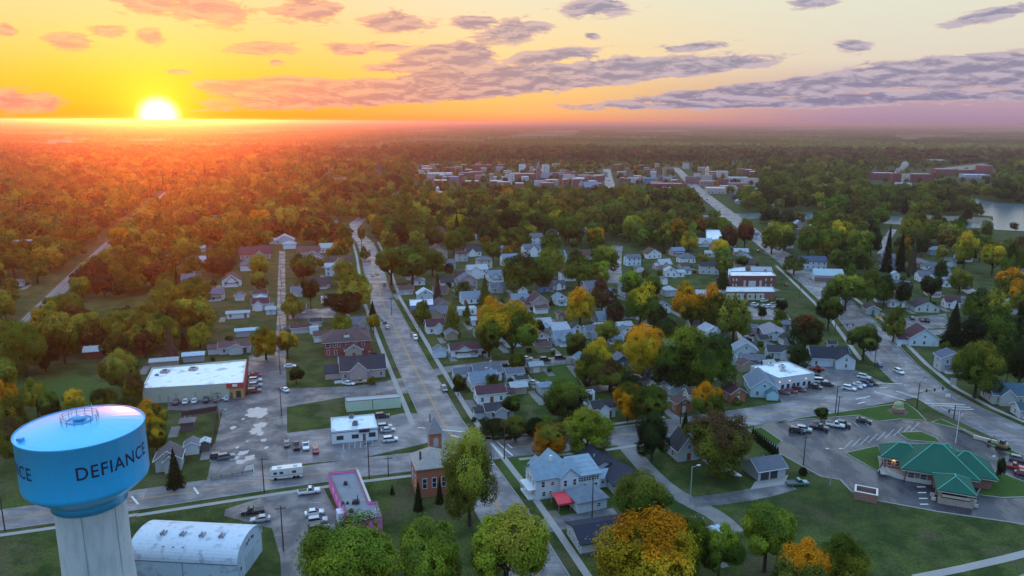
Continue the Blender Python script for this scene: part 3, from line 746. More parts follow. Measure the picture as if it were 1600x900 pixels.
def house(x0, x1, yb, st=1, ratio=1.0, axis='x', wall=WHITE, roof=RGREY, ex='', rot=A2, label=None, cat='house', name='house', wmat='siding', rmat='shingle', group=None, rise=None, fw=None):
    """x0..x1: how wide it stands in the photograph, yb: row of its lowest corner; ex: p porch, c chimney, x cross gable, l/r side wing, h hip, f flat, g garage door, n no windows"""
    s = pxm(yb); az_ = math.atan2(G((x0+x1)/2, yb)[0], G((x0+x1)/2, yb)[1])
    a = rot+az_; ca, sa = abs(math.cos(a)), abs(math.sin(a))
    w = (x1-x0)/s*math.cos(az_)/(ca+ratio*sa)*1.02; d = w*ratio
    gx, gy = G((x0+x1)/2, yb); dist = math.hypot(gx, gy); back = (w*sa+d*ca)/2
    cx, cy = gx*(1+back/dist), gy*(1+back/dist)
    near = dist < 240; mid = dist < 420
    ht = {1: 2.9, 1.5: 3.6, 2: 5.6, 3: 8.6}[st]; floors = 2 if st == 2 else (3 if st == 3 else 1)
    if rise is None: rise = (d if axis == 'x' else w)/2*random.uniform(.5, .62)
    if st == 1.5: rise *= 1.2
    rise = min(rise, 4.2)
    auto = label is None
    if auto:
        label = f"{CNAME.get(wall, 'pale')} {'two-storey ' if st >= 2 else ''}{'flat-roofed building' if 'f' in ex else cat} with {CNAME.get(roof, 'dark')} roof"
    t = thing(name, label, cat, cx, cy, rot, group or ('houses and small buildings of the town' if auto else None), auto)
    KEEP.append(('disc', (cx, cy), max(w, d)*.52+.5)); YARDS.append((cx, cy, w, d, rot, near, dist))
    if dist > 380: KEEP.append(('disc', (cx*(1-11/dist), cy*(1-11/dist)), 8.5)); KEEP.append(('disc', (cx*(1-20/dist), cy*(1-20/dist)), 5))
    X0, X1, Y0, Y1 = -w/2, w/2, -d/2, d/2
    wm = MB(); rm = MB()
    if 'f' in ex:
        wm.box(X0, Y0, 0, X1, Y1, ht); pr = .45; tt = .25
        for b in ((X0, Y0, X1, Y0+tt), (X0, Y1-tt, X1, Y1), (X0, Y0+tt, X0+tt, Y1-tt), (X1-tt, Y0+tt, X1, Y1-tt)): wm.box(b[0], b[1], ht, b[2], b[3], ht+pr)
        rm.box(X0+tt, Y0+tt, ht+.003, X1-tt, Y1-tt, ht+.08)
    elif 'h' in ex: wm.box(X0, Y0, 0, X1, Y1, ht); hip_roof(rm, X0, Y0, X1, Y1, ht, rise)
    else: gable_walls(wm, X0, Y0, X1, Y1, ht, rise, axis); gable_roof(rm, X0, Y0, X1, Y1, ht, rise, axis)
    if mid and 'h' not in ex and 'f' not in ex:
        tm = MB(); rake_trim(tm, X0, Y0, X1, Y1, ht, rise, axis); TRM = tm
    else: TRM = None
    if 'x' in ex and w > 6:     # cross gable facing the viewer's side
        gw = min(w*.42, 6.5); gx0 = random.uniform(-.15, .15)*w-gw/2; gr = min(rise*.85, gw*.5)
        gable_walls(wm, gx0, Y0-1.6, gx0+gw, 0, ht+.15, gr, 'y'); gable_roof(rm, gx0, Y0-1.6, gx0+gw, 0, ht+.15, gr, 'y', .35)
        if TRM: rake_trim(TRM, gx0, Y0-1.6, gx0+gw, 0, ht+.15, gr, 'y', .35)
    if 'l' in ex: gable_walls(wm, X0-w*.35, Y0+d*.15, X0+.02, Y1-d*.2, 2.6, d*.17, 'x'); gable_roof(rm, X0-w*.35, Y0+d*.15, X0-.05, Y1-d*.2, 2.6, d*.17, 'x', .35)
    if 'r' in ex: gable_walls(wm, X1-.02, Y0+d*.15, X1+w*.35, Y1-d*.2, 2.6, d*.17, 'x'); gable_roof(rm, X1+.05, Y0+d*.15, X1+w*.35, Y1-d*.2, 2.6, d*.17, 'x', .35)
    obj('wall', wm, wmat, t, wall); ro = obj('roof', rm, 'flatroof' if 'f' in ex else rmat, t, roof)
    if TRM: obj('roof_trim', TRM, 'plain', ro, (.62, .64, .66) if sum(wall) > 1.0 else (.4, .4, .4))
    if mid and 'f' not in ex:
        for k_ in range(2):
            v_ = MB(); v_.tube((0, 0, 0), (0, 0, .7), .12, n=6); o = obj('vent_pipe', v_, 'metal', ro, (.3, .3, .3)); o.location = ((random.uniform(-.3, .3)*w, d*.12, ht+rise*.72) if axis == 'x' else (w*.12, random.uniform(-.3, .3)*d, ht+rise*.72))
    if 'c' in ex:
        c = MB(); cz = ht+rise+1.0; c.box(-.4, -.35, ht*.6, .4, .35, cz); c.box(-.48, -.43, cz, .48, .43, cz+.12)
        o = obj('chimney', c, 'brick', ro, BRED if random.random() < .6 else (.5, .5, .5)); o.location = (w*.18, d*.08, 0)
    if 'p' in ex:
        pw = w*.7; q = MB(); q.add([(-pw/2, Y0-2.2, 2.35), (pw/2, Y0-2.2, 2.35), (pw/2, Y0, 2.85), (-pw/2, Y0, 2.85), (-pw/2, Y0-2.2, 2.2), (pw/2, Y0-2.2, 2.2), (pw/2, Y0, 2.6), (-pw/2, Y0, 2.6)],
            [(0, 1, 2, 3), (7, 6, 5, 4), (4, 5, 1, 0), (5, 6, 2, 1), (7, 4, 0, 3)]); obj('porch_roof', q, rmat, t, roof)
        q = MB(); q.box(-pw/2, Y0-2.1, 0, pw/2, Y0-.01, .4)
        for i in range(4): x = -pw/2+.1+i*(pw-.2)/3; q.box(x-.09, Y0-2.05, .4, x+.09, Y0-1.87, 2.25)
        obj('porch', q, 'plain', t, TRIM)
    if 'n' not in ex:
        fh = 2.75
        if 'g' in ex:
            q = MB(); ng = max(1, int(w/4)); 
            for i in range(ng): c0 = -w/2+(i+.5)*w/ng; q.box(c0-1.3, Y0-.04, .05, c0+1.3, Y0-.012, 2.3)
            obj('garage_door', q, 'plain', t, (.55, .55, .53))
        else: wall_windows(t, X0, Y0, X1, Y0, 0, floors, fh, near, door='p' in ex or mid, skip=.1)
        wall_windows(t, X0, Y1, X0, Y0, 0, floors, fh, near, skip=.15)
        wall_windows(t, X1, Y0, X1, Y1, 0, floors, fh, near, skip=.15)
        if axis == 'y' and 'f' not in ex and 'h' not in ex and st <= 1.5 and w > 5: add_window(t, 0, Y0-.012, ht+.2, 0, .8, 1.0, near)
    HOUSES.append(t)
    return t, w, d, ht

def poly_building(name, label, cat, px, z, wall, roof, wmat='plain', parapet=.5, inset=.35, rot=0.0, cut=0, group=None, trim=None):
    """flat-roofed building from the corners of its roof (anticlockwise from above)"""
    W = [G(x, y, z) for x, y in px]; n = len(W); cx = sum(p[0] for p in W)/n; cy = sum(p[1] for p in W)/n
    a = sum(W[i][0]*W[(i+1) % n][1]-W[(i+1) % n][0]*W[i][1] for i in range(n))
    if a < 0: W = W[::-1]
    t = thing(name, label, cat, cx, cy, rot, group)
    c, s = math.cos(-rot), math.sin(-rot)
    L = [((x-cx)*c-(y-cy)*s, (x-cx)*s+(y-cy)*c) for x, y in W]
    inn = []
    for i in range(n):      # proper inset of each corner
        p0, p1, p2 = Vector(L[i-1]), Vector(L[i]), Vector(L[(i+1) % n])
        d1 = (p1-p0).normalized(); d2 = (p2-p1).normalized(); n1 = Vector((-d1.y, d1.x)); n2 = Vector((-d2.y, d2.x))
        k = 1+n1.dot(n2); inn.append(tuple(p1+(n1+n2)*(inset/max(k, .3))))
    wm = MB(); zt = z+.0
    vs = [(x, y, 0) for x, y in L]+[(x, y, zt) for x, y in L]+[(x, y, zt) for x, y in inn]+[(x, y, zt-parapet) for x, y in inn]
    fs = []
    for i in range(n):
        j = (i+1) % n; fs += [(i, j, n+j, n+i), (n+i, n+j, 2*n+j, 2*n+i), (2*n+i, 2*n+j, 3*n+j, 3*n+i)]
    wm.add(vs, fs); obj('wall', wm, wmat, t, wall)
    rm = MB(); rm.add([(x, y, zt-parapet+.01) for x, y in inn], [tuple(range(n))]); ro = obj('roof', rm, 'flatroof', t, roof)
    if trim:
        tm = MB(); ribbon_mb(L+[L[0]], inset+.1, None, zt+.12, inset/2-.03, tm)
        vs = []
        for i in range(n): tm.add([(L[i][0], L[i][1], zt-.1), (L[(i+1) % n][0], L[(i+1) % n][1], zt-.1), (L[(i+1) % n][0], L[(i+1) % n][1], zt+.12), (L[i][0], L[i][1], zt+.12)], [(0,1,2,3)])
        obj('roof_edge', tm, 'plain', t, trim)
    KEEP.append(('poly', W, 1.0))
    return t, L, ro
def roof_unit(ro, x, y, z, w=1.6, d=1.2, h=1.0, color=(.4, .42, .44), name='roof_vent_unit'):
    q = MB(); q.box(-w/2, -d/2, 0, w/2, d/2, h); q.lathe([(min(w, d)*.35, h), (min(w, d)*.35, h+.18), (min(w, d)*.3, h+.2)], 12, 1, cap=True); q.box(-w/2-.08, -d/2-.08, h*.0, w/2+.08, d/2+.08, .12)
    o = obj(name, q, ['metal', 'darkmetal'], ro, color); o.location = (x, y, z); return o
def local(t, x, y, z=0.0):
    v = t.matrix_basis.inverted() @ Vector((*G(x, y, z), z)); return v.x, v.y

# ---- the water tower
TX, TY, TR = -80.3, 130.6, 10.75
t = thing('water_tower', 'round bright blue water tower tank on a pale concrete column', 'water tower', TX, TY, 0)
KEEP.append(('disc', (TX, TY), 12))
q = MB(); q.lathe([(6.9, 0), (6.6, 1), (6.15, 12), (6.1, 24.6)], 64); 
def colmat():
    m, tt, b, o = newmat('column_concrete'); tx = tt.node('ShaderNodeTexCoord').outputs['Object']; sp = tt.node('ShaderNodeSeparateXYZ'); tt.link(tx, sp.inputs[0])
    n = tt.noise(tt.vm('MULTIPLY', tx, (1, 1, .18)), .9, 5, .6); n2 = tt.noise(tx, .25, 3, .5)
    zz = tt.m('FRACT', tt.m('DIVIDE', sp.outputs[2], 1.22)); aa = tt.m('FRACT', tt.m('MULTIPLY', tt.m('ARCTAN2', sp.outputs[1], sp.outputs[0]), 20/6.2832))
    c = tt.mix(tt.sstep(n, .4, .65), (.54, .57, .58), (.44, .47, .48)); c = tt.mix(tt.m('MULTIPLY', n2, .4), c, (.30, .33, .34))
    seam = tt.m('MAXIMUM', tt.sstep(zz, .955, .985), tt.sstep(aa, .975, .99)); c = tt.mix(tt.m('MULTIPLY', seam, .12), c, (.2, .22, .23)); setc(tt, b, c); b.inputs['Roughness'].default_value = .9; return m
M['colconc'] = colmat(); obj('column', q, 'colconc', t)
q = MB(); q.box(-.9, -6.75, 0, .9, -6.2, 2.4); obj('door', q, 'plain', t, (.1, .2, .3))
for a_ in (R(-20), R(-75)):
    q = MB(); q.tube((6.22*math.cos(a_), 6.22*math.sin(a_), 3), (6.18*math.cos(a_), 6.18*math.sin(a_), 24), .06, n=5); obj('conduit', q, 'metal', t, (.3, .32, .33))
q = MB(); Rt = TR
q.lathe([(6.1, 24.0), (6.55, 24.0), (6.6, 25.3), (7.0, 25.7), (10.1, 28.1), (10.55, 28.6), (Rt, 29.4), (Rt, 38.75), (Rt+.06, 38.8), (Rt+.06, 39.0), (Rt-.12, 39.05), (7.0, 39.75), (3.2, 40.25), (0, 40.4)], 96)
def tankmat():
    m, tt, b, o = newmat('tank_paint'); tx = tt.node('ShaderNodeTexCoord').outputs['Object']
    n = tt.noise(tx, .35, 4, .6); sp = tt.node('ShaderNodeSeparateXYZ'); tt.link(tx, sp.inputs[0])
    angn = tt.m('ARCTAN2', sp.outputs[1], sp.outputs[0]); w = tt.m('FRACT', tt.m('MULTIPLY', angn, 24/6.2832))
    zz = tt.m('FRACT', tt.m('DIVIDE', sp.outputs[2], 2.45))
    c = tt.mix(n, (.006, .42, .84), (.012, .50, .94))
    seam = tt.m('MAXIMUM', tt.sstep(w, .965, .99), tt.sstep(zz, .97, .992))
    c = tt.mix(tt.m('MULTIPLY', seam, .25), c, (.01, .16, .34)); setc(tt, b, c)
    b.inputs['Roughness'].default_value = .3; b.inputs['Specular IOR Level'].default_value = .5; b.inputs['Coat Weight'].default_value = .4; b.inputs['Coat Roughness'].default_value = .25
    bump(tt, b, tt.m('SINE', tt.m('MULTIPLY', angn, 24.0)), .02, .5)
    return m
M['tank'] = tankmat()
tank = obj('tank', q, 'tank', t)
q = MB()
q.lathe([(6.58, 25.32), (6.66, 25.32), (6.66, 25.5), (6.58, 25.5)], 64); obj('collar', q, 'metal', t, (.02, .20, .33))
q = MB(); rr = 3.1
for zz in (41.0, 41.5): 
    for i in range(36):
        a, b = 2*math.pi*i/36, 2*math.pi*(i+1)/36; q.tube((rr*math.cos(a), rr*math.sin(a), zz), (rr*math.cos(b), rr*math.sin(b), zz), .035, n=5, caps=False)
for i in range(14): a = 2*math.pi*i/14; q.tube((rr*math.cos(a), rr*math.sin(a), 40.2), (rr*math.cos(a), rr*math.sin(a), 41.5), .05, n=5)
obj('handrail', q, 'metal', t, (.16, .10, .09))
q = MB(); q.lathe([(.9, 40.3), (.9, 40.75), (1.25, 40.8), (1.25, 40.95), (0, 41.2)], 24); q.lathe([(2.2, 40.3), (2.2, 40.5), (2.0, 40.5), (2.0, 40.3)], 32); obj('roof_vent', q, 'metal', tank, (.03, .35, .62))
for a_, h_ in ((R(60), 2.2), (R(150), 1.5), (R(240), 1.2)):
    q = MB(); q.tube((2.5*math.cos(a_), 2.5*math.sin(a_), 40.3), (2.5*math.cos(a_), 2.5*math.sin(a_), 40.6+h_), .05, n=5); obj('antenna', q, 'metal', tank, (.5, .5, .5))
q = MB(); q.box(-7.2, -7.4, 39.35, -6.2, -6.6, 39.85); obj('roof_hatch', q, 'metal', tank, (.03, .35, .62))
q = MB()
q.lathe([(Rt+.02, 39.02), (Rt+.14, 39.02), (Rt+.14, 39.16), (Rt+.02, 39.16)], 96); obj('rim', q, 'metal', tank, (.04, .42, .70))
def text_mesh(s, size):
    cu = bpy.data.curves.new('txt', 'FONT'); cu.body = s; cu.size = size; cu.extrude = 0; cu.offset = .035; cu.space_character = 1.12; cu.resolution_u = 4
    ob = bpy.data.objects.new('txt', cu); COL.objects.link(ob); dg = bpy.context.evaluated_depsgraph_get(); dg.update()
    me = bpy.data.meshes.new_from_object(ob.evaluated_get(dg)); bpy.data.objects.remove(ob); bpy.data.curves.remove(cu); return me
import bmesh
def tank_text(a_mid, span):
    me = text_mesh('DEFIANCE', 3.45); bm = bmesh.new(); bm.from_mesh(me); bpy.data.meshes.remove(me)
    xs = [v.co.x for v in bm.verts]; x0, x1 = min(xs), max(xs)
    n = 90
    for i in range(1, n):
        x = x0+(x1-x0)*i/n
        bmesh.ops.bisect_plane(bm, geom=bm.verts[:]+bm.edges[:]+bm.faces[:], plane_co=(x, 0, 0), plane_no=(1, 0, 0))
    k = span/(x1-x0)
    ys = [v.co.y for v in bm.verts]; y0 = min(ys)
    for v in bm.verts:
        a = a_mid+(v.co.x-(x0+x1)/2)*k; z = 33.05+(v.co.y-y0); v.co = Vector(((Rt+.035)*math.cos(a), (Rt+.035)*math.sin(a), z))
    m2 = bpy.data.meshes.new('lettering'); bm.to_mesh(m2); bm.free(); m2.materials.append(M['lettering']); return m2
for k in range(3): link('lettering', tank_text(R(-29-118*k), R(76)), tank)

# ---- barrel-roofed metal hall beside the tower
hx, hy = G(369, 883, 4.6); brot = R(-4.5); L = 23.5; D = 12.8; ez = 4.6; ah = 3.9
t = thing('metal_hall', 'pale metal hall with an arched barrel roof beside the blue water tower', 'hall', hx, hy, brot)
KEEP.append(('disc', (hx-10, hy+6), 14)); KEEP.append(('disc', (hx-3, hy+6), 9))
n = 20; arc = [(D/2-D/2*math.cos(math.pi*i/n), ez+ah*math.sin(math.pi*i/n)**.9) for i in range(n+1)]
q = MB(); q.box(-L, 0, 0, 0, D, ez)
for x in (0, -L): q.add([(x, y, z) for y, z in arc], [tuple(range(n+1))])
obj('wall', q, 'hallmetal', t, (.42, .54, .62))
q = MB(); vs = []
for x in (-L-.25, .25):
    vs += [(x, (y-D/2)*1.02+D/2, z+.08) for y, z in arc]+[(x, y, z-.02) for y, z in arc]
m_ = n+1; fs = []
for i in range(n): fs += [(i, 2*m_+i, 2*m_+i+1, i+1), (m_+i, m_+i+1, 3*m_+i+1, 3*m_+i), (i, i+1, m_+i+1, m_+i), (2*m_+i, 3*m_+i, 3*m_+i+1, 2*m_+i+1)]
q.add(vs, fs); ro = obj('roof', q, 'hallmetal', t, (.52, .60, .68))
q = MB(); q.box(-L-.25, -.16, ez-.1, .25, -.02, ez+.06); q.box(-L/2-.05, -.06, 0, -L/2+.05, -.01, ez); obj('gutter', q, 'metal', t, (.1, .13, .18))
for i in range(4):
    x = -18.2+i*4.3
    for (yy, nm, hh) in ((4.2, 'skylight', .32),):
        k_ = min(range(n+1), key=lambda j: abs(arc[j][0]-yy)); z = arc[k_][1]
        s_ = MB(); s_.box(x, yy-.5, z-.1, x+.35, yy+.9, z+.55); s_.box(x+.7, yy-.5, z-.1, x+1.0, yy+.9, z+.5); obj(nm, s_, 'metal', ro, (.22, .24, .3))
for x in (-16.5, -14.3, -12.2):
    k_ = min(range(n+1), key=lambda j: abs(arc[j][0]-1.5)); s_ = MB(); s_.box(x, 1.2, arc[k_][1]-.2, x+.5, 1.9, arc[k_][1]+.25); obj('roof_hatch', s_, 'darkmetal', ro)
for i, yy in enumerate((5.4, 6.3, 7.6, 8.4)):
    s_ = MB(); s_.box(.0, yy, 6.2-.25*abs(i-1.5), .05, yy+.5, 6.9-.25*abs(i-1.5)); obj('vent', s_, 'darkmetal', t)
s_ = MB(); s_.box(0, 1.8, 2.2, .05, 2.3, 2.9); obj('vent', s_, 'darkmetal', t)
s_ = MB(); s_.box(0, 4.2, 0, .06, 8.4, 4.0); obj('sliding_door', s_, 'metalroof', t, (.36, .45, .53))

# ---- long white-roofed store
t, L4, ro = poly_building('store_building', 'long low store with bright white roof and a red corner entrance', 'store', [(222, 607), (380, 598), (385, 562), (238, 575)], 5.6, (.44, .46, .38), (.78, .80, .82), 'siding', .35, .3, 0, trim=(.6, .6, .6))
def wl2(t, A, B, z0, z1, off, t0, t1, mats, name, color, thick=.12):
    """flat panel on a wall between px points A,B at height z0..z1, from fraction t0 to t1"""
    a, b = local(t, *A), local(t, *B); dx, dy = b[0]-a[0], b[1]-a[1]; Ln = math.hypot(dx, dy); ux, uy = dx/Ln, dy/Ln; nx, ny = uy, -ux
    x0, y0 = a[0]+dx*t0, a[1]+dy*t0; x1, y1 = a[0]+dx*t1, a[1]+dy*t1; ln_ = math.hypot(x1-x0, y1-y0)
    s = MB(); s.obox((x0+x1)/2+nx*(off+thick/2), (y0+y1)/2+ny*(off+thick/2), math.atan2(dy, dx), ln_, thick, z0, z1); return obj(name, s, mats, t, color)
# front wall runs below the front eave; wall foot in the photograph
SA, SB, SC = None, None, None
fl, fr, br = G(222, 607, 5.6), G(380, 598, 5.6), G(385, 562, 5.6)
def panel(t, a, b, z0, z1, t0, t1, name, mat, color, off=.0, thick=.12):
    """panel on the wall a->b (world points, outward to the right of the run)"""
    inv = t.matrix_basis.inverted(); a = inv @ Vector((*a, 0)); b = inv @ Vector((*b, 0)); d = b-a; Ln = d.length; u = d/Ln; nn = Vector((u.y, -u.x, 0))
    c = a+d*((t0+t1)/2)+nn*(off+thick/2); s = MB(); s.obox(0, 0, math.atan2(u.y, u.x), Ln*abs(t1-t0), thick, z0, z1)
    o = obj(name, s, mat, t, color); o.location = (c.x, c.y, 0); return o
panel(t, fl, fr, 3.9, 5.75, .83, 1.005, 'sign_fascia', 'plain', (.45, .05, .04), .0, .35)
panel(t, fl, fr, .0, 3.88, .85, 1.0, 'shopfront', 'plain', (.42, .26, .10), .0, .08)
panel(t, fl, fr, .3, 2.8, .92, .97, 'shop_window', 'glass', None, .09, .05)
panel(t, fl, fr, 0.05, 2.4, .86, .885, 'door', 'plain', (.1, .1, .1), .09, .05)
panel(t, fl, fr, 4.5, 5.4, .89, .94, 'shop_sign', 'plain', (.75, .72, .7), .36, .06)
panel(t, fr, br, .0, 5.75, 0, 1.0, 'side_wall_cladding', 'plain', (.42, .08, .06), .0, .15)
for f in (.15, .31, .5, .66): panel(t, fl, fr, .1, 3.2, f, f+.025, 'wall_panel', 'plain', (.36, .34, .27), .0, .06)
panel(t, fl, fr, .1, 2.3, .235, .255, 'door', 'plain', (.33, .30, .24), .0, .06)
for x, y in ((258, 581), (302, 577)):
    lx, ly = local(t, x, y, 5.5); roof_unit(ro, lx, ly, 5.26, 2.6, 2.4, .9, (.36, .30, .28))
lx, ly = local(t, 245, 586, 5.5); roof_unit(ro, lx, ly, 5.26, 1.2, .8, .5, (.2, .2, .22))

# ---- pink flat-roofed shop
pk = (.78, .15, .46)
t, L4, ro = poly_building('shop_building', 'flat grey-roofed shop with bright pink walls behind the lime trees', 'shop', [(548, 817), (597, 808), (589, 784), (577, 785), (557, 735), (513, 739)], 4.4, pk, (.16, .18, .21), 'plain', .45, .32, 0, trim=(.07, .07, .08))
W_ = [G(x, y, 4.4) for x, y in [(513, 739), (548, 817), (597, 808), (577, 785), (557, 735)]]
panel(t, W_[1], W_[2], 2.3, 3.4, .72, .84, 'window', 'glass', None, .0, .08)
for f in (.2, .35, .5, .65): panel(t, W_[0], W_[1], 1.6, 2.9, f, f+.06, 'window', 'plain', (.75, .5, .62), .0, .08)
panel(t, W_[0], W_[1], .0, 3.0, .62, .72, 'porch_box', 'plain', (.55, .60, .66), .05, 1.4)
panel(t, W_[3], W_[4], 4.35, 4.62, 0, 1, 'roof_coping', 'plain', (.42, .38, .33), -.1, .6)
for x, y, a, c in ((540, 757, .9, (.04,.04,.05)), (546, 760, .5, (.4,.4,.4)), (536, 789, .7, (.05,.05,.06)), (543, 787, .6, (.05,.05,.06)), (556, 786, 1.6, (.03,.03,.035)), (549, 800, 1.0, (.04,.04,.05)), (589, 800, .8, (.5,.5,.5))):
    lx, ly = local(t, x, y, 4.0); roof_unit(ro, lx, ly, 3.97, a, a*.8, .8 if a > .6 else .5, c)
lx, ly = local(t, 559, 783, 4.4); q = MB(); q.tube((0, 0, 0), (0, 0, 2.0), .12); o = obj('flue', q, 'darkmetal', ro); o.location = (lx, ly, 3.97)

# ---- white diner with canopy sign, mint long shed beside it
t, L4, ro = poly_building('diner_building', 'low white building with flat pale roof and three dark windows', 'shop', [(518, 675), (590, 668), (584, 647), (517, 653)], 3.9, (.60, .66, .70), (.60, .68, .72), 'plain', .2, .25, 0, trim=(.5, .56, .6))
a, b = G(518, 675, 3.9), G(590, 668, 3.9)
panel(t, a, b, 3.35, 3.55, 0, 1.0, 'fascia_stripe', 'plain', (.10, .13, .17), .0, .06)
for f in (.10, .43): panel(t, a, b, 1.1, 2.4, f, f+.15, 'window', 'glass', None, .0, .08)
panel(t, a, b, 1.1, 2.5, .80, .95, 'window', 'glass', None, .0, .08)
panel(t, a, b, 3.0, 3.8, .59, .82, 'shop_sign', 'darkmetal', None, .02, .5)
panel(t, a, b, 0.1, 2.3, .67, .73, 'door', 'plain', (.16, .10, .06), .0, .08)
for x, y, a_ in ((549, 652, 1.2), (555, 663, 1.5)):
    lx, ly = local(t, x, y, 3.9); roof_unit(ro, lx, ly, 3.7, a_, a_, 1.1, (.12, .13, .15))
mint = (.50, .62, .50)
t, L4, ro = poly_building('long_shed', 'long mint-green building with pale weathered roof behind the white diner', 'building', [(541, 628), (626, 621), (620, 615), (539, 621)], 3.6, mint, (.30, .31, .34), 'siding', .12, .2, 0, trim=(.10, .06, .06))
a, b = G(541, 628, 3.6), G(626, 621, 3.6)
panel(t, a, b, .1, 2.2, .0, .012, 'corner_board', 'plain', (.5, .4, .25), .0, .06)
panel(t, a, b, .0, 3.5, .475, .485, 'downpipe', 'darkmetal', None, .0, .08)
for f in (.38, .42, .60, .66, .70):
    lx, ly = local(t, 541+80*f, 620-6*f, 3.7); roof_unit(ro, lx, ly, 3.6, .5, .5, .5, (.4, .2, .15))

# ---- brick church with bell tower
cx, cy = G(652, 779)
t = thing('brick_church', 'small orange brick church with a pyramid-roofed bell tower behind the tall tree', 'church', cx, cy, A2)
KEEP.append(('disc', (cx+3, cy+6), 10))
q = MB(); q.box(0, 0, 0, 9.0, 9.6, 7.9); obj('wall', q, 'brick', t, (.55, .15, .06))
q = MB(); q.add([(-.4,-.4,7.8),(9.4,-.4,7.8),(9.4,10,7.8),(-.4,10,7.8),(-.4,-.4,8.0),(9.4,-.4,8.0),(9.4,10,8.0),(-.4,10,8.0),(4.5,4.6,11.2),(4.5,6.2,11.2)], [(0,3,2,1),(0,1,5,4),(1,2,6,5),(2,3,7,6),(3,0,4,7),(4,5,8),(5,6,9,8),(6,7,9),(7,4,8,9)])
ro = obj('roof', q, 'shingle', t, (.30, .27, .25))
q = MB(); q.box(1.3, 3.0, 8.6, 1.8, 3.5, 11.4); obj('chimney', q, 'brick', ro, (.05, .03, .03))
for x in (2.0, 4.5, 7.0): add_window(t, x, -.012, 2.6, 0, 1.0, 2.6, True)
for y in (2.4, 6.5): add_window(t, -.012, y, 2.6, -math.pi/2, 1.0, 2.6, True)
q = MB(); q.box(5.2, 9.8, 0, 8.5, 13.1, 13.2); tw = obj('bell_tower', q, 'brick', t, (.50, .14, .07))
q = MB(); q.add([(4.7, 9.3, 13.1), (9.0, 9.3, 13.1), (9.0, 13.6, 13.1), (4.7, 13.6, 13.1), (6.85, 11.45, 17.2)], [(0, 3, 2, 1), (0, 1, 4), (1, 2, 4), (2, 3, 4), (3, 0, 4)]); obj('tower_roof', q, 'shingle', tw, (.24, .22, .23))
q = MB(); n = 10; pf = [(6.2, 9.2), (7.6, 9.2)]+[(6.9+.7*math.cos(math.pi*i/n), 11.2+.7*math.sin(math.pi*i/n)) for i in range(n+1)]
q.add([(x, 9.72, z) for x, z in pf], [tuple(range(len(pf)))]); obj('louvre_arch', q, 'plain', tw, (.38, .33, .34))
q = MB(); q.add([(5.12, 10.75+.7*c_, z) for c_, z in [(-1, 9.2), (1, 9.2)]+[(math.cos(math.pi*i/n), 11.2+.7*math.sin(math.pi*i/n)) for i in range(n+1)]], [tuple(range(n+3))]); obj('louvre_arch', q, 'plain', tw, (.38, .33, .34))
q = MB(); q.tube((5.9, 12.5, 15), (5.9, 12.5, 17.6), .15); obj('flue', q, 'darkmetal', tw)

# ---- large white house on the corner, with garage and red canopy
cx, cy = G(837, 782)
t = thing('corner_house', 'large two-storey white house with blue grey roof on the street corner', 'house', cx, cy, R(19))
KEEP.append(('disc', (cx+6, cy+7), 11)); KEEP.append(('disc', (cx+15, cy+5), 8))
q = MB(); rf = MB()
gable_walls(q, 0, 0, 11.5, 7.6, 5.7, 2.7, 'x'); gable_roof(rf, 0, 0, 11.5, 7.6, 5.7, 2.7, 'x')
gable_walls(q, 6.4, -1.3, 11.4, 4, 5.8, 2.3, 'y'); gable_roof(rf, 6.4, -1.3, 11.4, 4, 5.8, 2.3, 'y', .4)
gable_walls(q, 1.6, 4, 5.4, 9.6, 5.7, 1.9, 'y'); gable_roof(rf, 1.6, 4, 5.4, 9.6, 5.7, 1.9, 'y', .4)
gable_walls(q, 5.2, 4, 10.8, 11.4, 5.7, 2.5, 'y'); gable_roof(rf, 5.2, 4, 10.8, 11.4, 5.7, 2.5, 'y', .4)
q.box(11.45, .1, 0, 18.2, 8.2, 4.9)
rf.add([(11.2,-.3,4.95),(18.6,-.3,4.95),(18.6,8.6,6.6),(11.2,8.6,6.6),(11.2,-.3,4.8),(18.6,-.3,4.8),(18.6,8.6,6.4),(11.2,8.6,6.4)], [(0,1,2,3),(7,6,5,4),(4,5,1,0),(5,6,2,1),(6,7,3,2),(7,4,0,3)])
q.box(18.25, 1.0, 0, 22.2, 6.5, 2.6); gable_roof(rf, 18.3, 1.0, 22.0, 6.5, 2.6, 1.1, 'x', .35)
obj('wall', q, 'siding', t, (.60, .67, .72)); ro = obj('roof', rf, 'shingle', t, (.19, .27, .34))
q = MB(); q.box(5.2, 3.6, 7.2, 5.9, 4.3, 9.9); obj('chimney', q, 'plain', ro, (.6, .62, .64))
for x, z, w, h in ((2.0, 3.4, .8, 1.5), (2.2, .9, .8, 1.2), (4.6, 3.6, .8, .9), (4.0, 1.2, .6, .8), (7.6, 3.4, .8, 1.6), (10.2, 3.4, .8, 1.6), (7.6, .9, .8, 1.5), (10.2, .9, .8, 1.5)):
    add_window(t, x, (-1.312 if x > 6.4 else -.012), z, 0, w, h, True)
for i in range(8): add_window(t, 12.2+i*.75, .088, 3.25, 0, .6, 1.1, True)
for x in (13.8, 16.9): add_window(t, x, .088, .9, 0, .8, 1.4, True)
for x in (19.4, 20.9): add_window(t, x, .988, 1.2, 0, 1.0, .8, True)
for y, z in ((1.8, .9), (5.6, .9), (1.8, 3.5), (3.8, 3.6), (5.6, 3.5)): add_window(t, -.012, y, z, -math.pi/2, .8, 1.4, True)
q = MB(); q.box(-1.8, .6, 0, -.02, 6.8, .4)
for y in (.8, 2.8, 4.8, 6.6): q.box(-1.7, y-.08, .4, -1.54, y+.08, 2.6)
q.box(-1.9, .5, 2.6, -.02, 6.9, 2.8); obj('porch', q, 'plain', t, (.62, .66, .7))
cx, cy = G(903, 803)
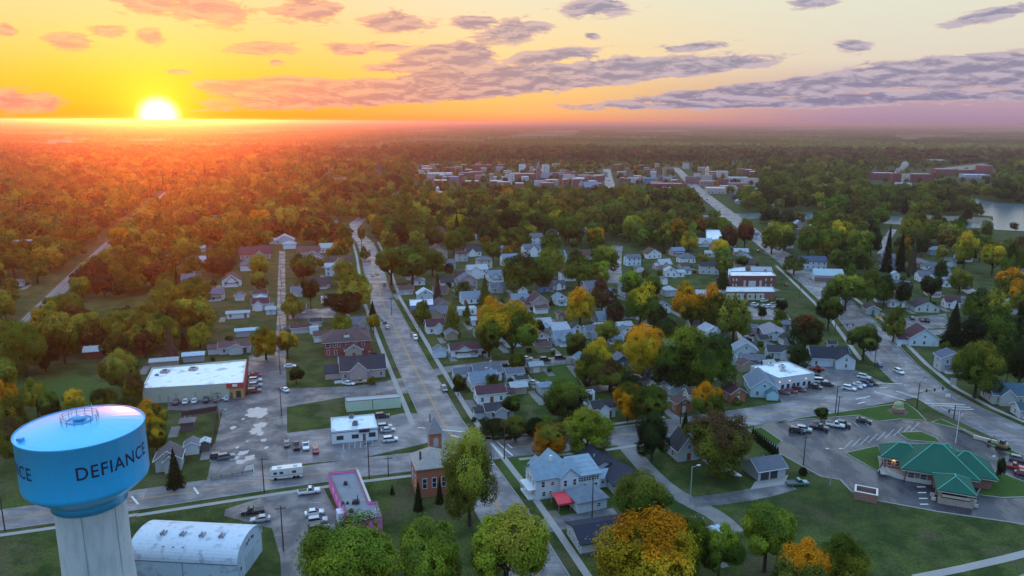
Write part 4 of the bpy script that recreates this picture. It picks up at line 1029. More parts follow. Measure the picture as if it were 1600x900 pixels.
t = thing('hip_roof_garage', 'white garage with dark grey hip roof in front of the large white corner house', 'garage', cx, cy, R(22)); KEEP.append(('disc', (cx+4, cy+4), 7))
q = MB(); q.box(0, 0, 0, 8.1, 7.2, 2.9); obj('wall', q, 'siding', t, (.55, .62, .68)); q = MB(); hip_roof(q, 0, 0, 8.1, 7.2, 2.9, 2.3); obj('roof', q, 'shingle', t, (.14, .17, .21))
panel_a = MB(); panel_a.box(2.2, -.04, .05, 4.0, -.012, 2.1); obj('garage_door', panel_a, 'plain', t, (.5, .54, .58)); add_window(t, 5.8, -.012, 1.0, 0, .9, .9, True)
cx, cy = G(885, 789)
t = thing('carport_canopy', 'red fabric carport canopy on thin legs beside the white garage', 'canopy', cx, cy, R(19)); KEEP.append(('disc', (cx, cy), 4))
q = MB(); vs = []; n = 8
for x in (-3.6, 3.6):
    for i in range(n+1): u = i/n*2-1; vs.append((x, u*3.0, 3.0-.75*abs(u)**1.8))
q.add(vs, [(i, n+1+i, n+2+i, i+1) for i in range(n)]); q.add([(x, y, z-.06) for x, y, z in vs], [(i, i+1, n+2+i, n+1+i) for i in range(n)])
q.add([(-3.6,-3.0,2.25),(3.6,-3.0,2.25),(3.6,-3.0,1.8),(-3.6,-3.0,1.8)], [(0,3,2,1)]); obj('cover', q, 'plain', t, (.55, .03, .05))
for x in (-3.1, 0, 3.1):
    for y in (-2.5, 2.5): q = MB(); q.tube((x, y, 0), (x, y, 2.1), .05); obj('leg', q, 'metal', t, (.5, .5, .5))

# ---- long dark-roofed ranch house by the gravel drive
ox, oy = G(950, 760); 
t = thing('ranch_house', 'long single-storey house with staggered black roof beside the gravel drive', 'house', ox, oy, A2)
cxr, cyr = 27.6, 191.5
KEEP.append(('disc', (29, 190), 9)); KEEP.append(('disc', (33, 183), 7)); KEEP.append(('disc', (25, 197), 7))
t.location = (27.0, 178.8, 0)
q = MB(); rf = MB()
gable_walls(q, 0, 0, 8.0, 9.4, 2.9, 1.9, 'y'); gable_roof(rf, 0, 0, 8.0, 9.4, 2.9, 1.9, 'y', .55)
gable_walls(q, -3.4, 9.2, 5.6, 19.6, 2.95, 2.3, 'y'); gable_roof(rf, -3.4, 9.2, 5.6, 19.6, 3.1, 2.3, 'y', .55)
obj('wall', q, 'siding', t, (.46, .47, .47)); obj('roof', rf, 'shingle', t, (.025, .028, .045))
for y in (1.5, 4.5, 7.5): add_window(t, -.012, y, 1.0, -math.pi/2, 1.2, 1.1, True)
for y in (11, 14, 17): add_window(t, -3.412, y, 1.0, -math.pi/2, 1.1, 1.1, True)
add_window(t, 4, -.012, 1.0, 0, 1.4, 1.1, True)
q = MB(); q.box(-.6, 13, 4.9, -.2, 13.4, 5.7); obj('roof_vent', q, 'metal', t, (.3, .3, .32))
# dark low house in the foreground
cx, cy = G(908, 868)
t = thing('low_house', 'low white house with a wide navy black roof beside the orange-leaved tree', 'house', cx, cy, R(16)); KEEP.append(('disc', (cx+6, cy+4), 9))
q = MB(); rf = MB(); gable_walls(q, 0, 0, 14.5, 9.4, 2.9, 1.7, 'x'); gable_roof(rf, 0, 0, 14.5, 9.4, 2.9, 1.7, 'x', .5)
obj('wall', q, 'siding', t, (.48, .50, .50)); obj('roof', rf, 'shingle', t, (.022, .026, .045))
for y in (1.6, 4.4, 7.2): add_window(t, -.012, y, 1.0, -math.pi/2, .9, 1.2, True)
add_window(t, 8.0, -.012, 1.2, 0, 1.6, .9, True); add_window(t, 11.5, -.012, 1.2, 0, .9, 1.0, True)
q = MB(); q.box(-.1, -.12, 0, 14.6, .02, .55); obj('foundation', q, 'brick', t, (.16, .12, .1))

# ---- bank with the green metal roof
bx, by = G(1411, 732, 3.6); brot = R(-22)
t = thing('bank_building', 'brick bank with a many-hipped green metal roof and a drive-through canopy', 'bank', bx, by, brot)
for x, y, r_ in ((8, 7, 13), (11, -6, 7), (-2, 9, 6), (20, 6, 6)):
    v = t.matrix_basis @ Vector((x, y, 0)); KEEP.append(('disc', (v.x, v.y), r_))
GR = (.006, .085, .055)
q = MB(); q.box(.6, .6, 0, 17, 15, 3.6); q.box(-3.9, 7.1, 0, 1, 14, 3.6); q.box(10.6, 14.9, 0, 14.2, 18, 3.6); q.box(16.9, 3.2, 0, 21.5, 13.6, 3.6); obj('wall', q, 'brick', t, (.30, .13, .10))
def hipm(x0, y0, x1, y1, z, rise, over=.6, name='roof'):
    r_ = MB(); hip_roof(r_, x0, y0, x1, y1, z, rise, over, .22); o = obj(name, r_, 'greenroof', t, GR)
    f_ = MB(); zz = z-.42
    f_.box(x0-over*.8, y0-over*.8, zz, x1+over*.8, y1+over*.8, z-.11); obj('fascia', f_, 'plain', o, (.52, .50, .46))
    w, d = x1-x0+2*over, y1-y0+2*over; e = min(w, d)/2*.98; X0, Y0, X1, Y1 = x0-over, y0-over, x1+over, y1+over
    rr0, rr1 = ((X0+e, (Y0+Y1)/2), (X1-e, (Y0+Y1)/2)) if w >= d else (((X0+X1)/2, Y0+e), ((X0+X1)/2, Y1-e))
    c_ = MB(); c_.tube((*rr0, z+rise+.03), (*rr1, z+rise+.03), .16, n=6)
    cs = ((X0, Y0, rr0), (X1, Y0, rr1 if w >= d else rr0), (X1, Y1, rr1), (X0, Y1, rr0 if w >= d else rr1))
    for a_, b_, r2 in cs: c_.tube((a_, b_, z+.1), (*r2, z+rise+.03), .11, n=6)
    obj('ridge_cap', c_, 'metal', o, (.05, .36, .27)); return o
hipm(0, 0, 17.6, 15.6, 3.6, 5.4); hipm(-4.5, 6.5, 6.0, 14.6, 3.55, 3.2); hipm(10.0, 14, 14.8, 18.6, 3.9, 2.3); hipm(9.5, 2.6, 22.1, 14.2, 3.5, 4.3)
# canopy
c0 = hipm(7.4, -10.0, 15.3, -.8, 3.7, 2.6, .5, 'canopy_roof')
for x in (7.8, 14.9):
    for y in (-9.6, -5.2, -1.0):
        q = MB(); q.box(x-.35, y-.35, 0, x+.35, y+.35, 3.3); obj('canopy_pier', q, 'brick', t, (.40, .30, .24))
q = MB(); q.box(7.4, -10.3, 0, 15.3, -10.0, 1.5); q.box(7.4, -10.35, 1.5, 15.3, -9.95, 1.6); obj('screen_wall', q, 'brick', t, (.42, .38, .32))
q = MB(); q.box(8.2, -10.25, 2.0, 14.5, -10.05, 2.6); obj('canopy_panel', q, 'plain', t, (.45, .38, .28))
for x in (6.6, 16.1):
    for y in (-9.0, -6.6): q = MB(); q.box(x-.5, y-.15, 0, x+.5, y+.15, .9); obj('bollard_sign', q, 'plain', t, (.5, .46, .4))
q = MB(); q.box(1, .3, 0, 7.2, .58, 1.15); q.box(7.6, .3, 0, 12, .58, 1.15); obj('plinth', q, 'plain', t, (.42, .40, .37))
panels = [(2.2, 1.5), (5.2, 1.5)]
for x, w in panels: add_window(t, x, .588, 1.15, 0, w, 1.3, True, (.5, .5, .5))
for x in (-2.6, -.6): add_window(t, x, 7.088, 1.0, 0, 1.1, 1.5, True, (.5, .5, .5))
for y in (8.5, 11.0): add_window(t, -3.912, y, 1.0, -math.pi/2, 1.2, 1.5, True, (.5, .5, .5))
q = MB()      # curved balustrade of the terrace
for i in range(14):
    a = R(170+i*9); x0, y0 = .2+3.6*math.cos(a), 4.6+3.9*math.sin(a); a2 = R(179+i*9); x1_, y1_ = .2+3.6*math.cos(a2), 4.6+3.9*math.sin(a2)
    q.tube((x0, y0, 1.15), (x1_, y1_, 1.15), .08, n=6); q.box(x0-.09, y0-.09, 0, x0+.09, y0+.09, 1.15); q.obox((x0+x1_)/2, (y0+y1_)/2, math.atan2(y1_-y0, x1_-x0), math.hypot(x1_-x0, y1_-y0), .08, .1, .95)
obj('balustrade', q, 'plain', t, (.42, .44, .44))
q = MB(); q.box(-5, 2, .0, 9, 14.5, .16); obj('terrace', q, 'walk', t)
q = MB(); q.lathe([(0, 0), (.12, .02), (.16, .14), (.1, .26), (0, .28)], 10); o = obj('wall_lamp', q, 'lampglow', t); o.location = (-1.6, 6.9, 2.6)
lp = bpy.data.lights.new('wall_lamp_light', 'POINT'); lp.energy = 25; lp.color = (1, .6, .28); lp.shadow_soft_size = .15
lo = bpy.data.objects.new('wall_lamp_light', lp); COL.objects.link(lo); lo.parent = t; lo.location = (-1.6, 6.6, 2.5)
# brick bin enclosure
cx, cy = G(1334, 780)
t = thing('bin_enclosure', 'small open-topped brick enclosure at the edge of the bank car park', 'enclosure', cx, cy, R(-26)); KEEP.append(('disc', (cx+2, cy+2), 4))
q = MB()
for b in ((0,0,5.4,.35),(0,.35,.35,4.2),(5.05,.35,5.4,4.2),(.35,3.85,5.05,4.2)): q.box(b[0], b[1], 0, b[2], b[3], 2.2)
obj('wall', q, 'brick', t, (.36, .17, .13))
q = MB()
for b in ((-.06,-.06,5.46,.41),(-.06,.41,.41,4.26),(4.99,.41,5.46,4.26),(.41,3.79,4.99,4.26)): q.box(b[0], b[1], 2.2, b[2], b[3], 2.32)
obj('coping', q, 'plain', t, (.55, .5, .45))
for i in range(2):
    d = thing('waste_bin', 'dark green waste bin inside the brick enclosure, ' + ('nearer the building side' if i else 'nearer the drive'), 'bin', 0, 0, R(-26)); v = t.matrix_basis @ Vector((1.6+i*2.2, 2.1, 0)); d.location = v
    q = MB(); q.box(-.9, -1.1, .1, .9, 1.1, 1.3); obj('body', q, 'metal', d, (.03, .07, .06)); q = MB(); q.box(-.95, -1.15, 1.31, .95, 1.15, 1.4); obj('lid', q, 'metal', d, (.05, .06, .07))
    THINGS[-1]['px'] = P(*d.location)

# ---- red two-storey house and its neighbour
A_ = G(505, 535, 6.4)
t = thing('red_house', 'two-storey red brick house with a brown hip roof and a white dormer', 'house', A_[0], A_[1], R(14.8)); KEEP.append(('disc', (A_[0]+9, A_[1]+7), 13))
q = MB(); q.box(0, 0, 0, 19, 11, 6.4); obj('wall', q, 'brick', t, (.34, .035, .03))
q = MB(); hip_roof(q, 0, 0, 19, 11, 6.4, 3.6, .6); ro = obj('roof', q, 'shingle', t, (.09, .06, .06))
q = MB(); q.box(-.62, -.62, 6.0, 19.62, -.5, 6.28); q.box(-.62, -.5, 6.0, -.5, 11.5, 6.28); obj('eaves_board', q, 'plain', t, (.5, .45, .42))
q = MB(); q.box(8.3, 1.2, 7.2, 10.7, 3.6, 8.7); dm = obj('dormer', q, 'plain', ro, (.6, .6, .6)); q = MB(); gable_roof(q, 8.3, 1.2, 10.7, 4.0, 8.7, .8, 'y', .2, .1); obj('dormer_roof', q, 'shingle', dm, (.09, .06, .06))
for x, s_ in ((1.8, 1.6), (4.4, .9), (6.2, .9), (9.4, .9), (13, .9), (16, .9)): add_window(t, x, -.012, 4.1, 0, s_, 1.6, False)
for x in (1.8, 4.8, 13): add_window(t, x, -.012, 1.0, 0, .9, 1.7, False)
t, *_ = house(532, 602, 592, 1.5, .7, 'x', PINKW, RDARK, 'xcl', R(14), 'grey gabled cottage with cross wings in front of the red two-storey house')
house(513, 533, 591, 1, .8, 'x', (.36,.40,.44), RGREY, 'g', R(14), 'small grey garden shed beside the grey gabled cottage', 'shed', 'shed')
house(540, 566, 560, 1.5, .8, 'y', (.40,.36,.30), RMAR, '', R(14), 'beige steep-gabled house pressed against the red two-storey house')
house(546, 578, 517, 1.5, .8, 'x', LGREY, RGREY, 'x', A2, 'pale grey house showing just behind the red two-storey house')

# ---- other buildings one can single out
house(1041, 1092, 723, 1.5, .95, 'y', (.50,.54,.56), RDARK, '', A2, 'white cottage with a steep black roof beside the broad brown tree', rise=3.6)
t, w, d, ht = house(1158, 1226, 753, 1, .8, 'x', (.42,.43,.45), RGREY, 'n', R(18), 'grey double garage with one open bay beside the bank car park', 'garage', 'garage')
q = MB(); q.box(-w/2+.8, -d/2-.05, .05, -w/2+3.4, -d/2-.012, 2.3); obj('open_bay', q, 'darkmetal', t); q = MB(); q.box(-w/2+3.9, -d/2-.05, .05, -w/2+6.2, -d/2-.012, 2.3); obj('open_bay', q, 'darkmetal', t)
q = MB(); q.box(-w/2+.5, -d/2-.03, 2.3, -w/2+6.5, -d/2-.012, 2.5); obj('trim_board', q, 'plain', t, TRIM)
t, w, d, ht = house(1160, 1214, 622, 1.5, 1.35, 'y', CYAN, (.13,.18,.24), '', AB, 'pale cyan cottage with blue grey gable roof beside the white-roofed commercial building')
q = MB(); rf = MB(); gable_walls(q, w*.05, -d/2-2.4, w*.05+4, -d/2, 2.4, 1.4, 'y'); gable_roof(rf, w*.05, -d/2-2.4, w*.05+4, -d/2, 2.4, 1.4, 'y', .25); obj('porch', q, 'siding', t, CYAN); obj('porch_roof', rf, 'shingle', t, (.10,.15,.2))
t, L4, ro = poly_building('commercial_building', 'boxy white commercial building with a flat white roof', 'building', [(1217, 591), (1273, 583), (1229, 564), (1173, 572)], 5.2, (.50, .52, .56), (.66, .72, .76), 'plain', .3, .3, 0, trim=(.45, .47, .5))
a, b, c_ = G(1217, 591, 5.2), G(1273, 583, 5.2), G(1173, 572, 5.2)
for f, nm in ((.12, 'window'), (.27, 'window'), (.43, 'window'), (.55, 'shop_window'), (.72, 'window'), (.86, 'window')):
    panel(t, a, b, 1.0 if nm == 'window' else .2, 2.5, f-.035, f+.04, nm, 'glass', None, .0, .08)
for x, y, s_ in ((1204, 570, 2.0), (1222, 573, 2.2), (1223, 578, 1.8)): lx, ly = local(t, x, y, 5.2); roof_unit(ro, lx, ly, 4.92, s_, s_*.7, 1.0, (.5, .5, .52))
for f in (.02, .3, .75): panel(t, a, b, 3.6, 3.8, f, f+.012, 'wall_lamp', 'lampglow', None, .05, .15)
t, w, d, ht = house(1256, 1326, 575, 1.5, .65, 'x', (.52,.60,.66), (.02,.025,.04), 'l', AB, 'large white house with several black gables beside the eastern road')
q = MB(); rf = MB(); gable_walls(q, 1.5, -d/2-3, 8.5, 0, 4.2, 2.6, 'y'); gable_roof(rf, 1.5, -d/2-3, 8.5, 0, 4.2, 2.6, 'y', .4); obj('cross_wing', q, 'siding', t, (.52,.60,.66)); ro = obj('roof', rf, 'shingle', t, (.02,.025,.04)); add_window(t, 5, -d/2-3.012, 1.0, 0, .8, 1.4, False); add_window(t, 5, -d/2-3.012, 3.6, 0, .8, 1.2, False)
house(1193, 1243, 562, 1, .6, 'x', (.52,.60,.66), RDARK, 'x', AB, 'white bungalow with a black roof just behind the white-roofed commercial building')
house(1143, 1182, 560, 1.5, .8, 'y', (.50,.58,.64), (.22,.25,.30), '', AB, 'white gabled house with a grey blue roof, farthest behind the pale cyan cottage')
house(1155, 1194, 573, 1, .5, 'x', (.20,.22,.26), RGREY, 'n', AB, 'low dark shed between the white gabled house and the commercial building', 'shed', 'shed')
house(1130, 1152, 572, 1, .8, 'x', (.42,.52,.55), RGREY, 'f', AB, 'small flat-roofed annexe half hidden by the big green tree', 'house')
t, w, d, ht = house(1184, 1228, 533, 1, 1.5, 'y', (.55,.64,.68), (.22,.20,.24), '', AB, 'large white hall with a shallow grey roof and two dark windows', 'hall', 'hall', rise=1.8)
house(1216, 1240, 517, 1, .9, 'x', (.40,.38,.40), RGREY, 'h', AB, 'small grey building joined to the back of the large white hall', 'building')
house(1112, 1136, 527, 1.5, .9, 'y', (.36,.42,.44), (.16,.2,.24), 'p', AB, 'grey cottage with a front porch beneath the pale olive tree')
house(1165, 1182, 521, 1, .8, 'x', (.4,.42,.45), RGREY, 'g', AB, 'small grey garage between the grey cottage and the large white hall', 'garage', 'garage')
t, L4, ro = poly_building('brick_building', 'dark red brick block with a white flat roof beside the traffic lights', 'building', [(1142, 431), (1213, 431), (1206, 424), (1140, 424)], 7.2, (.24, .05, .05), (.66, .70, .74), 'brick', .3, .4, 0, trim=(.6, .62, .65))
a, b = G(1142, 431, 7.2), G(1213, 431, 7.2)
for f in (.06, .13, .78, .9): panel(t, a, b, 4.2, 5.6, f-.015, f+.015, 'window', 'plain', (.55, .55, .52), .0, .08); panel(t, a, b, 1.0, 2.4, f-.015, f+.015, 'window', 'plain', (.5, .5, .48), .0, .08)
panel(t, a, b, .2, 4.2, .40, .56, 'large_window', 'plain', (.5, .58, .6), .0, .1); panel(t, a, b, .2, 4.4, .29, .34, 'large_window', 'plain', (.45, .5, .5), .0, .1); panel(t, a, b, .2, 4.4, .64, .69, 'large_window', 'plain', (.45, .5, .5), .0, .1)
t, L4, ro = poly_building('motel_building', 'long low building with pale green bays in front of the dark red brick block', 'building', [(1134, 456), (1211, 456), (1208, 448), (1136, 448)], 4.8, (.30, .12, .10), (.42, .50, .55), 'brick', .15, .3, 0, trim=(.45, .5, .52))
a, b = G(1134, 456, 4.8), G(1211, 456, 4.8)
for f in (.02, .22, .44, .62): panel(t, a, b, .2, 3.9, f, f+.16, 'wall_bay', 'plain', (.45, .50, .42), .0, .1)
for i in range(7): panel(t, a, b, 1.6, 3.0, .04+i*.11, .07+i*.11, 'window', 'glass', None, .11, .06)
house(1212, 1226, 478, 1, 1, 'x', (.2,.17,.16), RGREY, 'f', AB, 'small dark flat-roofed annexe at the end of the long low building', 'building')
t, L4, ro = poly_building('white_annexe', 'white flat-roofed annexe behind the dark red brick block', 'building', [(1138, 430), (1166, 428), (1164, 417), (1138, 419)], 4.5, (.5, .55, .58), (.55, .62, .68), 'plain', .2, .3, 0)
house(1243, 1291, 422, 2, .55, 'x', (.52,.60,.68), (.05,.08,.14), '', AB, 'two-storey white house with a navy roof beside the eastern road', rise=2.6)
t, w, d, ht = house(1265, 1317, 440, 1.5, .55, 'x', (.50,.58,.62), (.34,.44,.50), '', AB, 'white commercial house with a pale roof and brick lower wall beside the eastern road', 'shop')
q = MB(); q.box(-w/2-.1, -d/2-2.5, 0, w/2+.1, -d/2-.01, 2.6); obj('lower_front', q, 'brick', t, (.26, .15, .14))
t, w, d, ht = house(1405, 1466, 542, 1.5, .8, 'y', (.55,.66,.74), RMAR, 'l', AB, 'big white house with a steep maroon roof on the corner right of the eastern road', rise=4.0)
t, w, d, ht = house(1456, 1506, 583, 2, .75, 'y', (.42,.46,.52), (.08,.10,.15), 'p', AB, 'tall grey house with a low front porch beside the maroon-roofed white house')
house(1528, 1602, 634, 1.5, .8, 'x', (.40,.42,.42), (.05,.10,.14), 'x', AB, 'grey house with a teal dark roof behind the eastern pavement')
house(1576, 1625, 655, 1, .9, 'x', (.45,.50,.54), (.04,.07,.10), 'xp', AB, 'small white-gabled house at the right edge beside the pavement')
house(1417, 1467, 489, 1, .8, 'y', (.55,.60,.62), (.05,.035,.045), '', AB, 'low white building with a shallow dark brown roof behind the small car park')
house(1345, 1374, 492, 1, 1.1, 'y', (.34,.38,.38), (.075,.05,.055), '', AB, 'brown-roofed bungalow with a grey porch beside the eastern road', 'house')
house(1364, 1393, 474, 1.5, .7, 'x', (.50,.56,.60), (.10,.03,.035), '', AB, 'white house with a dark maroon roof behind the brown-roofed bungalow')
t, L4, ro = poly_building('corner_store', 'flat white store with a blue stripe and brick base beside the main road', 'store', [(641, 478), (677, 476), (676, 466), (640, 468)], 4.2, (.12, .22, .45), (.55, .58, .62), 'plain', .25, .3, 0, trim=(.6, .6, .62))
a, b = G(641, 478, 4.2), G(677, 476, 4.2); panel(t, a, b, 0, 2.2, 0, 1, 'brick_base', 'brick', (.35, .12, .10), .0, .12); panel(t, a, b, .7, 1.9, .2, .4, 'shop_window', 'glass', None, .13, .06); panel(t, a, b, .7, 1.9, .6, .8, 'shop_window', 'glass', None, .13, .06)
house(651, 676, 470, 1.5, .7, 'y', (.55,.62,.66), (.4,.48,.52), '', A2, 'white gabled house rising behind the blue-striped store')
house(675, 704, 490, 1.5, 1.3, 'y', (.3,.27,.26), (.06,.045,.055), '', A2, 'large dark barn-like house right of the blue-striped store')
t, L4, ro = poly_building('long_white_building', 'long white building with a row of blue windows between the eastern road and yellow tree', 'building', [(1104, 374), (1130, 374), (1124, 359), (1103, 359)], 4.5, (.50, .58, .62), (.66, .70, .74), 'plain', .25, .3, 0)
a, b = G(1104, 374, 4.5), G(1130, 374, 4.5)
for i in range(6): panel(t, a, b, 1.4, 3.0, .06+i*.15, .15+i*.15, 'window', 'plain', (.12, .25, .32), .0, .1)
house(343, 393, 553, 1, .5, 'x', (.50,.52,.54), (.10,.06,.06), 'xl', A2, 'white ranch house with a brown roof behind the long white-roofed store')
house(369, 406, 526, 1, .25, 'x', (.30,.38,.45), (.36,.48,.56), 'n', A2, 'long narrow metal shed behind the white ranch house', 'shed', 'shed')
house(287, 320, 566, 1, .35, 'x', (.30,.36,.42), (.40,.48,.56), 'n', A2, 'small pale metal shed on the grass behind the long store', 'shed', 'shed')
house(236, 280, 576, 1, .3, 'x', (.35,.32,.30), (.36,.36,.38), 'n', A2, 'flat metal lean-to at the back left corner of the long store', 'shed', 'shed')
house(132, 166, 560, 1, .8, 'x', (.30,.06,.05), (.40,.44,.46), 'n', A2, 'red barn with a pale metal roof at the edge of the meadow', 'barn', 'barn')
house(244, 290, 737, 1.5, .9, 'y', (.40,.42,.42), (.10,.085,.09), 'x', A2, 'weathered grey house half hidden behind the blue water tank')
house(290, 314, 711, 1, 1.0, 'y', (.60,.66,.70), (.14,.14,.17), 'g', A2, 'small white garage with a grey gable beside the left parking lot', 'garage', 'garage')
house(314, 329, 706, 1, 1.0, 'y', (.13,.11,.11), (.45,.48,.50), 'n', A2, 'narrow dark shed with a pale roof beside the small white garage', 'shed', 'shed')
house(283, 306, 674, 1, .9, 'x', (.14,.12,.12), (.17,.14,.14), 'hn', A2, 'brown hip-roofed garden pavilion below the row of parked cars', 'shed', 'shed')

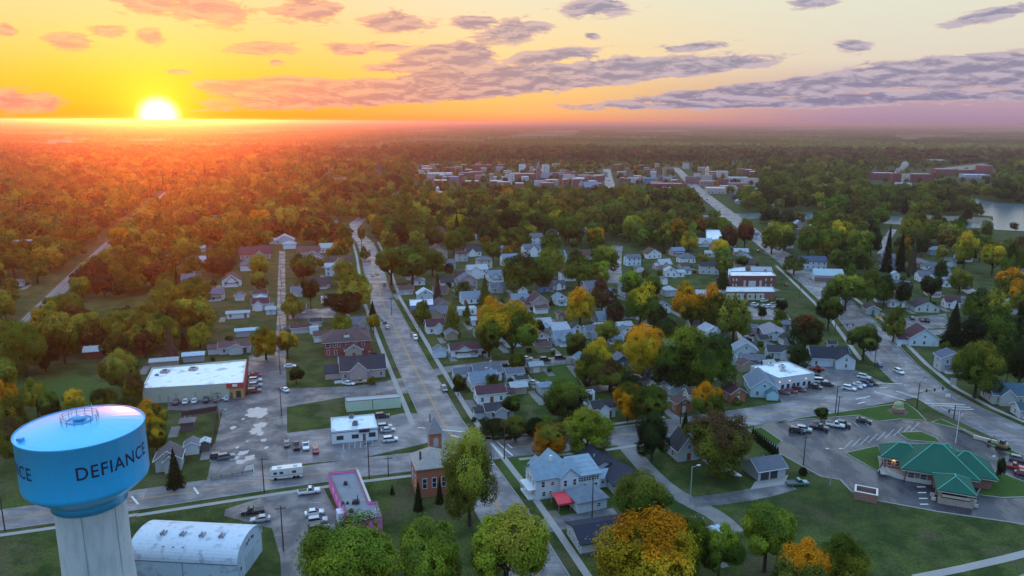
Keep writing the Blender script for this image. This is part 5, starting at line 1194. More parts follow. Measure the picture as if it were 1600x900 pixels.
# ---- the other houses: (x0, x1, lowest row, storeys, depth ratio, ridge, wall, roof, extras, turn)
HL = [
 (700,752,558,1,.55,'x',WHITE,RMAR,'px',A2),(736,784,598,1.5,.6,'x',WHITE,RGREY,'xc',A2),(706,738,598,1,.9,'x',LGREY,RGREY,'p',A2),
 (730,777,612,1.5,.75,'x',WHITE,RBLUE,'c',A2),(740,790,632,1.5,.6,'x',WHITE,RMAR,'r',A2),(753,803,656,1,.6,'x',LGREY,RDARK,'xl',A2),
 (787,818,596,1,.7,'x',WHITE,RGREY,'',A2),(803,825,605,1,.6,'x',WHITE,RDARK,'g',A2),(838,866,618,1,.9,'x',LGREY,RBLUE,'h',A2),
 (664,695,522,1.5,.8,'x',WHITE,RMAR,'x',A2),(714,745,493,1,.6,'x',WHITE,RLIGHT,'f',A2),(735,753,509,1,.8,'x',BLUEW,RLIGHT,'',A2),
 (645,664,446,1,.8,'x',WHITE,RLIGHT,'h',A2),(641,650,434,1.5,.9,'y',WHITE,RGREY,'',A2),(693,712,420,1.5,.9,'x',LGREY,RGREY,'p',A2),
 (711,731,409,2,.9,'x',LGREY,RMAR,'h',A2),(743,769,420,2,.8,'x',CREAM,RGREY,'h',A2),(727,762,436,2,.7,'x',WHITE,RLIGHT,'x',A2),
 (760,787,441,1.5,.9,'x',WHITE,RBLUE,'xp',A2),(763,791,458,1,.8,'x',LGREY,RGREY,'x',A2),(711,727,436,1,.9,'x',BORANGE,RMAR,'p',A2),
 (675,700,462,1,.8,'x',TAN,RBROWN,'',A2),(796,826,478,1.5,.7,'x',(.20,.28,.42),RBLUE,'x',A2),(805,824,464,1.5,.9,'y',WHITE,RGREY,'',A2),
 (823,857,483,1.5,.9,'y',PINKW,RMAR,'l',A2),(828,862,521,1.5,.8,'x',WHITE,RLIGHT,'xp',A2),(839,858,457,1,.8,'x',(.12,.25,.45),RBROWN,'',A2),
 (859,883,453,1,.8,'x',WHITE,RGREY,'x',A2),(863,886,477,1.5,1,'y',WHITE,RBLUE,'p',A2),(868,882,502,1.5,1.4,'y',TAN,RBROWN,'',A2),
 (862,886,520,1,.8,'x',BLUEW,RLIGHT,'x',A2),(887,911,524,1,.8,'y',WHITE,RDARK,'',A2),(909,938,530,1.5,.8,'x',LGREY,RGREY,'x',A2),
 (936,974,537,1.5,.9,'y',WHITE,RBLUE,'p',A2),(963,989,531,1.5,.9,'y',WHITE,RGREY,'',A2),(943,962,496,1.5,.9,'y',LGREY,RGREY,'',A2),
 (974,1001,416,2,.6,'x',BLUEW,RGREY,'',A2),(990,1006,426,1,1,'y',WHITE,RGREY,'g',A2),(1032,1043,445,1.5,1,'y',WHITE,RGREY,'',A2),
 (828,857,541,1.5,.9,'y',WHITE,RMAR,'p',A2),(860,898,541,1.5,.8,'x',BLUEW,RBLUE,'xp',A2),(896,922,576,1.5,1,'y',LGREY,RBLUE,'p',A2),
 (956,981,576,1.5,1,'y',(.06,.20,.34),RGREY,'',A2),(1024,1046,545,1,.8,'x',TAN,(.3,.2,.15),'h',A2),
 (913,929,627,1,.8,'x',WHITE,RDARK,'f',A2),(918,961,656,1.5,.6,'x',WHITE,RDARK,'x',A2),
 (1036,1057,433,1.5,.9,'y',WHITE,RLIGHT,'',0),(1055,1069,433,1,.9,'x',WHITE,RLIGHT,'',0),(1066,1080,429,1,.7,'x',WHITE,RGREY,'',0),
 (1091,1123,429,2,.5,'x',LGREY,RDARK,'',AB),(1145,1180,421,1.5,.6,'x',TAN,RBROWN,'c',AB),(1032,1056,464,1.5,1,'x',LGREY,RLIGHT,'h',A2),
 (1026,1047,490,1.5,1,'y',WHITE,RGREY,'',A2),(1047,1079,647,1.5,.8,'y',BORANGE,RBROWN,'',A2),(1066,1096,632,1.5,.8,'x',CREAM,RBROWN,'',A2),
 (1127,1164,631,1.5,.9,'y',BORANGE,RMAR,'c',A2),(1216,1240,388,1,.8,'x',WHITE,RDARK,'x',AB),(1237,1256,373,1.5,.8,'x',LGREY,RMAR,'',AB),
 (1391,1405,437,1.5,.9,'y',BLUEW,RLIGHT,'',AB),(1385,1413,481,1,.4,'x',WHITE,RLIGHT,'',AB),(1311,1330,476,1,.8,'x',LGREY,RBROWN,'',AB),
 (1437,1464,422,1,.6,'x',WHITE,RGREY,'',AB),(1427,1463,441,1.5,.8,'x',WHITE,RGREY,'x',AB),(1450,1484,432,1,.7,'x',LGREY,RGREY,'',AB),
 (1466,1486,449,1.5,.9,'y',WHITE,RBLUE,'',AB),(1472,1494,417,1.5,.9,'x',WHITE,RGREY,'x',AB),(1447,1480,399,1.5,.6,'x',(.3,.42,.55),RBLUE,'h',AB),
 (1469,1500,482,1.5,.8,'x',WHITE,RMAR,'x',AB),(1497,1518,476,1,.8,'x',LGREY,RGREY,'',AB),(1573,1602,433,1,.8,'x',BLUEW,RBLUE,'x',AB),
 (1592,1618,418,1.5,.9,'y',WHITE,RGREY,'',AB),(1420,1436,418,1,.8,'x',(.45,.2,.25),(.3,.1,.12),'',AB),(1463,1489,372,1,.8,'x',TAN,RGREY,'f',AB),
 (1418,1450,385,1,.5,'x',LGREY,RLIGHT,'f',AB),(1570,1584,452,1,1,'x',WHITE,RDARK,'',AB),(1548,1568,405,1.5,.9,'y',WHITE,RGREY,'',AB),
 (355,390,498,1,.25,'x',WHITE,RLIGHT,'',A2),(395,421,485,1.5,.8,'x',WHITE,RMAR,'x',A2),(416,431,492,1,.7,'x',BLUEW,RLIGHT,'',A2),
 (455,486,521,1,.4,'x',LGREY,RMAR,'n',A2),(484,498,522,1,.5,'x',WHITE,RLIGHT,'fn',A2),(502,527,474,1,.5,'x',WHITE,RLIGHT,'f',A2),
 (376,424,405,1.5,.7,'x',PINKW,RMAR,'x',A2),(443,463,389,1.5,.7,'x',WHITE,RLIGHT,'h',A2),(500,527,395,1.5,.7,'x',WHITE,RLIGHT,'',A2),
 (464,500,398,1,.6,'x',PINKW,RBROWN,'',A2),(590,601,412,1.5,1.2,'y',WHITE,RGREY,'',A2),(59,78,310,1.5,.8,'x',PINKW,RMAR,'x',A2),
 (130,141,306,2,.9,'y',WHITE,RLIGHT,'',A2),(278,318,306,1,.6,'x',PINKW,(.4,.3,.32),'h',A2),(305,330,412,1,.6,'x',WHITE,RLIGHT,'',A2),
 (306,322,394,1,.8,'x',LGREY,RLIGHT,'',A2),(22,40,448,1,.7,'x',LGREY,RGREY,'',A2),(525,552,292,1,.6,'x',WHITE,WHITE,'f',A2),
 (720,745,374,1,.4,'x',LGREY,(.36,.42,.5),'f',A2),(757,768,370,1,.8,'x',WHITE,RLIGHT,'',A2),(780,792,396,1.5,.9,'y',LGREY,RBLUE,'',A2),
 (843,860,330,1.5,.8,'x',LGREY,RLIGHT,'',A2),(835,848,322,1,.8,'x',WHITE,RGREY,'',A2),(914,926,327,1.5,.8,'y',WHITE,RLIGHT,'',A2),
 (990,1007,350,1,.6,'x',TAN,RMAR,'',A2),(695,706,322,1,.7,'x',LGREY,RLIGHT,'',A2),(1094,1120,354,1,.5,'x',LGREY,RLIGHT,'f',AB),
 (1098,1112,343,1,.8,'x',(.3,.4,.6),RLIGHT,'f',AB),(1200,1214,355,1,.5,'x',CREAM,RLIGHT,'f',AB),(1281,1293,317,2,.9,'y',WHITE,RLIGHT,'',AB),
 (1300,1312,316,1,.8,'x',LGREY,RGREY,'',AB),(1318,1330,314,1.5,.9,'y',WHITE,RLIGHT,'',AB),(1175,1186,372,1,.9,'x',WHITE,RGREY,'',AB),
 (1148,1166,318,1,.8,'x',LGREY,RLIGHT,'h',AB),(1196,1210,322,1.5,.8,'x',LGREY,RGREY,'',AB),(1240,1262,372,1,.7,'x',LGREY,RGREY,'',AB),
 (1360,1374,304,1,.6,'x',WHITE,RLIGHT,'f',AB),(1380,1396,296,1,.6,'x',LGREY,RLIGHT,'f',AB),
 (1072,1097,838,1,.8,'x',(.5,.6,.62),RDARK,'',A2),(1100,1128,852,1,.9,'x',(.4,.55,.6),(.42,.52,.58),'n',A2),
 (1040,1066,852,1,.8,'x',(.42,.55,.58),(.3,.36,.4),'n',A2),(460,478,490,1,.8,'x',WHITE,RGREY,'',A2),(1003,1016,592,1,.8,'x',TAN,RGREY,'',A2),
 (1000,1024,486,1,.8,'x',TAN,RGREY,'',A2),(1290,1306,548,1,1,'x',WHITE,RDARK,'',AB),(1100,1116,402,1,.8,'x',WHITE,RLIGHT,'',AB),
]
re_ = random.Random(77)
for h in HL: house(*h[:9], rot=h[9])
# more houses along the blocks, seen in gaps between the crowns
def more(n_, x0, x1, y0, y1, rot, wmin=8, wmax=12):
    k_ = 0
    for _ in range(4000):
        if k_ >= n_: break
        px_, py_ = re_.uniform(x0, x1), re_.uniform(y0, y1); gx, gy = G(px_, py_)
        if blocked(gx, gy, 25): continue
        w_ = re_.uniform(wmin, wmax)*pxm(py_)*1.25
        house(px_-w_/2, px_+w_/2, py_, re_.choice([1, 1.5, 1.5, 2]), re_.uniform(.65, 1.0), re_.choice('xxy'), re_.choice([WHITE, WHITE, LGREY, CREAM, BLUEW, WHITE, TAN, PINKW]), re_.choice([RGREY, RDARK, RLIGHT, RBROWN, RBLUE, RGREY]), re_.choice(['', 'x', 'p', 'xp', 'c', 'h', 'xl']), rot); k_ += 1
more(30, 612, 1090, 400, 500, A2); more(14, 880, 1130, 500, 600, A2); more(16, 1385, 1600, 402, 500, AB); more(10, 1090, 1230, 380, 520, AB); more(10, 640, 1100, 330, 396, A2)
more(18, 20, 560, 285, 400, A2, 9, 15); more(8, 300, 560, 400, 480, A2); more(8, 1200, 1480, 318, 392, AB)
# mansion with a cupola
t, w, d, ht = house(673, 695, 312, 3, .8, 'x', CREAM, RLIGHT, 'h', A2, 'tall cream mansion with a little round cupola on its roof', rise=2.0)
q = MB(); q.lathe([(2.2, ht+1.2), (2.2, ht+4.2), (2.6, ht+4.3), (1.8, ht+6), (.3, ht+7.2), (0, ht+8.5)], 12); obj('cupola', q, 'plain', t, (.6, .58, .52))

# ---- downtown: (x0, x1, lowest row, height m, wall, roof)
DT = [(667,708,279,8,(.40,.38,.40),(.66,.62,.62)),(690,730,284,7,(.20,.18,.24),(.26,.26,.34)),(716,742,283,13,BRED,(.45,.40,.42)),(742,771,268,12,(.30,.05,.06),(.36,.10,.12)),
 (793,838,281,9,(.32,.09,.08),(.36,.30,.32)),(811,821,272,17,(.60,.62,.62),(.5,.5,.5)),(814,834,264,9,(.34,.07,.06),(.3,.1,.1)),(847,858,276,20,(.55,.56,.58),(.5,.5,.52)),
 (860,886,281,11,(.34,.10,.09),(.34,.26,.28)),(884,902,281,12,(.34,.11,.10),(.66,.60,.60)),(897,920,286,8,(.10,.10,.13),(.38,.40,.44)),(916,934,288,11,(.36,.12,.09),(.3,.12,.1)),
 (963,984,276,8,(.40,.34,.34),(.62,.58,.58)),(966,986,288,8,(.25,.10,.12),(.5,.42,.44)),(981,998,286,8,(.50,.50,.52),(.7,.68,.68)),(995,1009,285,8,(.42,.26,.26),(.62,.56,.56)),
 (1005,1028,287,8,(.10,.24,.38),(.5,.54,.6)),(1006,1028,274,10,(.30,.10,.10),(.66,.6,.6)),(1014,1067,298,9,(.26,.05,.07),(.36,.12,.15)),(1028,1056,284,8,(.16,.14,.20),(.14,.16,.26)),
 (1070,1092,287,10,(.36,.16,.16),(.4,.3,.32)),(1094,1119,284,12,(.34,.16,.15),(.16,.14,.2)),(1119,1137,279,12,(.50,.50,.54),(.5,.5,.55)),(1092,1122,292,8,(.36,.22,.22),(.42,.36,.4)),
 (1120,1138,290,9,(.30,.10,.10),(.4,.3,.3)),(1136,1168,287,9,(.46,.46,.52),(.5,.5,.55)),(1136,1170,297,9,(.32,.14,.14),(.3,.22,.25)),(1101,1148,303,7,(.44,.38,.36),(.5,.46,.46)),
 (1124,1150,298,6,(.44,.42,.42),(.6,.6,.62)),(1150,1170,303,7,(.5,.4,.4),(.5,.45,.45)),(1199,1211,300,17,(.46,.20,.12),(.6,.55,.5)),(1209,1223,300,19,(.32,.10,.10),(.34,.12,.12)),
 (1246,1260,295,8,(.34,.16,.12),(.62,.66,.70)),(1175,1196,302,5,(.46,.48,.52),(.6,.62,.66)),(742,762,281,7,(.34,.22,.24),(.5,.44,.46)),(766,790,284,7,(.5,.42,.42),(.62,.58,.56)),
 (835,858,291,7,(.42,.40,.46),(.4,.4,.48)),(944,948,276,7,(.3,.28,.3),(.5,.5,.5)),(650,672,272,6,(.44,.42,.44),(.56,.54,.56)),(672,690,262,6,(.5,.46,.46),(.6,.56,.56)),
 (1060,1072,296,8,(.34,.12,.12),(.45,.3,.3)),(1030,1050,300,5,(.44,.44,.5),(.5,.5,.56)),(1140,1160,312,6,(.10,.12,.17),(.16,.2,.26)),(774,790,268,8,(.4,.36,.4),(.5,.46,.48)),
 (371,408,286,10,(.34,.10,.09),(.60,.50,.48)),(408,430,282,12,(.32,.09,.08),(.5,.4,.4)),(428,454,276,6,(.4,.3,.3),(.62,.56,.5)),(300,324,270,6,(.44,.3,.3),(.55,.4,.4)),
 (1359,1397,281,11,(.30,.05,.06),(.60,.50,.52)),(1391,1406,287,15,(.30,.03,.04),(.34,.1,.1)),(1418,1454,285,13,(.30,.03,.05),(.56,.54,.58)),(1407,1419,286,14,(.52,.48,.42),(.6,.56,.5)),
 (1456,1492,274,11,(.30,.04,.05),(.56,.52,.56)),(1491,1522,273,9,(.34,.10,.10),(.6,.54,.56)),(1500,1542,279,6,(.30,.36,.46),(.5,.55,.66)),(1556,1572,272,6,(.45,.46,.5),(.58,.6,.64)),
 (1399,1422,292,5,(.5,.5,.55),(.62,.63,.68)),(1340,1358,292,5,(.46,.46,.48),(.6,.6,.6)),(1250,1290,292,5,(.4,.44,.48),(.6,.64,.68)),(1310,1352,292,5,(.4,.44,.48),(.56,.6,.66)),
 (1262,1305,224,7,(.6,.6,.6),(.66,.66,.68)),(1335,1358,222,7,(.55,.55,.58),(.62,.62,.66)),(1396,1416,226,6,(.6,.58,.56),(.66,.64,.64)),(1398,1440,243,6,(.45,.46,.52),(.55,.56,.62)),
 (1438,1462,243,7,(.5,.46,.44),(.6,.56,.54)),(1182,1200,243,8,(.5,.54,.64),(.5,.54,.62)),(0,46,252,6,(.5,.42,.4),(.62,.54,.5)),(120,162,253,7,(.5,.4,.36),(.64,.56,.5)),
 (80,108,222,8,(.5,.42,.4),(.6,.52,.48)),(165,182,232,6,(.5,.42,.4),(.6,.52,.48)),(205,220,230,6,(.5,.42,.4),(.6,.52,.48)),(850,862,216,8,(.6,.56,.56),(.66,.62,.62)),(873,890,218,8,(.6,.56,.56),(.66,.62,.62)),
 (1450,1475,254,6,(.5,.5,.52),(.6,.6,.62)),(1415,1432,229,6,(.6,.58,.56),(.6,.58,.56)),(345,362,296,5,(.45,.36,.36),(.55,.45,.45)),(358,372,262,5,(.45,.36,.36),(.55,.45,.45)),(385,396,310,5,(.5,.44,.44),(.6,.5,.5)),
 (395,412,298,5,(.5,.44,.44),(.6,.52,.52)),(402,414,320,5,(.5,.44,.44),(.62,.56,.56)),(240,262,240,6,(.5,.42,.4),(.62,.54,.5)),(40,60,262,6,(.5,.42,.4),(.62,.54,.5)),(60,74,275,6,(.5,.42,.4),(.62,.54,.5)),(455,470,262,6,(.5,.44,.42),(.62,.54,.52)),(480,492,275,6,(.5,.44,.42),(.62,.54,.52)),(1128,1150,236,7,(.5,.48,.5),(.62,.6,.62)),(1232,1250,247,6,(.5,.5,.52),(.62,.62,.64)),(1050,1068,230,7,(.5,.46,.48),(.62,.58,.6)),(940,952,226,7,(.5,.46,.48),(.62,.58,.6)),(1540,1570,238,7,(.5,.48,.52),(.6,.6,.64)),(1570,1590,252,6,(.45,.46,.5),(.6,.6,.64)),(560,574,246,6,(.5,.44,.42),(.62,.54,.52)),(700,716,243,6,(.5,.44,.44),(.62,.56,.56)),(752,764,240,6,(.5,.46,.46),(.62,.58,.58))]
def colword(c):
    r, g_, b = c
    if r > .2 and r > 2*g_: return 'red brick'
    if min(c) > .45: return 'white'
    if b > r*1.15: return 'blue grey'
    if max(c) < .2: return 'dark'
    return 'grey' if abs(r-b) < .06 else 'pale brown'
FARB = []
for i, (x0, x1, yb, hh, wc, rc) in enumerate(DT):
    s = pxm(yb); w = max(8, (x1-x0)/s*.93); d = max(9, min(w*.7, 30)); gx, gy = G((x0+x1)/2, yb); dist = math.hypot(gx, gy); cx, cy = gx*(1+d/2/dist), gy*(1+d/2/dist)
    rot = AB if x0 > 940 else A2*.6
    if dist > 1600: FARB.append((cx, cy, w/2)); KEEP.append(('disc', (cx*(1-40/dist), cy*(1-40/dist)), w*.5+30))
    t = thing('town_building', f"{'tall ' if hh > 14 else ''}{colword(wc)} {'low ' if hh < 7 else ''}building with {colword(rc)} flat roof", 'building', cx, cy, rot, 'flat-roofed buildings of the town centre and beyond', True)
    KEEP.append(('disc', (cx, cy), max(w, d)*.5+3))
    q = MB(); q.box(-w/2, -d/2, 0, w/2, d/2, hh)
    for b in ((-w/2, -d/2, w/2, -d/2+.4), (-w/2, d/2-.4, w/2, d/2), (-w/2, -d/2+.4, -w/2+.4, d/2-.4), (w/2-.4, -d/2+.4, w/2, d/2-.4)): q.box(b[0], b[1], hh, b[2], b[3], hh+.8)
    obj('wall', q, 'brick' if colword(wc) == 'red brick' else 'plain', t, wc)
    q = MB(); q.box(-w/2+.4, -d/2+.4, hh+.003, w/2-.4, d/2-.4, hh+.15); ro = obj('roof', q, 'flatroof', t, rc)
    if w > 14: roof_unit(ro, w*.2, 0, hh+.15, 3, 2.4, 1.6); 
    nf = max(1, int(hh/3.6)); nw = min(9, max(1, int(w/4.2)))
    if dist < 2300:
        q0 = MB(); ww, wh = 1.2, 1.5; q0.box(-ww/2, -.1, 0, ww/2, 0, wh); me = q0.mesh('window', ['glass'])
        for f_ in range(nf):
            for k_ in range(nw):
                if random.random() < .12: continue
                o = link('window', me, t); o.location = (-w/2+(k_+.5)*w/nw, -d/2-.003, 1.0+f_*3.6)
# church spires, cupola of the town hall, round red tower, steam
def spire(x, yb, w, h, hs, label, c1, c2, mat='brick'):
    cx, cy = G(x, yb); t = thing('church', label, 'church', cx, cy, A2); KEEP.append(('disc', (cx, cy), 16))
    q = MB(); q.box(-w/2, -w/2, 0, w/2, w/2, h); obj('tower', q, mat, t, c1)
    q = MB(); q.add([(-w/2-.3, -w/2-.3, h), (w/2+.3, -w/2-.3, h), (w/2+.3, w/2+.3, h), (-w/2-.3, w/2+.3, h), (0, 0, h+hs)], [(0, 3, 2, 1), (0, 1, 4), (1, 2, 4), (2, 3, 4), (3, 0, 4)]); obj('spire', q, 'shingle', t, c2)
    q = MB(); rf = MB(); gable_walls(q, w/2, -6, w/2+20, 6, 7, 7, 'x'); gable_roof(rf, w/2+.05, -6, w/2+20, 6, 7, 7, 'x', .5); obj('nave', q, mat, t, c1); obj('roof', rf, 'shingle', t, c2)
spire(516, 292, 5, 16, 18, 'church with a thin pointed spire in the orange glow', (.4,.2,.16), (.2,.14,.14))
spire(593, 286, 6, 20, 14, 'church with a dark spire above the trees before the downtown', (.3,.15,.13), (.12,.09,.1))
spire(841, 284, 6, 22, 12, 'church with a steep grey spire beside the white downtown tower', (.34,.16,.15), (.2,.2,.24))
spire(908, 300, 6, 9, 8, 'low brick church with steep roofs at the edge of the downtown', (.34,.14,.12), (.22,.24,.3))
spire(876, 287, 5, 14, 9, 'brick church with a short tower between downtown blocks', (.32,.12,.1), (.3,.24,.24))
cx, cy = G(1104, 284); t = thing('town_hall', 'town hall with a pale domed clock tower in the downtown', 'town hall', cx, cy, AB); KEEP.append(('disc', (cx, cy), 12))
q = MB(); q.box(-8, -6, 0, 8, 6, 11); obj('wall', q, 'plain', t, (.44, .38, .34)); q = MB(); q.box(-3.2, -3.2, 11.003, 3.2, 3.2, 17); q.box(-3.6, -3.6, 17, 3.6, 3.6, 17.6); obj('clock_tower', q, 'plain', t, (.55, .5, .42))
q = MB(); q.lathe([(3.0, 17.6), (3.0, 20), (2.8, 22), (2.0, 24), (.6, 25.2), (0, 27.5)], 16); obj('dome', q, 'plain', t, (.58, .46, .28))
cx, cy = G(1536, 274); t = thing('round_tower', 'round dark red tower at the end of the red factory', 'tower', cx, cy, 0); KEEP.append(('disc', (cx, cy), 20))
q = MB(); q.lathe([(14, 0), (14, 18), (13.4, 19)], 32); obj('wall', q, 'brick', t, (.28, .04, .05)); q = MB(); q.lathe([(13.5, 19.003), (0, 20)], 32, cap=False); obj('roof', q, 'plain', t, (.22, .05, .06))
cx, cy = G(1397, 285); q = MB(); rs = random.Random(5)
for i in range(7): pass
bmx = bmesh.new()
for i in range(9):
    f = i/8; c = Vector((f*15+rs.uniform(-1, 1), rs.uniform(-2, 2), 15+f*14)); r_ = 2.2+f*3.6
    bmesh.ops.create_icosphere(bmx, subdivisions=3, radius=r_, matrix=Matrix.Translation(c))
from mathutils import noise as mno
for v in bmx.verts: v.co += Vector(mno.noise_vector(v.co*.35))*1.3
me = bpy.data.meshes.new('steam'); bmx.to_mesh(me); bmx.free()
m, tt, b, o_ = newmat('steam'); tt.n.remove(b); pv = tt.node('ShaderNodeVolumePrincipled'); pv.inputs['Color'].default_value = (.95, .95, .98, 1); pv.inputs['Density'].default_value = .22; tt.link(pv.outputs[0], o_.inputs['Volume'])
m.name = 'steam_vapour'; me.materials.append(m); o = link('steam', me, None); o.location = (cx, cy, 0); o['kind'] = 'stuff'; o['label'] = 'white steam drifting up from the red factory'

# small sheds and garages in the yards, and driveways
ry = random.Random(21); ns_ = 0
for _ in range(4000):
    if ns_ >= 46: break
    px_, py_ = ry.uniform(610, 1290), ry.uniform(402, 640)
    if ry.random() < .25: px_, py_ = ry.uniform(340, 560), ry.uniform(455, 560)
    gx, gy = G(px_, py_)
    if blocked(gx, gy, 7) or not any(abs(gx-a)+abs(gy-b) < 34 for a, b, *_r in YARDS): continue
    s_ = pxm(py_); w_ = ry.uniform(5, 9)*s_
    house(px_-w_/2, px_+w_/2, py_, 1, ry.uniform(.6, 1.0), ry.choice('xy'), ry.choice([WHITE, LGREY, WHITE, TAN, BLUEW, CREAM]), ry.choice([RGREY, RDARK, RLIGHT, RBROWN]), 'g' if ry.random() < .5 else 'n', A2, None, 'garage' if ry.random() < .5 else 'shed', 'outbuilding'); ns_ += 1
dv = MB()
for (cx, cy, w, d, rot, near, dist) in YARDS:
    if dist > 520 or ry.random() < .3: continue
    c, s_ = math.cos(rot), math.sin(rot); side = ry.choice((-1, 1)); L_ = ry.uniform(8, 15); lx, ly = side*(w/2+2.0), -d/2-L_/2+5
    dv.obox(cx+lx*c-ly*s_, cy+lx*s_+ly*c, rot, 2.8, L_, .0, .0145)
struct('driveway', dv, 'gravel')
# smaller blocks that close the rows of the town centre
nt_ = 0
for _ in range(3000):
    if nt_ >= 70: break
    px_ = ry.uniform(648, 1180); py_ = ry.uniform(262, 300)
    gx, gy = G(px_, py_)
    if blocked(gx, gy, 1): continue
    w, d, hh = ry.uniform(9, 20), ry.uniform(9, 16), ry.uniform(6, 12)
    if ry.random() < .16: w, d, hh = ry.uniform(5, 8), ry.uniform(5, 8), ry.uniform(14, 21)
    wc, rc = ry.choice([(.34,.10,.09),(.36,.12,.09),(.30,.08,.08),(.40,.15,.10),(.5,.5,.52),(.38,.30,.26)]), ry.choice([(.5,.42,.42),(.25,.2,.22),(.40,.2,.18),(.60,.54,.54)])
    t = thing('town_building', f"{colword(wc)} block with {colword(rc)} flat roof", 'building', gx, gy, AB if px_ > 940 else A2*.6, 'flat-roofed buildings of the town centre and beyond', True); KEEP.append(('disc', (gx, gy), max(w, d)*.55+2)); nt_ += 1
    q = MB(); q.box(-w/2, -d/2, 0, w/2, d/2, hh); obj('wall', q, 'brick' if colword(wc) == 'red brick' else 'plain', t, wc)
    q = MB(); q.box(-w/2-.1, -d/2-.1, hh+.002, w/2+.1, d/2+.1, hh+.5); obj('roof', q, 'flatroof', t, rc)
    q0 = MB(); q0.box(-.55, -.1, 0, .55, 0, 1.4); me = q0.mesh('window', ['glass']); n_ = int(w/4)
    for f_ in range(int(hh/3.6)):
        for k_ in range(n_): o = link('window', me, t); o.location = (-w/2+(k_+.5)*w/n_, -d/2-.003, 1.0+f_*3.6)

# ------------------------------------------------------------------ vehicles
def car_proto(kind):
    hw = {'sedan': .9, 'suv': .95, 'pickup': 1.0, 'van': 1.0}[kind]; Ls = {'sedan': 4.7, 'suv': 4.8, 'pickup': 5.7, 'van': 5.2}[kind]; h = Ls/2
    root = bpy.data.objects.new({'sedan': 'car', 'suv': 'sport_utility_car', 'pickup': 'pickup_truck', 'van': 'van'}[kind], None); COL.objects.link(root); root['category'] = 'pickup' if kind == 'pickup' else ('van' if kind == 'van' else 'car')
    # hull stations: x, z bottom, z top, half width bottom, half width top
    if kind == 'sedan': st = [(-h, .42, .78, hw*.82, hw*.78), (-h+.15, .28, .92, hw*.95, hw*.88), (-h+1.0, .24, .98, hw, hw*.92), (0, .22, .96, hw, hw*.93), (h-1.3, .24, .92, hw, hw*.9), (h-.3, .28, .78, hw*.94, hw*.84), (h, .4, .62, hw*.78, hw*.72)]; cab = (-h+.55, -h+1.25, h-2.1, h-1.2, .95, 1.42)
    elif kind in ('suv', 'van'): st = [(-h, .45, 1.0, hw*.86, hw*.84), (-h+.12, .32, 1.08, hw*.97, hw*.93), (0, .3, 1.08, hw, hw*.95), (h-1.25, .3, 1.04, hw, hw*.93), (h-.25, .34, .92, hw*.94, hw*.86), (h, .45, .72, hw*.82, hw*.76)]; cab = (-h+.05, -h+.4, h-2.0, h-1.2, 1.06, 1.72 if kind == 'suv' else 2.0)
    else: st = [(-h, .5, 1.02, hw*.92, hw*.92), (-h+.1, .42, 1.06, hw, hw*.96), (0, .4, 1.06, hw, hw*.96), (h-1.4, .4, 1.1, hw, hw*.94), (h-.2, .42, 1.02, hw*.95, hw*.88), (h, .5, .85, hw*.85, hw*.8)]; cab = (-.35, -.1, h-2.2, h-1.5, 1.06, 1.82)
    q = MB(); vs = []
    for x, zb, zt, wb, wt_ in st:
        zm = (zb+zt)/2; vs += [(x, -wb, zb), (x, -wb*1.02, zm), (x, -wt_, zt-.04), (x, -wt_*.9, zt), (x, wt_*.9, zt), (x, wt_, zt-.04), (x, wb*1.02, zm), (x, wb, zb)]
    fs = []
    for i in range(len(st)-1):
        for k in range(8): fs.append((i*8+k, i*8+(k+1) % 8, (i+1)*8+(k+1) % 8, (i+1)*8+k))
    q.add(vs, fs); q.add(vs[:8], [tuple(range(8))]); q.add(vs[-8:], [tuple(range(8))[::-1]])
    x0, x1, x2, x3, z0, z1 = cab; wt_ = hw*.78
    q.add([(x1, -wt_, z1), (x2, -wt_, z1), (x2, wt_, z1), (x1, wt_, z1), (x1, -wt_, z1-.06), (x2, -wt_, z1-.06), (x2, wt_, z1-.06), (x1, wt_, z1-.06)], [(0, 1, 2, 3), (0, 4, 5, 1), (1, 5, 6, 2), (2, 6, 7, 3), (3, 7, 4, 0)])
    for x_, xb in ((x1, x0), (x2, x3)):     # pillars
        for s in (-1, 1): q.tube((x_, s*wt_, z1-.03), (xb, s*hw*.9, z0), .06, n=4)
    obj('body', q, 'car', root, (.5, .5, .5))
    q = MB(); gz = z1-.065; q.add([(x0, -hw*.9, z0-.02), (x3, -hw*.9, z0-.02), (x3, hw*.9, z0-.02), (x0, hw*.9, z0-.02), (x1, -wt_*.98, gz), (x2, -wt_*.98, gz), (x2, wt_*.98, gz), (x1, wt_*.98, gz)], [(0, 1, 5, 4), (1, 2, 6, 5), (2, 3, 7, 6), (3, 0, 4, 7), (4, 5, 6, 7)])
    obj('cabin_glass', q, 'glass', root)
    if kind == 'pickup': q = MB(); q.box(-h+.15, -hw*.8, 1.062, -.5, hw*.8, 1.075); obj('load_bed', q, 'darkmetal', root)
    for sx in (-1, 1):
        for s in (-1, 1):
            q = MB(); x = sx*Ls*.3; q.tube((x, s*hw*.84, .34), (x, s*hw*1.01, .34), .34, n=14, mi=0); q.tube((x, s*hw*.99, .34), (x, s*hw*1.025, .34), .2, n=10, mi=1); obj('wheel', q, ['tyre', 'chrome'], root)
    zl = .68 if kind == 'sedan' else .85
    for s in (-1, 1):
        q = MB(); q.box(h-.22, s*hw*.62-.17, zl-.09, h+.015, s*hw*.62+.17, zl+.08); obj('headlight', q, 'headlens', root)
        q = MB(); q.box(-h-.012, s*hw*.68-.15, zl-.02, -h+.12, s*hw*.68+.15, zl+.16); obj('tail_light', q, 'taillens', root)
    return root
PROTO = {}
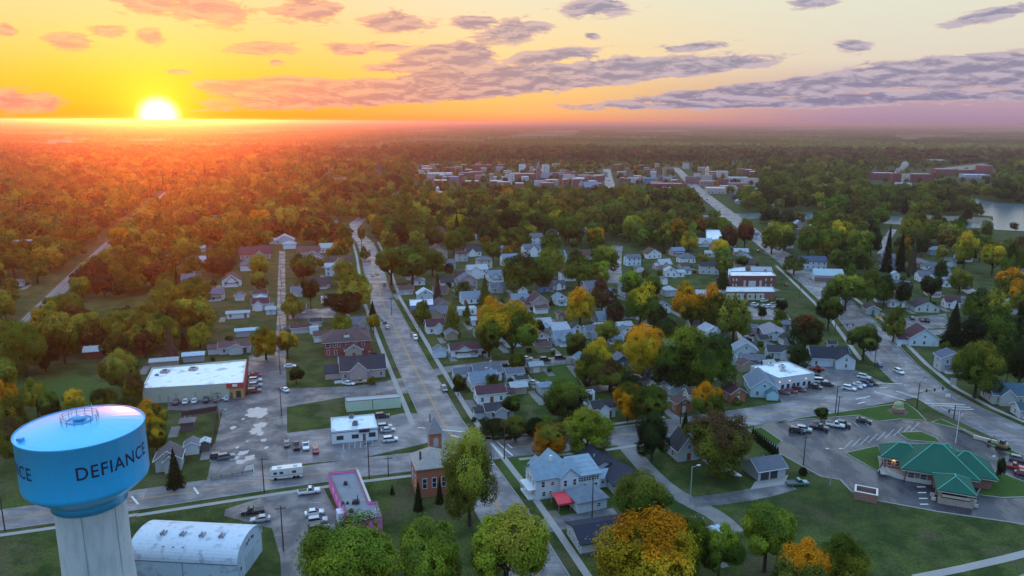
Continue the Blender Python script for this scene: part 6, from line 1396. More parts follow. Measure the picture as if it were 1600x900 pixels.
CARN = {'w': ('white', (.62, .64, .66)), 's': ('silver', (.36, .38, .40)), 'k': ('black', (.015, .015, .02)), 'g': ('grey', (.12, .12, .14)), 'm': ('maroon', (.14, .02, .025)), 'r': ('red', (.38, .02, .02)),
        'b': ('dark blue', (.03, .06, .16)), 't': ('tan', (.30, .24, .16)), 'e': ('green', (.04, .16, .15)), 'l': ('light blue', (.25, .38, .48))}
KN = {'sedan': 'car', 'suv': 'tall car', 'pickup': 'pickup truck', 'van': 'van'}
HN, HE, HBN, HBE = R(106.5), R(16.5), R(82), R(-8)
def car(x, y, kind, c, hd, group, where, exact=None):
    gx, gy = G(x, y, .5); nm, col = CARN[c]
    lab = exact or f'{nm} {KN[kind]} {where}'
    hd += random.uniform(-.03, .03)
    if kind not in PROTO:
        r = PROTO[kind] = car_proto(kind); r.location = (gx, gy, .03); r.rotation_euler = (0, 0, hd); r['group'] = group
        for ch in r.children:
            if ch.name.startswith('body'): ch.color = (*col, 1)
        THINGS.append(dict(o=r, desc=lab, auto=exact is None, px=(x, y)))
        if exact: r['label'] = exact
        r['_n'] = 1; del r['_n']
        return r
    return dup(PROTO[kind], gx, gy, hd, exact, group, exact is None, .03, col) if exact else _car2(kind, gx, gy, hd, lab, group, col)
def _car2(kind, gx, gy, hd, lab, group, col):
    r = dup(PROTO[kind], gx, gy, hd, None, group, True, .03, col); THINGS[-1]['desc'] = lab; return r
g1_ = 'cars parked at the white-roofed store'
for x, y, k, c in ((275,628,'sedan','m'),(290,627,'sedan','w'),(304,626,'sedan','w'),(322,625,'suv','k'),(338,624,'suv','g'),(354,622,'sedan','s')): car(x, y, k, c, HN, g1_, "parked along the store's long front wall")
for x, y, k, c in ((398,586,'sedan','r'),(399,594,'suv','w'),(399,602,'suv','s'),(397,611,'suv','m')): car(x, y, k, c, HE, g1_, "parked by the store's red side wall")
g2_ = 'vehicles parked at the white diner'
for x, y, k, c, h_ in ((448,693,'sedan','g',HN),(463,697,'pickup','k',HN),(478,697,'pickup','w',HN+math.pi),(493,703,'sedan','r',HN)): car(x, y, k, c, h_, g2_, 'parked left of the white diner')
for x, y, k, c in ((597,650,'suv','k'),(601,667,'suv','s'),(606,672,'sedan','s'),(610,687,'suv','w')): car(x, y, k, c, HE, g2_, 'parked right of the white diner')
g3_ = 'vehicles on the lot beside the pink shop'
for x, y, k, c in ((483,768,'pickup','w'),(491,801,'sedan','w'),(496,814,'suv','s'),(498,826,'suv','k'),(500,838,'sedan','m')): car(x, y, k, c, HE, g3_, 'parked beside the pink shop wall')
for x, y, k, c in ((395,799,'pickup','k'),(407,811,'sedan','s')): car(x, y, k, c, HE+math.pi, g3_, 'parked behind the metal hall')
for x, y, k, c, h_ in ((342,713,'suv','k',HE),(353,714,'suv','g',HE+.2)): car(x, y, k, c, h_, 'cars at the lower left lot', 'on the left parking lot by the street')
g4_ = 'cars standing about the side lot'
for x, y, k, c, h_ in ((445,609,'sedan','w',HN+.4),(545,599,'sedan','w',HE-.5),(561,597,'pickup','t',HE),(453,572,'sedan','w',HE),(448,514,'sedan','g',HE)): car(x, y, k, c, h_, g4_, 'on the lots behind the mint-green building')
g5_ = 'cars parked along the main road'
for x, y, k, c in ((598,498,'sedan','s'),(601,503,'sedan','b'),(605,511,'sedan','s')): car(x, y, k, c, HN, g5_, 'parked on the left kerb of the main road')
g6_ = 'traffic on the main road'
for x, y, k, c in ((645,523,'sedan','k'),(649,528,'suv','w'),(694,608,'suv','g'),(600,445,'suv','g'),(611,465,'sedan','e'),(582,430,'sedan','g'),(589,428,'sedan','m'),(577,406,'sedan','m'),(548,369,'sedan','b'),(555,380,'sedan','b'),(569,395,'sedan','k'),(577,408,'sedan','k')): car(x, y, k, c, HN+math.pi, g6_, 'driving on the main road')
g7_ = 'cars parked along the side street'
for x, y, k, c in ((852,562,'suv','k'),(875,559,'suv','k'),(805,568,'suv','g'),(789,571,'sedan','k'),(763,572,'sedan','b'),(823,560,'sedan','w')): car(x, y, k, c, R(10), g7_, 'parked on the side street behind the small lawn')
for x, y, k, c in ((834,598,'sedan','s'),(995,589,'sedan','s'),(1002,602,'sedan','k'),(1024,603,'sedan','w'),(1004,612,'sedan','w')): car(x, y, k, c, R(-20), 'cars in the back yards', 'parked in a back yard among the houses')
g8_ = 'cars in the bank car park'
for x, y, k, c, h_ in ((1245,673,'suv','k',R(-20)),(1256,671,'suv','s',R(-20)),(1280,668,'pickup','k',R(-30)),(1305,664,'pickup','w',R(-25)),(1317,663,'suv','k',R(-25)),(1350,657,'sedan','k',R(-28))): car(x, y, k, c, h_, g8_, 'in the far row of the bank car park')
for x, y, k, c, h_ in ((1583,729,'pickup','r',R(-35)),(1592,718,'suv','g',R(-35)),(1600,740,'sedan','m',R(-35))): car(x, y, k, c, h_, g8_, 'at the right end of the bank car park')
g9_ = 'cars at the white commercial building'
for x, y, k, c in ((1223,613,'sedan','m'),(1235,611,'sedan','m'),(1248,609,'suv','m'),(1274,605,'suv','k')): car(x, y, k, c, R(-25), g9_, 'parked before the flat white commercial building')
for x, y, k, c in ((1282,596,'van','w'),(1293,601,'suv','k'),(1276,589,'suv','k'),(1276,576,'pickup','r')): car(x, y, k, c, R(-10), g9_, 'parked at the right end of the commercial building')
for x, y, k, c in ((1327,607,'suv','w'),(1337,604,'sedan','l'),(1343,601,'sedan','w'),(1353,600,'suv','b'),(1363,599,'suv','k'),(1350,589,'suv','w')): car(x, y, k, c, R(-38), g9_, 'in the row by the lot exit before the junction')
g10 = 'traffic on the eastern road'
for x, y, k, c, h_ in ((1374,570,'sedan','b',HBN),(1405,581,'suv','w',-HBN),(1228,445,'suv','r',HBN),(1184,393,'suv','m',HBN),(1196,397,'sedan','e',-HBN),(1108,320,'sedan','b',HBN),(1105,312,'sedan','k',HBN)): car(x, y, k, c, h_, g10, 'driving on the eastern road')
g11 = 'cars parked behind the long low building'
for x, y, k, c in ((1194,470,'suv','w'),(1179,476,'suv','w'),(1184,479,'sedan','k'),(1194,478,'sedan','s'),(1202,479,'suv','w'),(1208,476,'suv','s'),(1211,481,'sedan','g')): car(x, y, k, c, R(30), g11, 'on the lot below the long low building')
for x, y, k, c in ((1164,524,'sedan','w'),(1175,521,'pickup','m')): car(x, y, k, c, HBN, g11, 'beside the small grey garage')
car(1246, 755, 'pickup', 'e', R(5), 'vehicle on the gravel drive', '', 'green pickup truck standing at the end of the gravel drive')
for x, y, k, c in ((1440,500,'sedan','m'),(1448,501,'suv','k'),(1425,497,'sedan','k')): car(x, y, k, c, R(75), 'cars at the brown-roofed building', 'parked before the low brown-roofed white building')
for x, y, c in ((612,308,'w'),(622,300,'s'),(632,305,'k'),(641,296,'w'),(650,300,'r'),(660,294,'s'),(668,300,'w'),(628,312,'g'),(645,308,'w'),(675,292,'k')): car(x, y, 'sedan', c, HE, 'cars on the lot before the downtown', 'on the downtown car park where the main road ends')
for x, y, c in ((1062,273,'w'),(1068,279,'r'),(1074,277,'w'),(1080,288,'s'),(1088,292,'w'),(952,282,'r'),(950,276,'w'),(956,270,'k')): car(x, y, 'suv', c, HBN, 'distant traffic in the downtown', 'far off on a downtown street')
# lights of moving vehicles that are on
for (x, y, n_) in ((1405, 584, 1),):
    gx, gy = G(x, y, .7)
# motor home
cx, cy = G(448, 741, 1); hd = R(15)
t = thing('motor_home', 'white motor home driving along the cross street', 'motor home', cx, cy, hd); t.location.z = .04
q = MB(); sec = [(-4.3, .5, 3.1), (-4.2, .45, 3.2), (4.0-.7, .45, 3.2)]
def extr(prof, y0, y1, q, mi=0):
    n = len(prof); vs = [(x, y0, z) for x, z in prof]+[(x, y1, z) for x, z in prof]
    q.add(vs, [tuple(range(n)), tuple(range(n, 2*n))[::-1]]+[(i, n+i, n+(i+1) % n, (i+1) % n) for i in range(n)], mi)
extr([(-4.1, .45), (4.2, .45), (4.25, 1.9), (4.15, 3.1), (3.9, 3.25), (-3.7, 3.2), (-4.3, 2.6), (-4.35, 1.0)], -1.2, 1.2, q); obj('body', q, 'car', t, (.60, .60, .56))
for (x, z, w, h_) in ((-2.9, 1.7, .9, .7), (-1.3, 1.7, 1.0, .7), (2.0, 1.7, 1.1, .7)):
    for s in (-1, 1): q = MB(); q.box(x-w/2, min(s*1.2, s*1.212), z, x+w/2, max(s*1.2, s*1.212), z+h_); obj('window', q, 'glass', t)
q = MB(); q.box(.2, -1.212, .55, .85, -1.2, 2.5); obj('door', q, 'plain', t, (.5, .5, .46))
q = MB(); q.box(-4.38, -1.0, 1.6, -4.34, 1.0, 2.5); obj('windscreen', q, 'glass', t)
q = MB(); q.box(-4.1, -1.213, 1.15, 4.2, -1.201, 1.4); obj('stripe', q, 'plain', t, (.22, .3, .3))
for x in (-1.8, 2.4): q = MB(); q.box(x-.5, -.45, 3.24, x+.5, .45, 3.5); obj('roof_unit', q, 'plain', t, (.55, .55, .55))
for x in (-2.9, 2.0, 2.9):
    for s in (-1, 1): q = MB(); q.tube((x, s*.95, .45), (x, s*1.22, .45), .45, n=14); obj('wheel', q, 'tyre', t)
# boat on trailer on the lawn, digger
cx, cy = G(1146, 744); t = thing('boat', 'small white covered boat on the lawn under the brown tree', 'boat', cx, cy, R(-50))
q = MB(); vs = []
for x, w, zb in ((-2.4, .8, .5), (-1, .95, .4), (.8, .85, .42), (2.0, .45, .6), (2.6, .03, .9)): vs += [(x, -w, 1.05), (x, -w*.6, zb), (x, w*.6, zb), (x, w, 1.05)]
fs = []
for i in range(4): fs += [(i*4+k, i*4+k+1, i*4+5+k, i*4+4+k) for k in range(3)]+[(i*4+3, i*4, i*4+4, i*4+7)]
q.add(vs, fs+[(0, 3, 2, 1)]); obj('hull', q, 'plain', t, (.6, .62, .62)); q = MB(); q.box(-1.6, -.6, 1.06, .9, .6, 1.35); obj('cover', q, 'plain', t, (.2, .26, .32))
cx, cy = G(1567, 702); t = thing('digger', 'small dark yellow digger parked beside the bank car park kerb', 'digger', cx, cy, R(120))
q = MB(); q.box(-1.3, -.9, .9, 1.1, .9, 1.7); obj('body', q, 'metal', t, (.20, .14, .05)); q = MB(); q.box(-.3, -.7, 1.71, .9, .7, 2.8); obj('cab', q, 'glass', t)
for s in (-1, 1): q = MB(); extr([(-1.6, .15), (-1.3, 0), (1.3, 0), (1.6, .15), (1.6, .6), (1.3, .8), (-1.3, .8), (-1.6, .6)], s*1.05-.22, s*1.05+.22, q); obj('track', q, 'tyre', t)
q = MB(); q.tube((1.1, 0, 1.5), (2.8, 0, 3.2), .16); q.tube((2.8, 0, 3.2), (4.0, 0, 1.2), .12); obj('boom', q, 'metal', t, (.20, .14, .05)); q = MB(); q.box(3.7, -.4, .5, 4.4, .4, 1.2); obj('bucket', q, 'darkmetal', t)

# ------------------------------------------------------------------ poles, lamps, signals, signs, flag
def upole(x, yb, h=11.0, label='', rot=A2, arms=1, lampd=0, auto=False):
    cx, cy = G(x, yb); t = thing('utility_pole' if not lampd else 'street_lamp', label, 'utility pole' if not lampd else 'street lamp', cx, cy, rot, 'poles along the streets', auto)
    q = MB(); q.tube((0, 0, 0), (0, 0, h), .17, .11, 8); obj('pole', q, 'wood' if not lampd else 'metal', t, (.3, .3, .3))
    for k in range(arms):
        q = MB(); q.box(-1.2, -.06, h-.7-k, 1.2, .06, h-.55-k)
        for s in (-1.1, -.5, .5, 1.1): q.tube((s, 0, h-.55-k), (s, 0, h-.3-k), .05, n=5)
        obj('crossarm', q, 'wood', t)
    if lampd:
        for s in ((-1, 1) if lampd == 2 else (1,)):
            q = MB(); q.tube((0, 0, h-.3), (s*1.8, 0, h), .06, n=6); obj('arm', q, 'metal', t, (.3, .3, .3)); q = MB(); q.box(s*1.8-.45, -.2, h-.05, s*1.8+.45, .2, h+.14); obj('lamp_head', q, 'metal', t, (.5, .52, .5))
    return t
for x, y, h, where in ((443,860,11,'beside the alley right of the metal hall'),(413,770,10,'where the motor home passes the lot entrance'),(577,749,11,'standing behind the pink shop'),(607,745,6,'on the pavement left of the brick church'),
    (788,717,12,'at the street corner right of the tall tree'),(925,812,12,'beside the white hip-roofed garage'),(1063,662,8,'beside the red-orange brick houses'),(1255,727,9,'on the near kerb of the bank car park'),
    (1305,646,10,'left of the pair by the grass verge'),(1309,649,7,'shorter one of the pair by the grass verge'),(1366,574,10,'beside the dark blue car on the eastern road'),(1249,467,9,'on the left kerb of the eastern road by the brick block'),
    (1190,424,9,'at the back corner of the dark red brick block'),(8,830,13,'at the far left edge by the cross street'),(440,650,10,'on the alley beside the mint-green building'),(438,585,10,'on the alley left of the grey cottage'),
    (439,530,10,'on the alley among the yellow trees'),(440,482,10,'on the alley before the pink house'),(440,448,10,'at the far end of the alley'),(342,648,8,'at the corner of the left lot'),(655,540,9,'between two parked cars on the main road'),
    (612,492,9,'by the kerb cars of the main road'),(1572,600,10,'right of the dark green trees by the grey house'),(1205,425,9,'left of the junction lights at the brick block')):
    upole(x, y, h, 'dark utility pole '+where)
upole(1297, 758, 10.5, 'tall double-headed lamp post on the near kerb of the bank car park', R(0), 0, 2)
upole(1078, 788, 10.5, 'lamp post at the bend of the gravel drive', A2, 0, 1)
upole(343, 655, 7, 'thin lamp post at the corner of the left parking lot', A2, 0, 1)
upole(1542, 735, 4, 'short lamp post right of the bank entrance', A2, 0, 1)
def signal(x, yb, h, arm, rot, label, lamp=0, nh=3):
    cx, cy = G(x, yb); t = thing('traffic_signal', label, 'traffic light', cx, cy, rot, 'traffic signals over the road junctions')
    q = MB(); q.tube((0, 0, 0), (0, 0, h), .2, .13, 10); obj('pole', q, 'darkmetal', t)
    q = MB(); q.tube((0, 0, h*.62), (arm, 0, h*.72), .12, .07, 8); obj('mast_arm', q, 'darkmetal', t)
    for k in range(nh):
        xx = arm*(1-k*.34); q = MB(); q.box(xx-.2, -.16, h*.72-1.0, xx+.2, .16, h*.72+.15); s_ = obj('signal_head', q, 'darkmetal', t)
        q = MB()
        for j in range(3): q.tube((xx, -.165, h*.72-.82+j*.36), (xx, -.2, h*.72-.82+j*.36), .12, n=8)
        obj('signal_lens', q, 'taillens', s_)
    if lamp: q = MB(); q.tube((0, 0, h), (2.0, .3, h+1.6), .07, n=6); q.box(1.7, .1, h+1.5, 2.6, .5, h+1.7); obj('lamp_arm', q, 'darkmetal', t)
signal(1432, 640, 9.5, 10.5, R(18), 'tall traffic signal with a long mast arm beside the welcome sign', 1)
signal(1304, 523, 7, 8, R(0), 'traffic signal over the eastern road beside the two round street trees', 0)
signal(1221, 448, 8, 9, R(-5), 'traffic signal over the road beside the dark red brick block', 0)
signal(1490, 655, 5, 2.5, R(200), 'short traffic signal pole at the kerb near the flagpole', 0, 1)
# flagpole
cx, cy = G(1493, 692); t = thing('flagpole', 'white flagpole flying a striped flag behind the green-roofed bank', 'flagpole', cx, cy, 0)
q = MB(); q.tube((0, 0, 0), (0, 0, 10.5), .11, .06); q.lathe([(.02, 10.5), (.14, 10.6), (.02, 10.75)], 10); obj('pole', q, 'metal', t, (.7, .7, .7))
q = MB()
fx = lambda u, v: (.1+u*1.15-.25*v*u, .35*math.sin(u*5+v*2)*u, 10.3-v*1.3-u*u*1.6)
for j in range(13):
    for i in range(6):
        if j < 7 and i < 2: mi = 2
        else: mi = j % 2
        a = [fx(i/6, j/13), fx((i+1)/6, j/13), fx((i+1)/6, (j+1)/13), fx(i/6, (j+1)/13)]; q.add(a, [(0, 1, 2, 3)], mi)
M['fred'] = simple('flag_red', (.4, .03, .04)); M['fwhite'] = simple('flag_white', (.65, .65, .65)); M['fblue'] = simple('flag_blue', (.03, .04, .16))
obj('flag', q, ['fred', 'fwhite', 'fblue'], t)
# welcome sign on the corner
cx, cy = G(1403, 644); t = thing('welcome_sign', 'rounded brick monument sign with a colourful top in a dark mulch bed', 'sign', cx, cy, R(15))
q = MB(); q.lathe([(3.4, 0), (3.3, .14), (0, .16)], 24); obj('mulch_bed', q, 'plain', t, (.05, .035, .025))
q = MB(); q.lathe([(1.7, .1), (1.9, .3), (2.0, 1.6), (1.8, 1.75), (0, 1.8)], 8, cap=True, sm=False); obj('base', q, 'brick', t, (.42, .24, .14))
q = MB(); n = 10; pf = [(1.9*math.cos(math.pi*i/n), 3.1+.8*math.sin(math.pi*i/n)) for i in range(n+1)]+[(-1.9, 1.8), (1.9, 1.8)]; extr(pf, -.18, .18, q); pn_ = obj('sign_panel', q, 'plain', t, (.50, .45, .16))
q = MB(); extr([(-1.7, 2.0), (1.7, 2.0), (1.7, 2.5), (-1.7, 2.5)], -.2, -.181, q); obj('panel_band', q, 'plain', pn_, (.10, .36, .32)); q = MB(); extr([(-1.2, 2.9), (1.2, 2.9), (.9, 3.6), (-.9, 3.6)], -.2, -.181, q); obj('panel_badge', q, 'plain', pn_, (.6, .6, .5))
# white board sign by the kerb, propane tank, sheds, small yard things
def small_sign(x, y, label, w=1.6, h=1.1, c=(.6, .62, .64), z=1.2, rot=A2):
    cx, cy = G(x, y); t = thing('board_sign', label, 'sign', cx, cy, rot); q = MB(); q.tube((-w*.35, 0, 0), (-w*.35, 0, z+h), .05, n=6); obj('post', q, 'metal', t, (.4, .4, .4)); q = MB(); q.tube((w*.35, 0, 0), (w*.35, 0, z+h), .05, n=6); obj('post', q, 'metal', t, (.4, .4, .4))
    q = MB(); q.box(-w/2, -.16, z, w/2, -.06, z+h); obj('board', q, 'plain', t, c)
small_sign(1488, 606, 'white board sign on the verge beneath the big dark green tree', 2.2, 2.6, rot=AB)
small_sign(1404, 545, 'small white sign at the kerb before the maroon-roofed white house', rot=AB)
small_sign(529, 601, 'white trailer-like board at the kerb of the back lot', 3.0, 1.0, z=.6)
small_sign(437, 665, 'small cream sign on the grass beside the alley', 1.4, 1.0, (.5, .48, .38), .4)
small_sign(1372, 500, 'yellow and white board by the crossing beside the brown-roofed bungalow', 3.0, 1.4, (.6, .36, .08), .8, AB)
small_sign(1480, 625, 'white board sign at the foot of the second street tree', 1.6, 1.2, rot=AB)
for k, (x, y, w, lab) in enumerate(((1547, 691, 9, 'low pale stone wall on the verge behind the bank'),)):
    cx, cy = G(x, y); t = thing('low_wall', lab, 'wall', cx, cy, R(-42)); q = MB(); q.box(-w/2, -.25, 0, w/2, .25, .9); obj('wall', q, 'plain', t, (.5, .44, .38)); q = MB(); q.box(-w/2-.05, -.3, .9, w/2+.05, .3, 1.0); obj('coping', q, 'plain', t, (.55, .5, .45))
# wooden fences
def fence(px, h, label, c=(.16, .12, .09), nm='wooden_fence'):
    p = pts(px); cx, cy = p[0]; t = thing(nm, label, 'fence', cx, cy, 0); q = MB(); w_ = MB()
    for a, b in zip(p, p[1:]):
        L = math.hypot(b[0]-a[0], b[1]-a[1]); n = max(1, int(L/2.4)); ang = math.atan2(b[1]-a[1], b[0]-a[0])
        q.obox((a[0]+b[0])/2-cx, (a[1]+b[1])/2-cy, ang, L, .06, .1, h)
        for i in range(n+1):
            u = MB(); u.box(-.07, -.07, 0, .07, .07, h+.15); o = obj('post', u, 'wood', t); o.location = (a[0]+(b[0]-a[0])*i/n-cx, a[1]+(b[1]-a[1])*i/n-cy, 0); o.rotation_euler = (0, 0, ang)
    obj('board_panel', q, 'plain', t, c)
fence([(284, 651), (340, 642), (330, 700)], 1.8, 'dark board fence between the left lot and the small back garden', (.07, .05, .045))
fence([(842, 575), (893, 567)], 1.0, 'low pale fence along the far edge of the small lawn', (.4, .4, .4))
fence([(330, 750), (395, 738)], .9, 'long low rail along the street end of the left lot', (.3, .27, .24))
fence([(886, 575), (912, 604)], 1.1, 'pale fence beside the gravel strip right of the small lawn', (.4, .38, .36))

# ------------------------------------------------------------------ trees
def quads_mesh(name, Cn, Nn, S, tone, mat, rng):
    n = len(Cn); r = rng.normal(size=(n, 3)); T = np.cross(Nn, r); T /= np.linalg.norm(T, axis=1)[:, None]+1e-9; B = np.cross(Nn, T)
    a = (S*rng.uniform(.8, 1.25, n))[:, None]; b = (S*rng.uniform(.55, .95, n))[:, None]
    bend = Nn*(S*.25)[:, None]
    V = np.stack([Cn-T*a-B*b*.6, Cn-B*b+T*a*.3-bend, Cn+T*a+B*b*.5, Cn+B*b-T*a*.2-bend*.6], 1).reshape(-1, 3)
    me = bpy.data.meshes.new(name); me.vertices.add(4*n); me.vertices.foreach_set('co', V.ravel()); me.loops.add(4*n); me.loops.foreach_set('vertex_index', np.arange(4*n)); me.polygons.add(n)
    me.polygons.foreach_set('loop_start', np.arange(0, 4*n, 4)); me.polygons.foreach_set('loop_total', np.full(n, 4)); me.materials.append(mat)
    at = me.attributes.new('tone', 'FLOAT', 'POINT'); at.data.foreach_set('value', np.repeat(np.clip(tone, 0, 1), 4).astype(np.float32)); me.update(); me.validate(); return me
def crown_mesh(name, seed, n, ls, mat, kind='round'):
    """unit tree: height 1, crown radius .5"""
    rng = np.random.default_rng(seed); rx = .38
    if kind == 'round': cz, rz, k = .53, .40, 18
    elif kind == 'tall': cz, rz, k = .53, .42, 19
    elif kind == 'clear': cz, rz, k = .62, .30, 14
    else: cz, rz, k = .55, .37, 15
    L = []
    for i in range(k):
        z = 1-2*(i+.5)/k; z = max(z, -.75); ph = i*2.39996+rng.uniform(-.5, .5); s = math.sqrt(max(0, 1-z*z)); f = rng.uniform(.55, 1.02)
        L.append((math.cos(ph)*s*rx*f, math.sin(ph)*s*rx*f, cz+z*rz*f*.9, rng.uniform(.10, .215)))
    L.append((0, 0, cz, .24)); L = np.array(L); w = L[:, 3]**2; w /= w.sum()
    Cs, Ns, Ts = [], [], []; lt = rng.uniform(.15, .9, len(L)); tot = 0
    while tot < n:
        m_ = n; li = rng.choice(len(L), m_, p=w); d = rng.normal(size=(m_, 3)); d /= np.linalg.norm(d, axis=1)[:, None]; d[:, 2] += .15
        r = L[li, 3]*np.where(rng.uniform(size=m_) < .06, rng.uniform(1.05, 1.3, m_), rng.uniform(.72, 1.08, m_)); p = L[li, :3]+d*r[:, None]*np.array([1, 1, .92])
        q = p-np.array([0, 0, cz]); e = np.sqrt((q[:, 0]/rx)**2+(q[:, 1]/rx)**2+(q[:, 2]/rz)**2); keep = (e > .62) | (rng.uniform(size=m_) < .25); keep &= p[:, 2] > .06
        # sparse gaps
        g_ = np.sin(p[:, 0]*19+seed)*np.sin(p[:, 1]*17+2*seed)*np.sin(p[:, 2]*21); keep &= g_ < .30
        p, d, q, li = p[keep], d[keep], q[keep], li[keep]
        nn = d+.7*q/ (np.linalg.norm(q, axis=1)[:, None]+1e-6)+rng.normal(size=p.shape)*.42; nn /= np.linalg.norm(nn, axis=1)[:, None]
        Cs.append(p); Ns.append(nn); Ts.append(lt[li]+rng.normal(size=len(p))*.13); tot += len(p)
    Cs = np.concatenate(Cs)[:n]; Ns = np.concatenate(Ns)[:n]; Ts = np.concatenate(Ts)[:n]
    mx = np.percentile(np.hypot(Cs[:, 0], Cs[:, 1]), 99); Cs[:, :2] *= .49/mx; zt = np.percentile(Cs[:, 2], 99.5); Cs[:, 2] /= zt
    return quads_mesh(name, Cs, Ns, np.full(len(Cs), ls), Ts, mat, rng)
def conifer_mesh(name, seed, n, ls, mat):
    rng = np.random.default_rng(seed); z = rng.uniform(0, 1, n)**1.35; lay = np.floor(z*16)/16; fr = z*16-np.floor(z*16)
    ph = rng.uniform(0, 2*math.pi, n); br = .78+.22*np.sin(ph*7+lay*40); R_ = .5*(1-z)**.9*br*(1-.35*fr)*rng.uniform(.55, 1.0, n)**.5
    p = np.stack([np.cos(ph)*R_, np.sin(ph)*R_, .07+z*.93-R_*.12], 1); d = np.stack([np.cos(ph), np.sin(ph), np.full(n, .55)], 1)+rng.normal(size=(n, 3))*.35; d /= np.linalg.norm(d, axis=1)[:, None]
    return quads_mesh(name, p, d, np.full(n, ls)*(1.1-.5*z), rng.uniform(.2, .8, n), mat, rng)
def trunk_mesh(seed, con=False):
    rs = random.Random(seed); q = MB()
    if con: q.tube((0, 0, 0), (0, 0, .9), .022, .004, 6); return q.mesh('trunk', ['bark'])
    q.tube((0, 0, 0), (rs.uniform(-.01, .01), 0, .3), .034, .024, 8)
    for i in range(6):
        a = i*1.05+rs.uniform(-.3, .3); z0 = .22+i*.03; e = (math.cos(a)*rs.uniform(.2, .33), math.sin(a)*rs.uniform(.2, .33), rs.uniform(.5, .78)); m_ = (e[0]*.45, e[1]*.45, (z0+e[2])/2)
        q.tube((0, 0, z0), m_, .018, .012, 6, caps=False); q.tube(m_, e, .012, .004, 5, caps=False)
    q.tube((0, 0, .3), (0, 0, .85), .024, .006, 6)
    return q.mesh('trunk', ['bark'])
CR_N = [crown_mesh('crown_leaves', 10+i, 26000, .0115, M['leaf'], ('round', 'tall', 'flat', 'clear')[i]) for i in range(4)]
CR_M = [crown_mesh('crown_leaves', 30+i, 6500, .0215, M['leaf'], ('round', 'tall', 'flat', 'round', 'clear')[i]) for i in range(5)]
CF_M = [conifer_mesh('needles', 50+i, 5000, .025, M['leaf']) for i in range(2)]
TRK = [trunk_mesh(60+i) for i in range(4)]; TRC = trunk_mesh(70, True)
LC = {'g': (.088, .132, .018), 'd': (.034, .054, .015), 'y': (.42, .29, .02), 'o': (.50, .21, .012), 'r': (.15, .045, .02), 'l': (.19, .24, .022), 'v': (.115, .13, .02), 'b': (.075, .05, .02), 'w': (.24, .23, .03), 'k': (.018, .032, .012), 'c': (.10, .075, .05)}
LN = {'g': 'green', 'd': 'dark green', 'y': 'golden yellow', 'o': 'orange', 'r': 'rust red', 'l': 'lime green', 'v': 'olive', 'b': 'brown', 'w': 'yellow green', 'k': 'blackish green', 'c': 'grey brown'}
TREES = []
def jit(c, s=.14): f = random.uniform(1-s, 1+s); return tuple(max(0, v*f*random.uniform(1-s*.4, 1+s*.4)) for v in c)
def tree(x, y, W, Hh, c1, c2=None, con=False, label=None, near=False, group=None):
    shape = 3 if (label and 'clear trunk' in label) or random.random() < .08 else random.randrange(3)
    nm = 'conifer' if con else 'tree'
    size = 'huge' if W > 17 else ('broad' if W > 13.5 else ('small' if W < 7.5 else ''))
    d = f"{size+' ' if size and not con else ''}{LN[c1]} {'conifer' if con else 'tree'}" + (f" with {LN[c2]} top" if c2 and c2 != c1 else '')
    t = thing(nm, label or d, 'conifer' if con else 'tree', x, y, random.uniform(0, 6.28), group or ('conifers among the houses' if con else 'leafy trees of the town'), label is None)
    if con: me = random.choice(CF_M); tr = TRC
    else: me = CR_N[shape] if near else CR_M[4 if shape == 3 else random.randrange(4)]; tr = TRK[shape]
    o = link('crown', me, t, jit(LC[c1])); o['tint2'] = list(jit(LC[c2 or c1], .2)); o.scale = (W, W*random.uniform(.92, 1.08), Hh)
    k = link('trunk', tr, t); k.scale = (W*1.0, W*1.0, Hh); t.location.z = 0
    TREES.append((x, y, W)); return t
def treep(xc, ytop, ybase, wpx, c1='g', c2=None, con=False, label=None):
    gx, gy = G(xc, ybase); dist = math.hypot(gx, gy); az_ = math.atan2(gx, gy)
    W = wpx/(pxm(ybase))*math.cos(az_)*1.22
    # height that reaches ytop
    lo, hi = 2, 40
    for _ in range(24):
        m_ = (lo+hi)/2
        if P(gx, gy, m_)[1] > ytop: lo = m_
        else: hi = m_
    Hh = lo; s = 1-.30*min(1, Hh/CAM_H*1.6)      # nearer to the lens than the foot: shrink a little
    return tree(gx, gy, W*(1-Hh*.6/CAM_H), Hh, c1, c2, con, label, dist < 330)
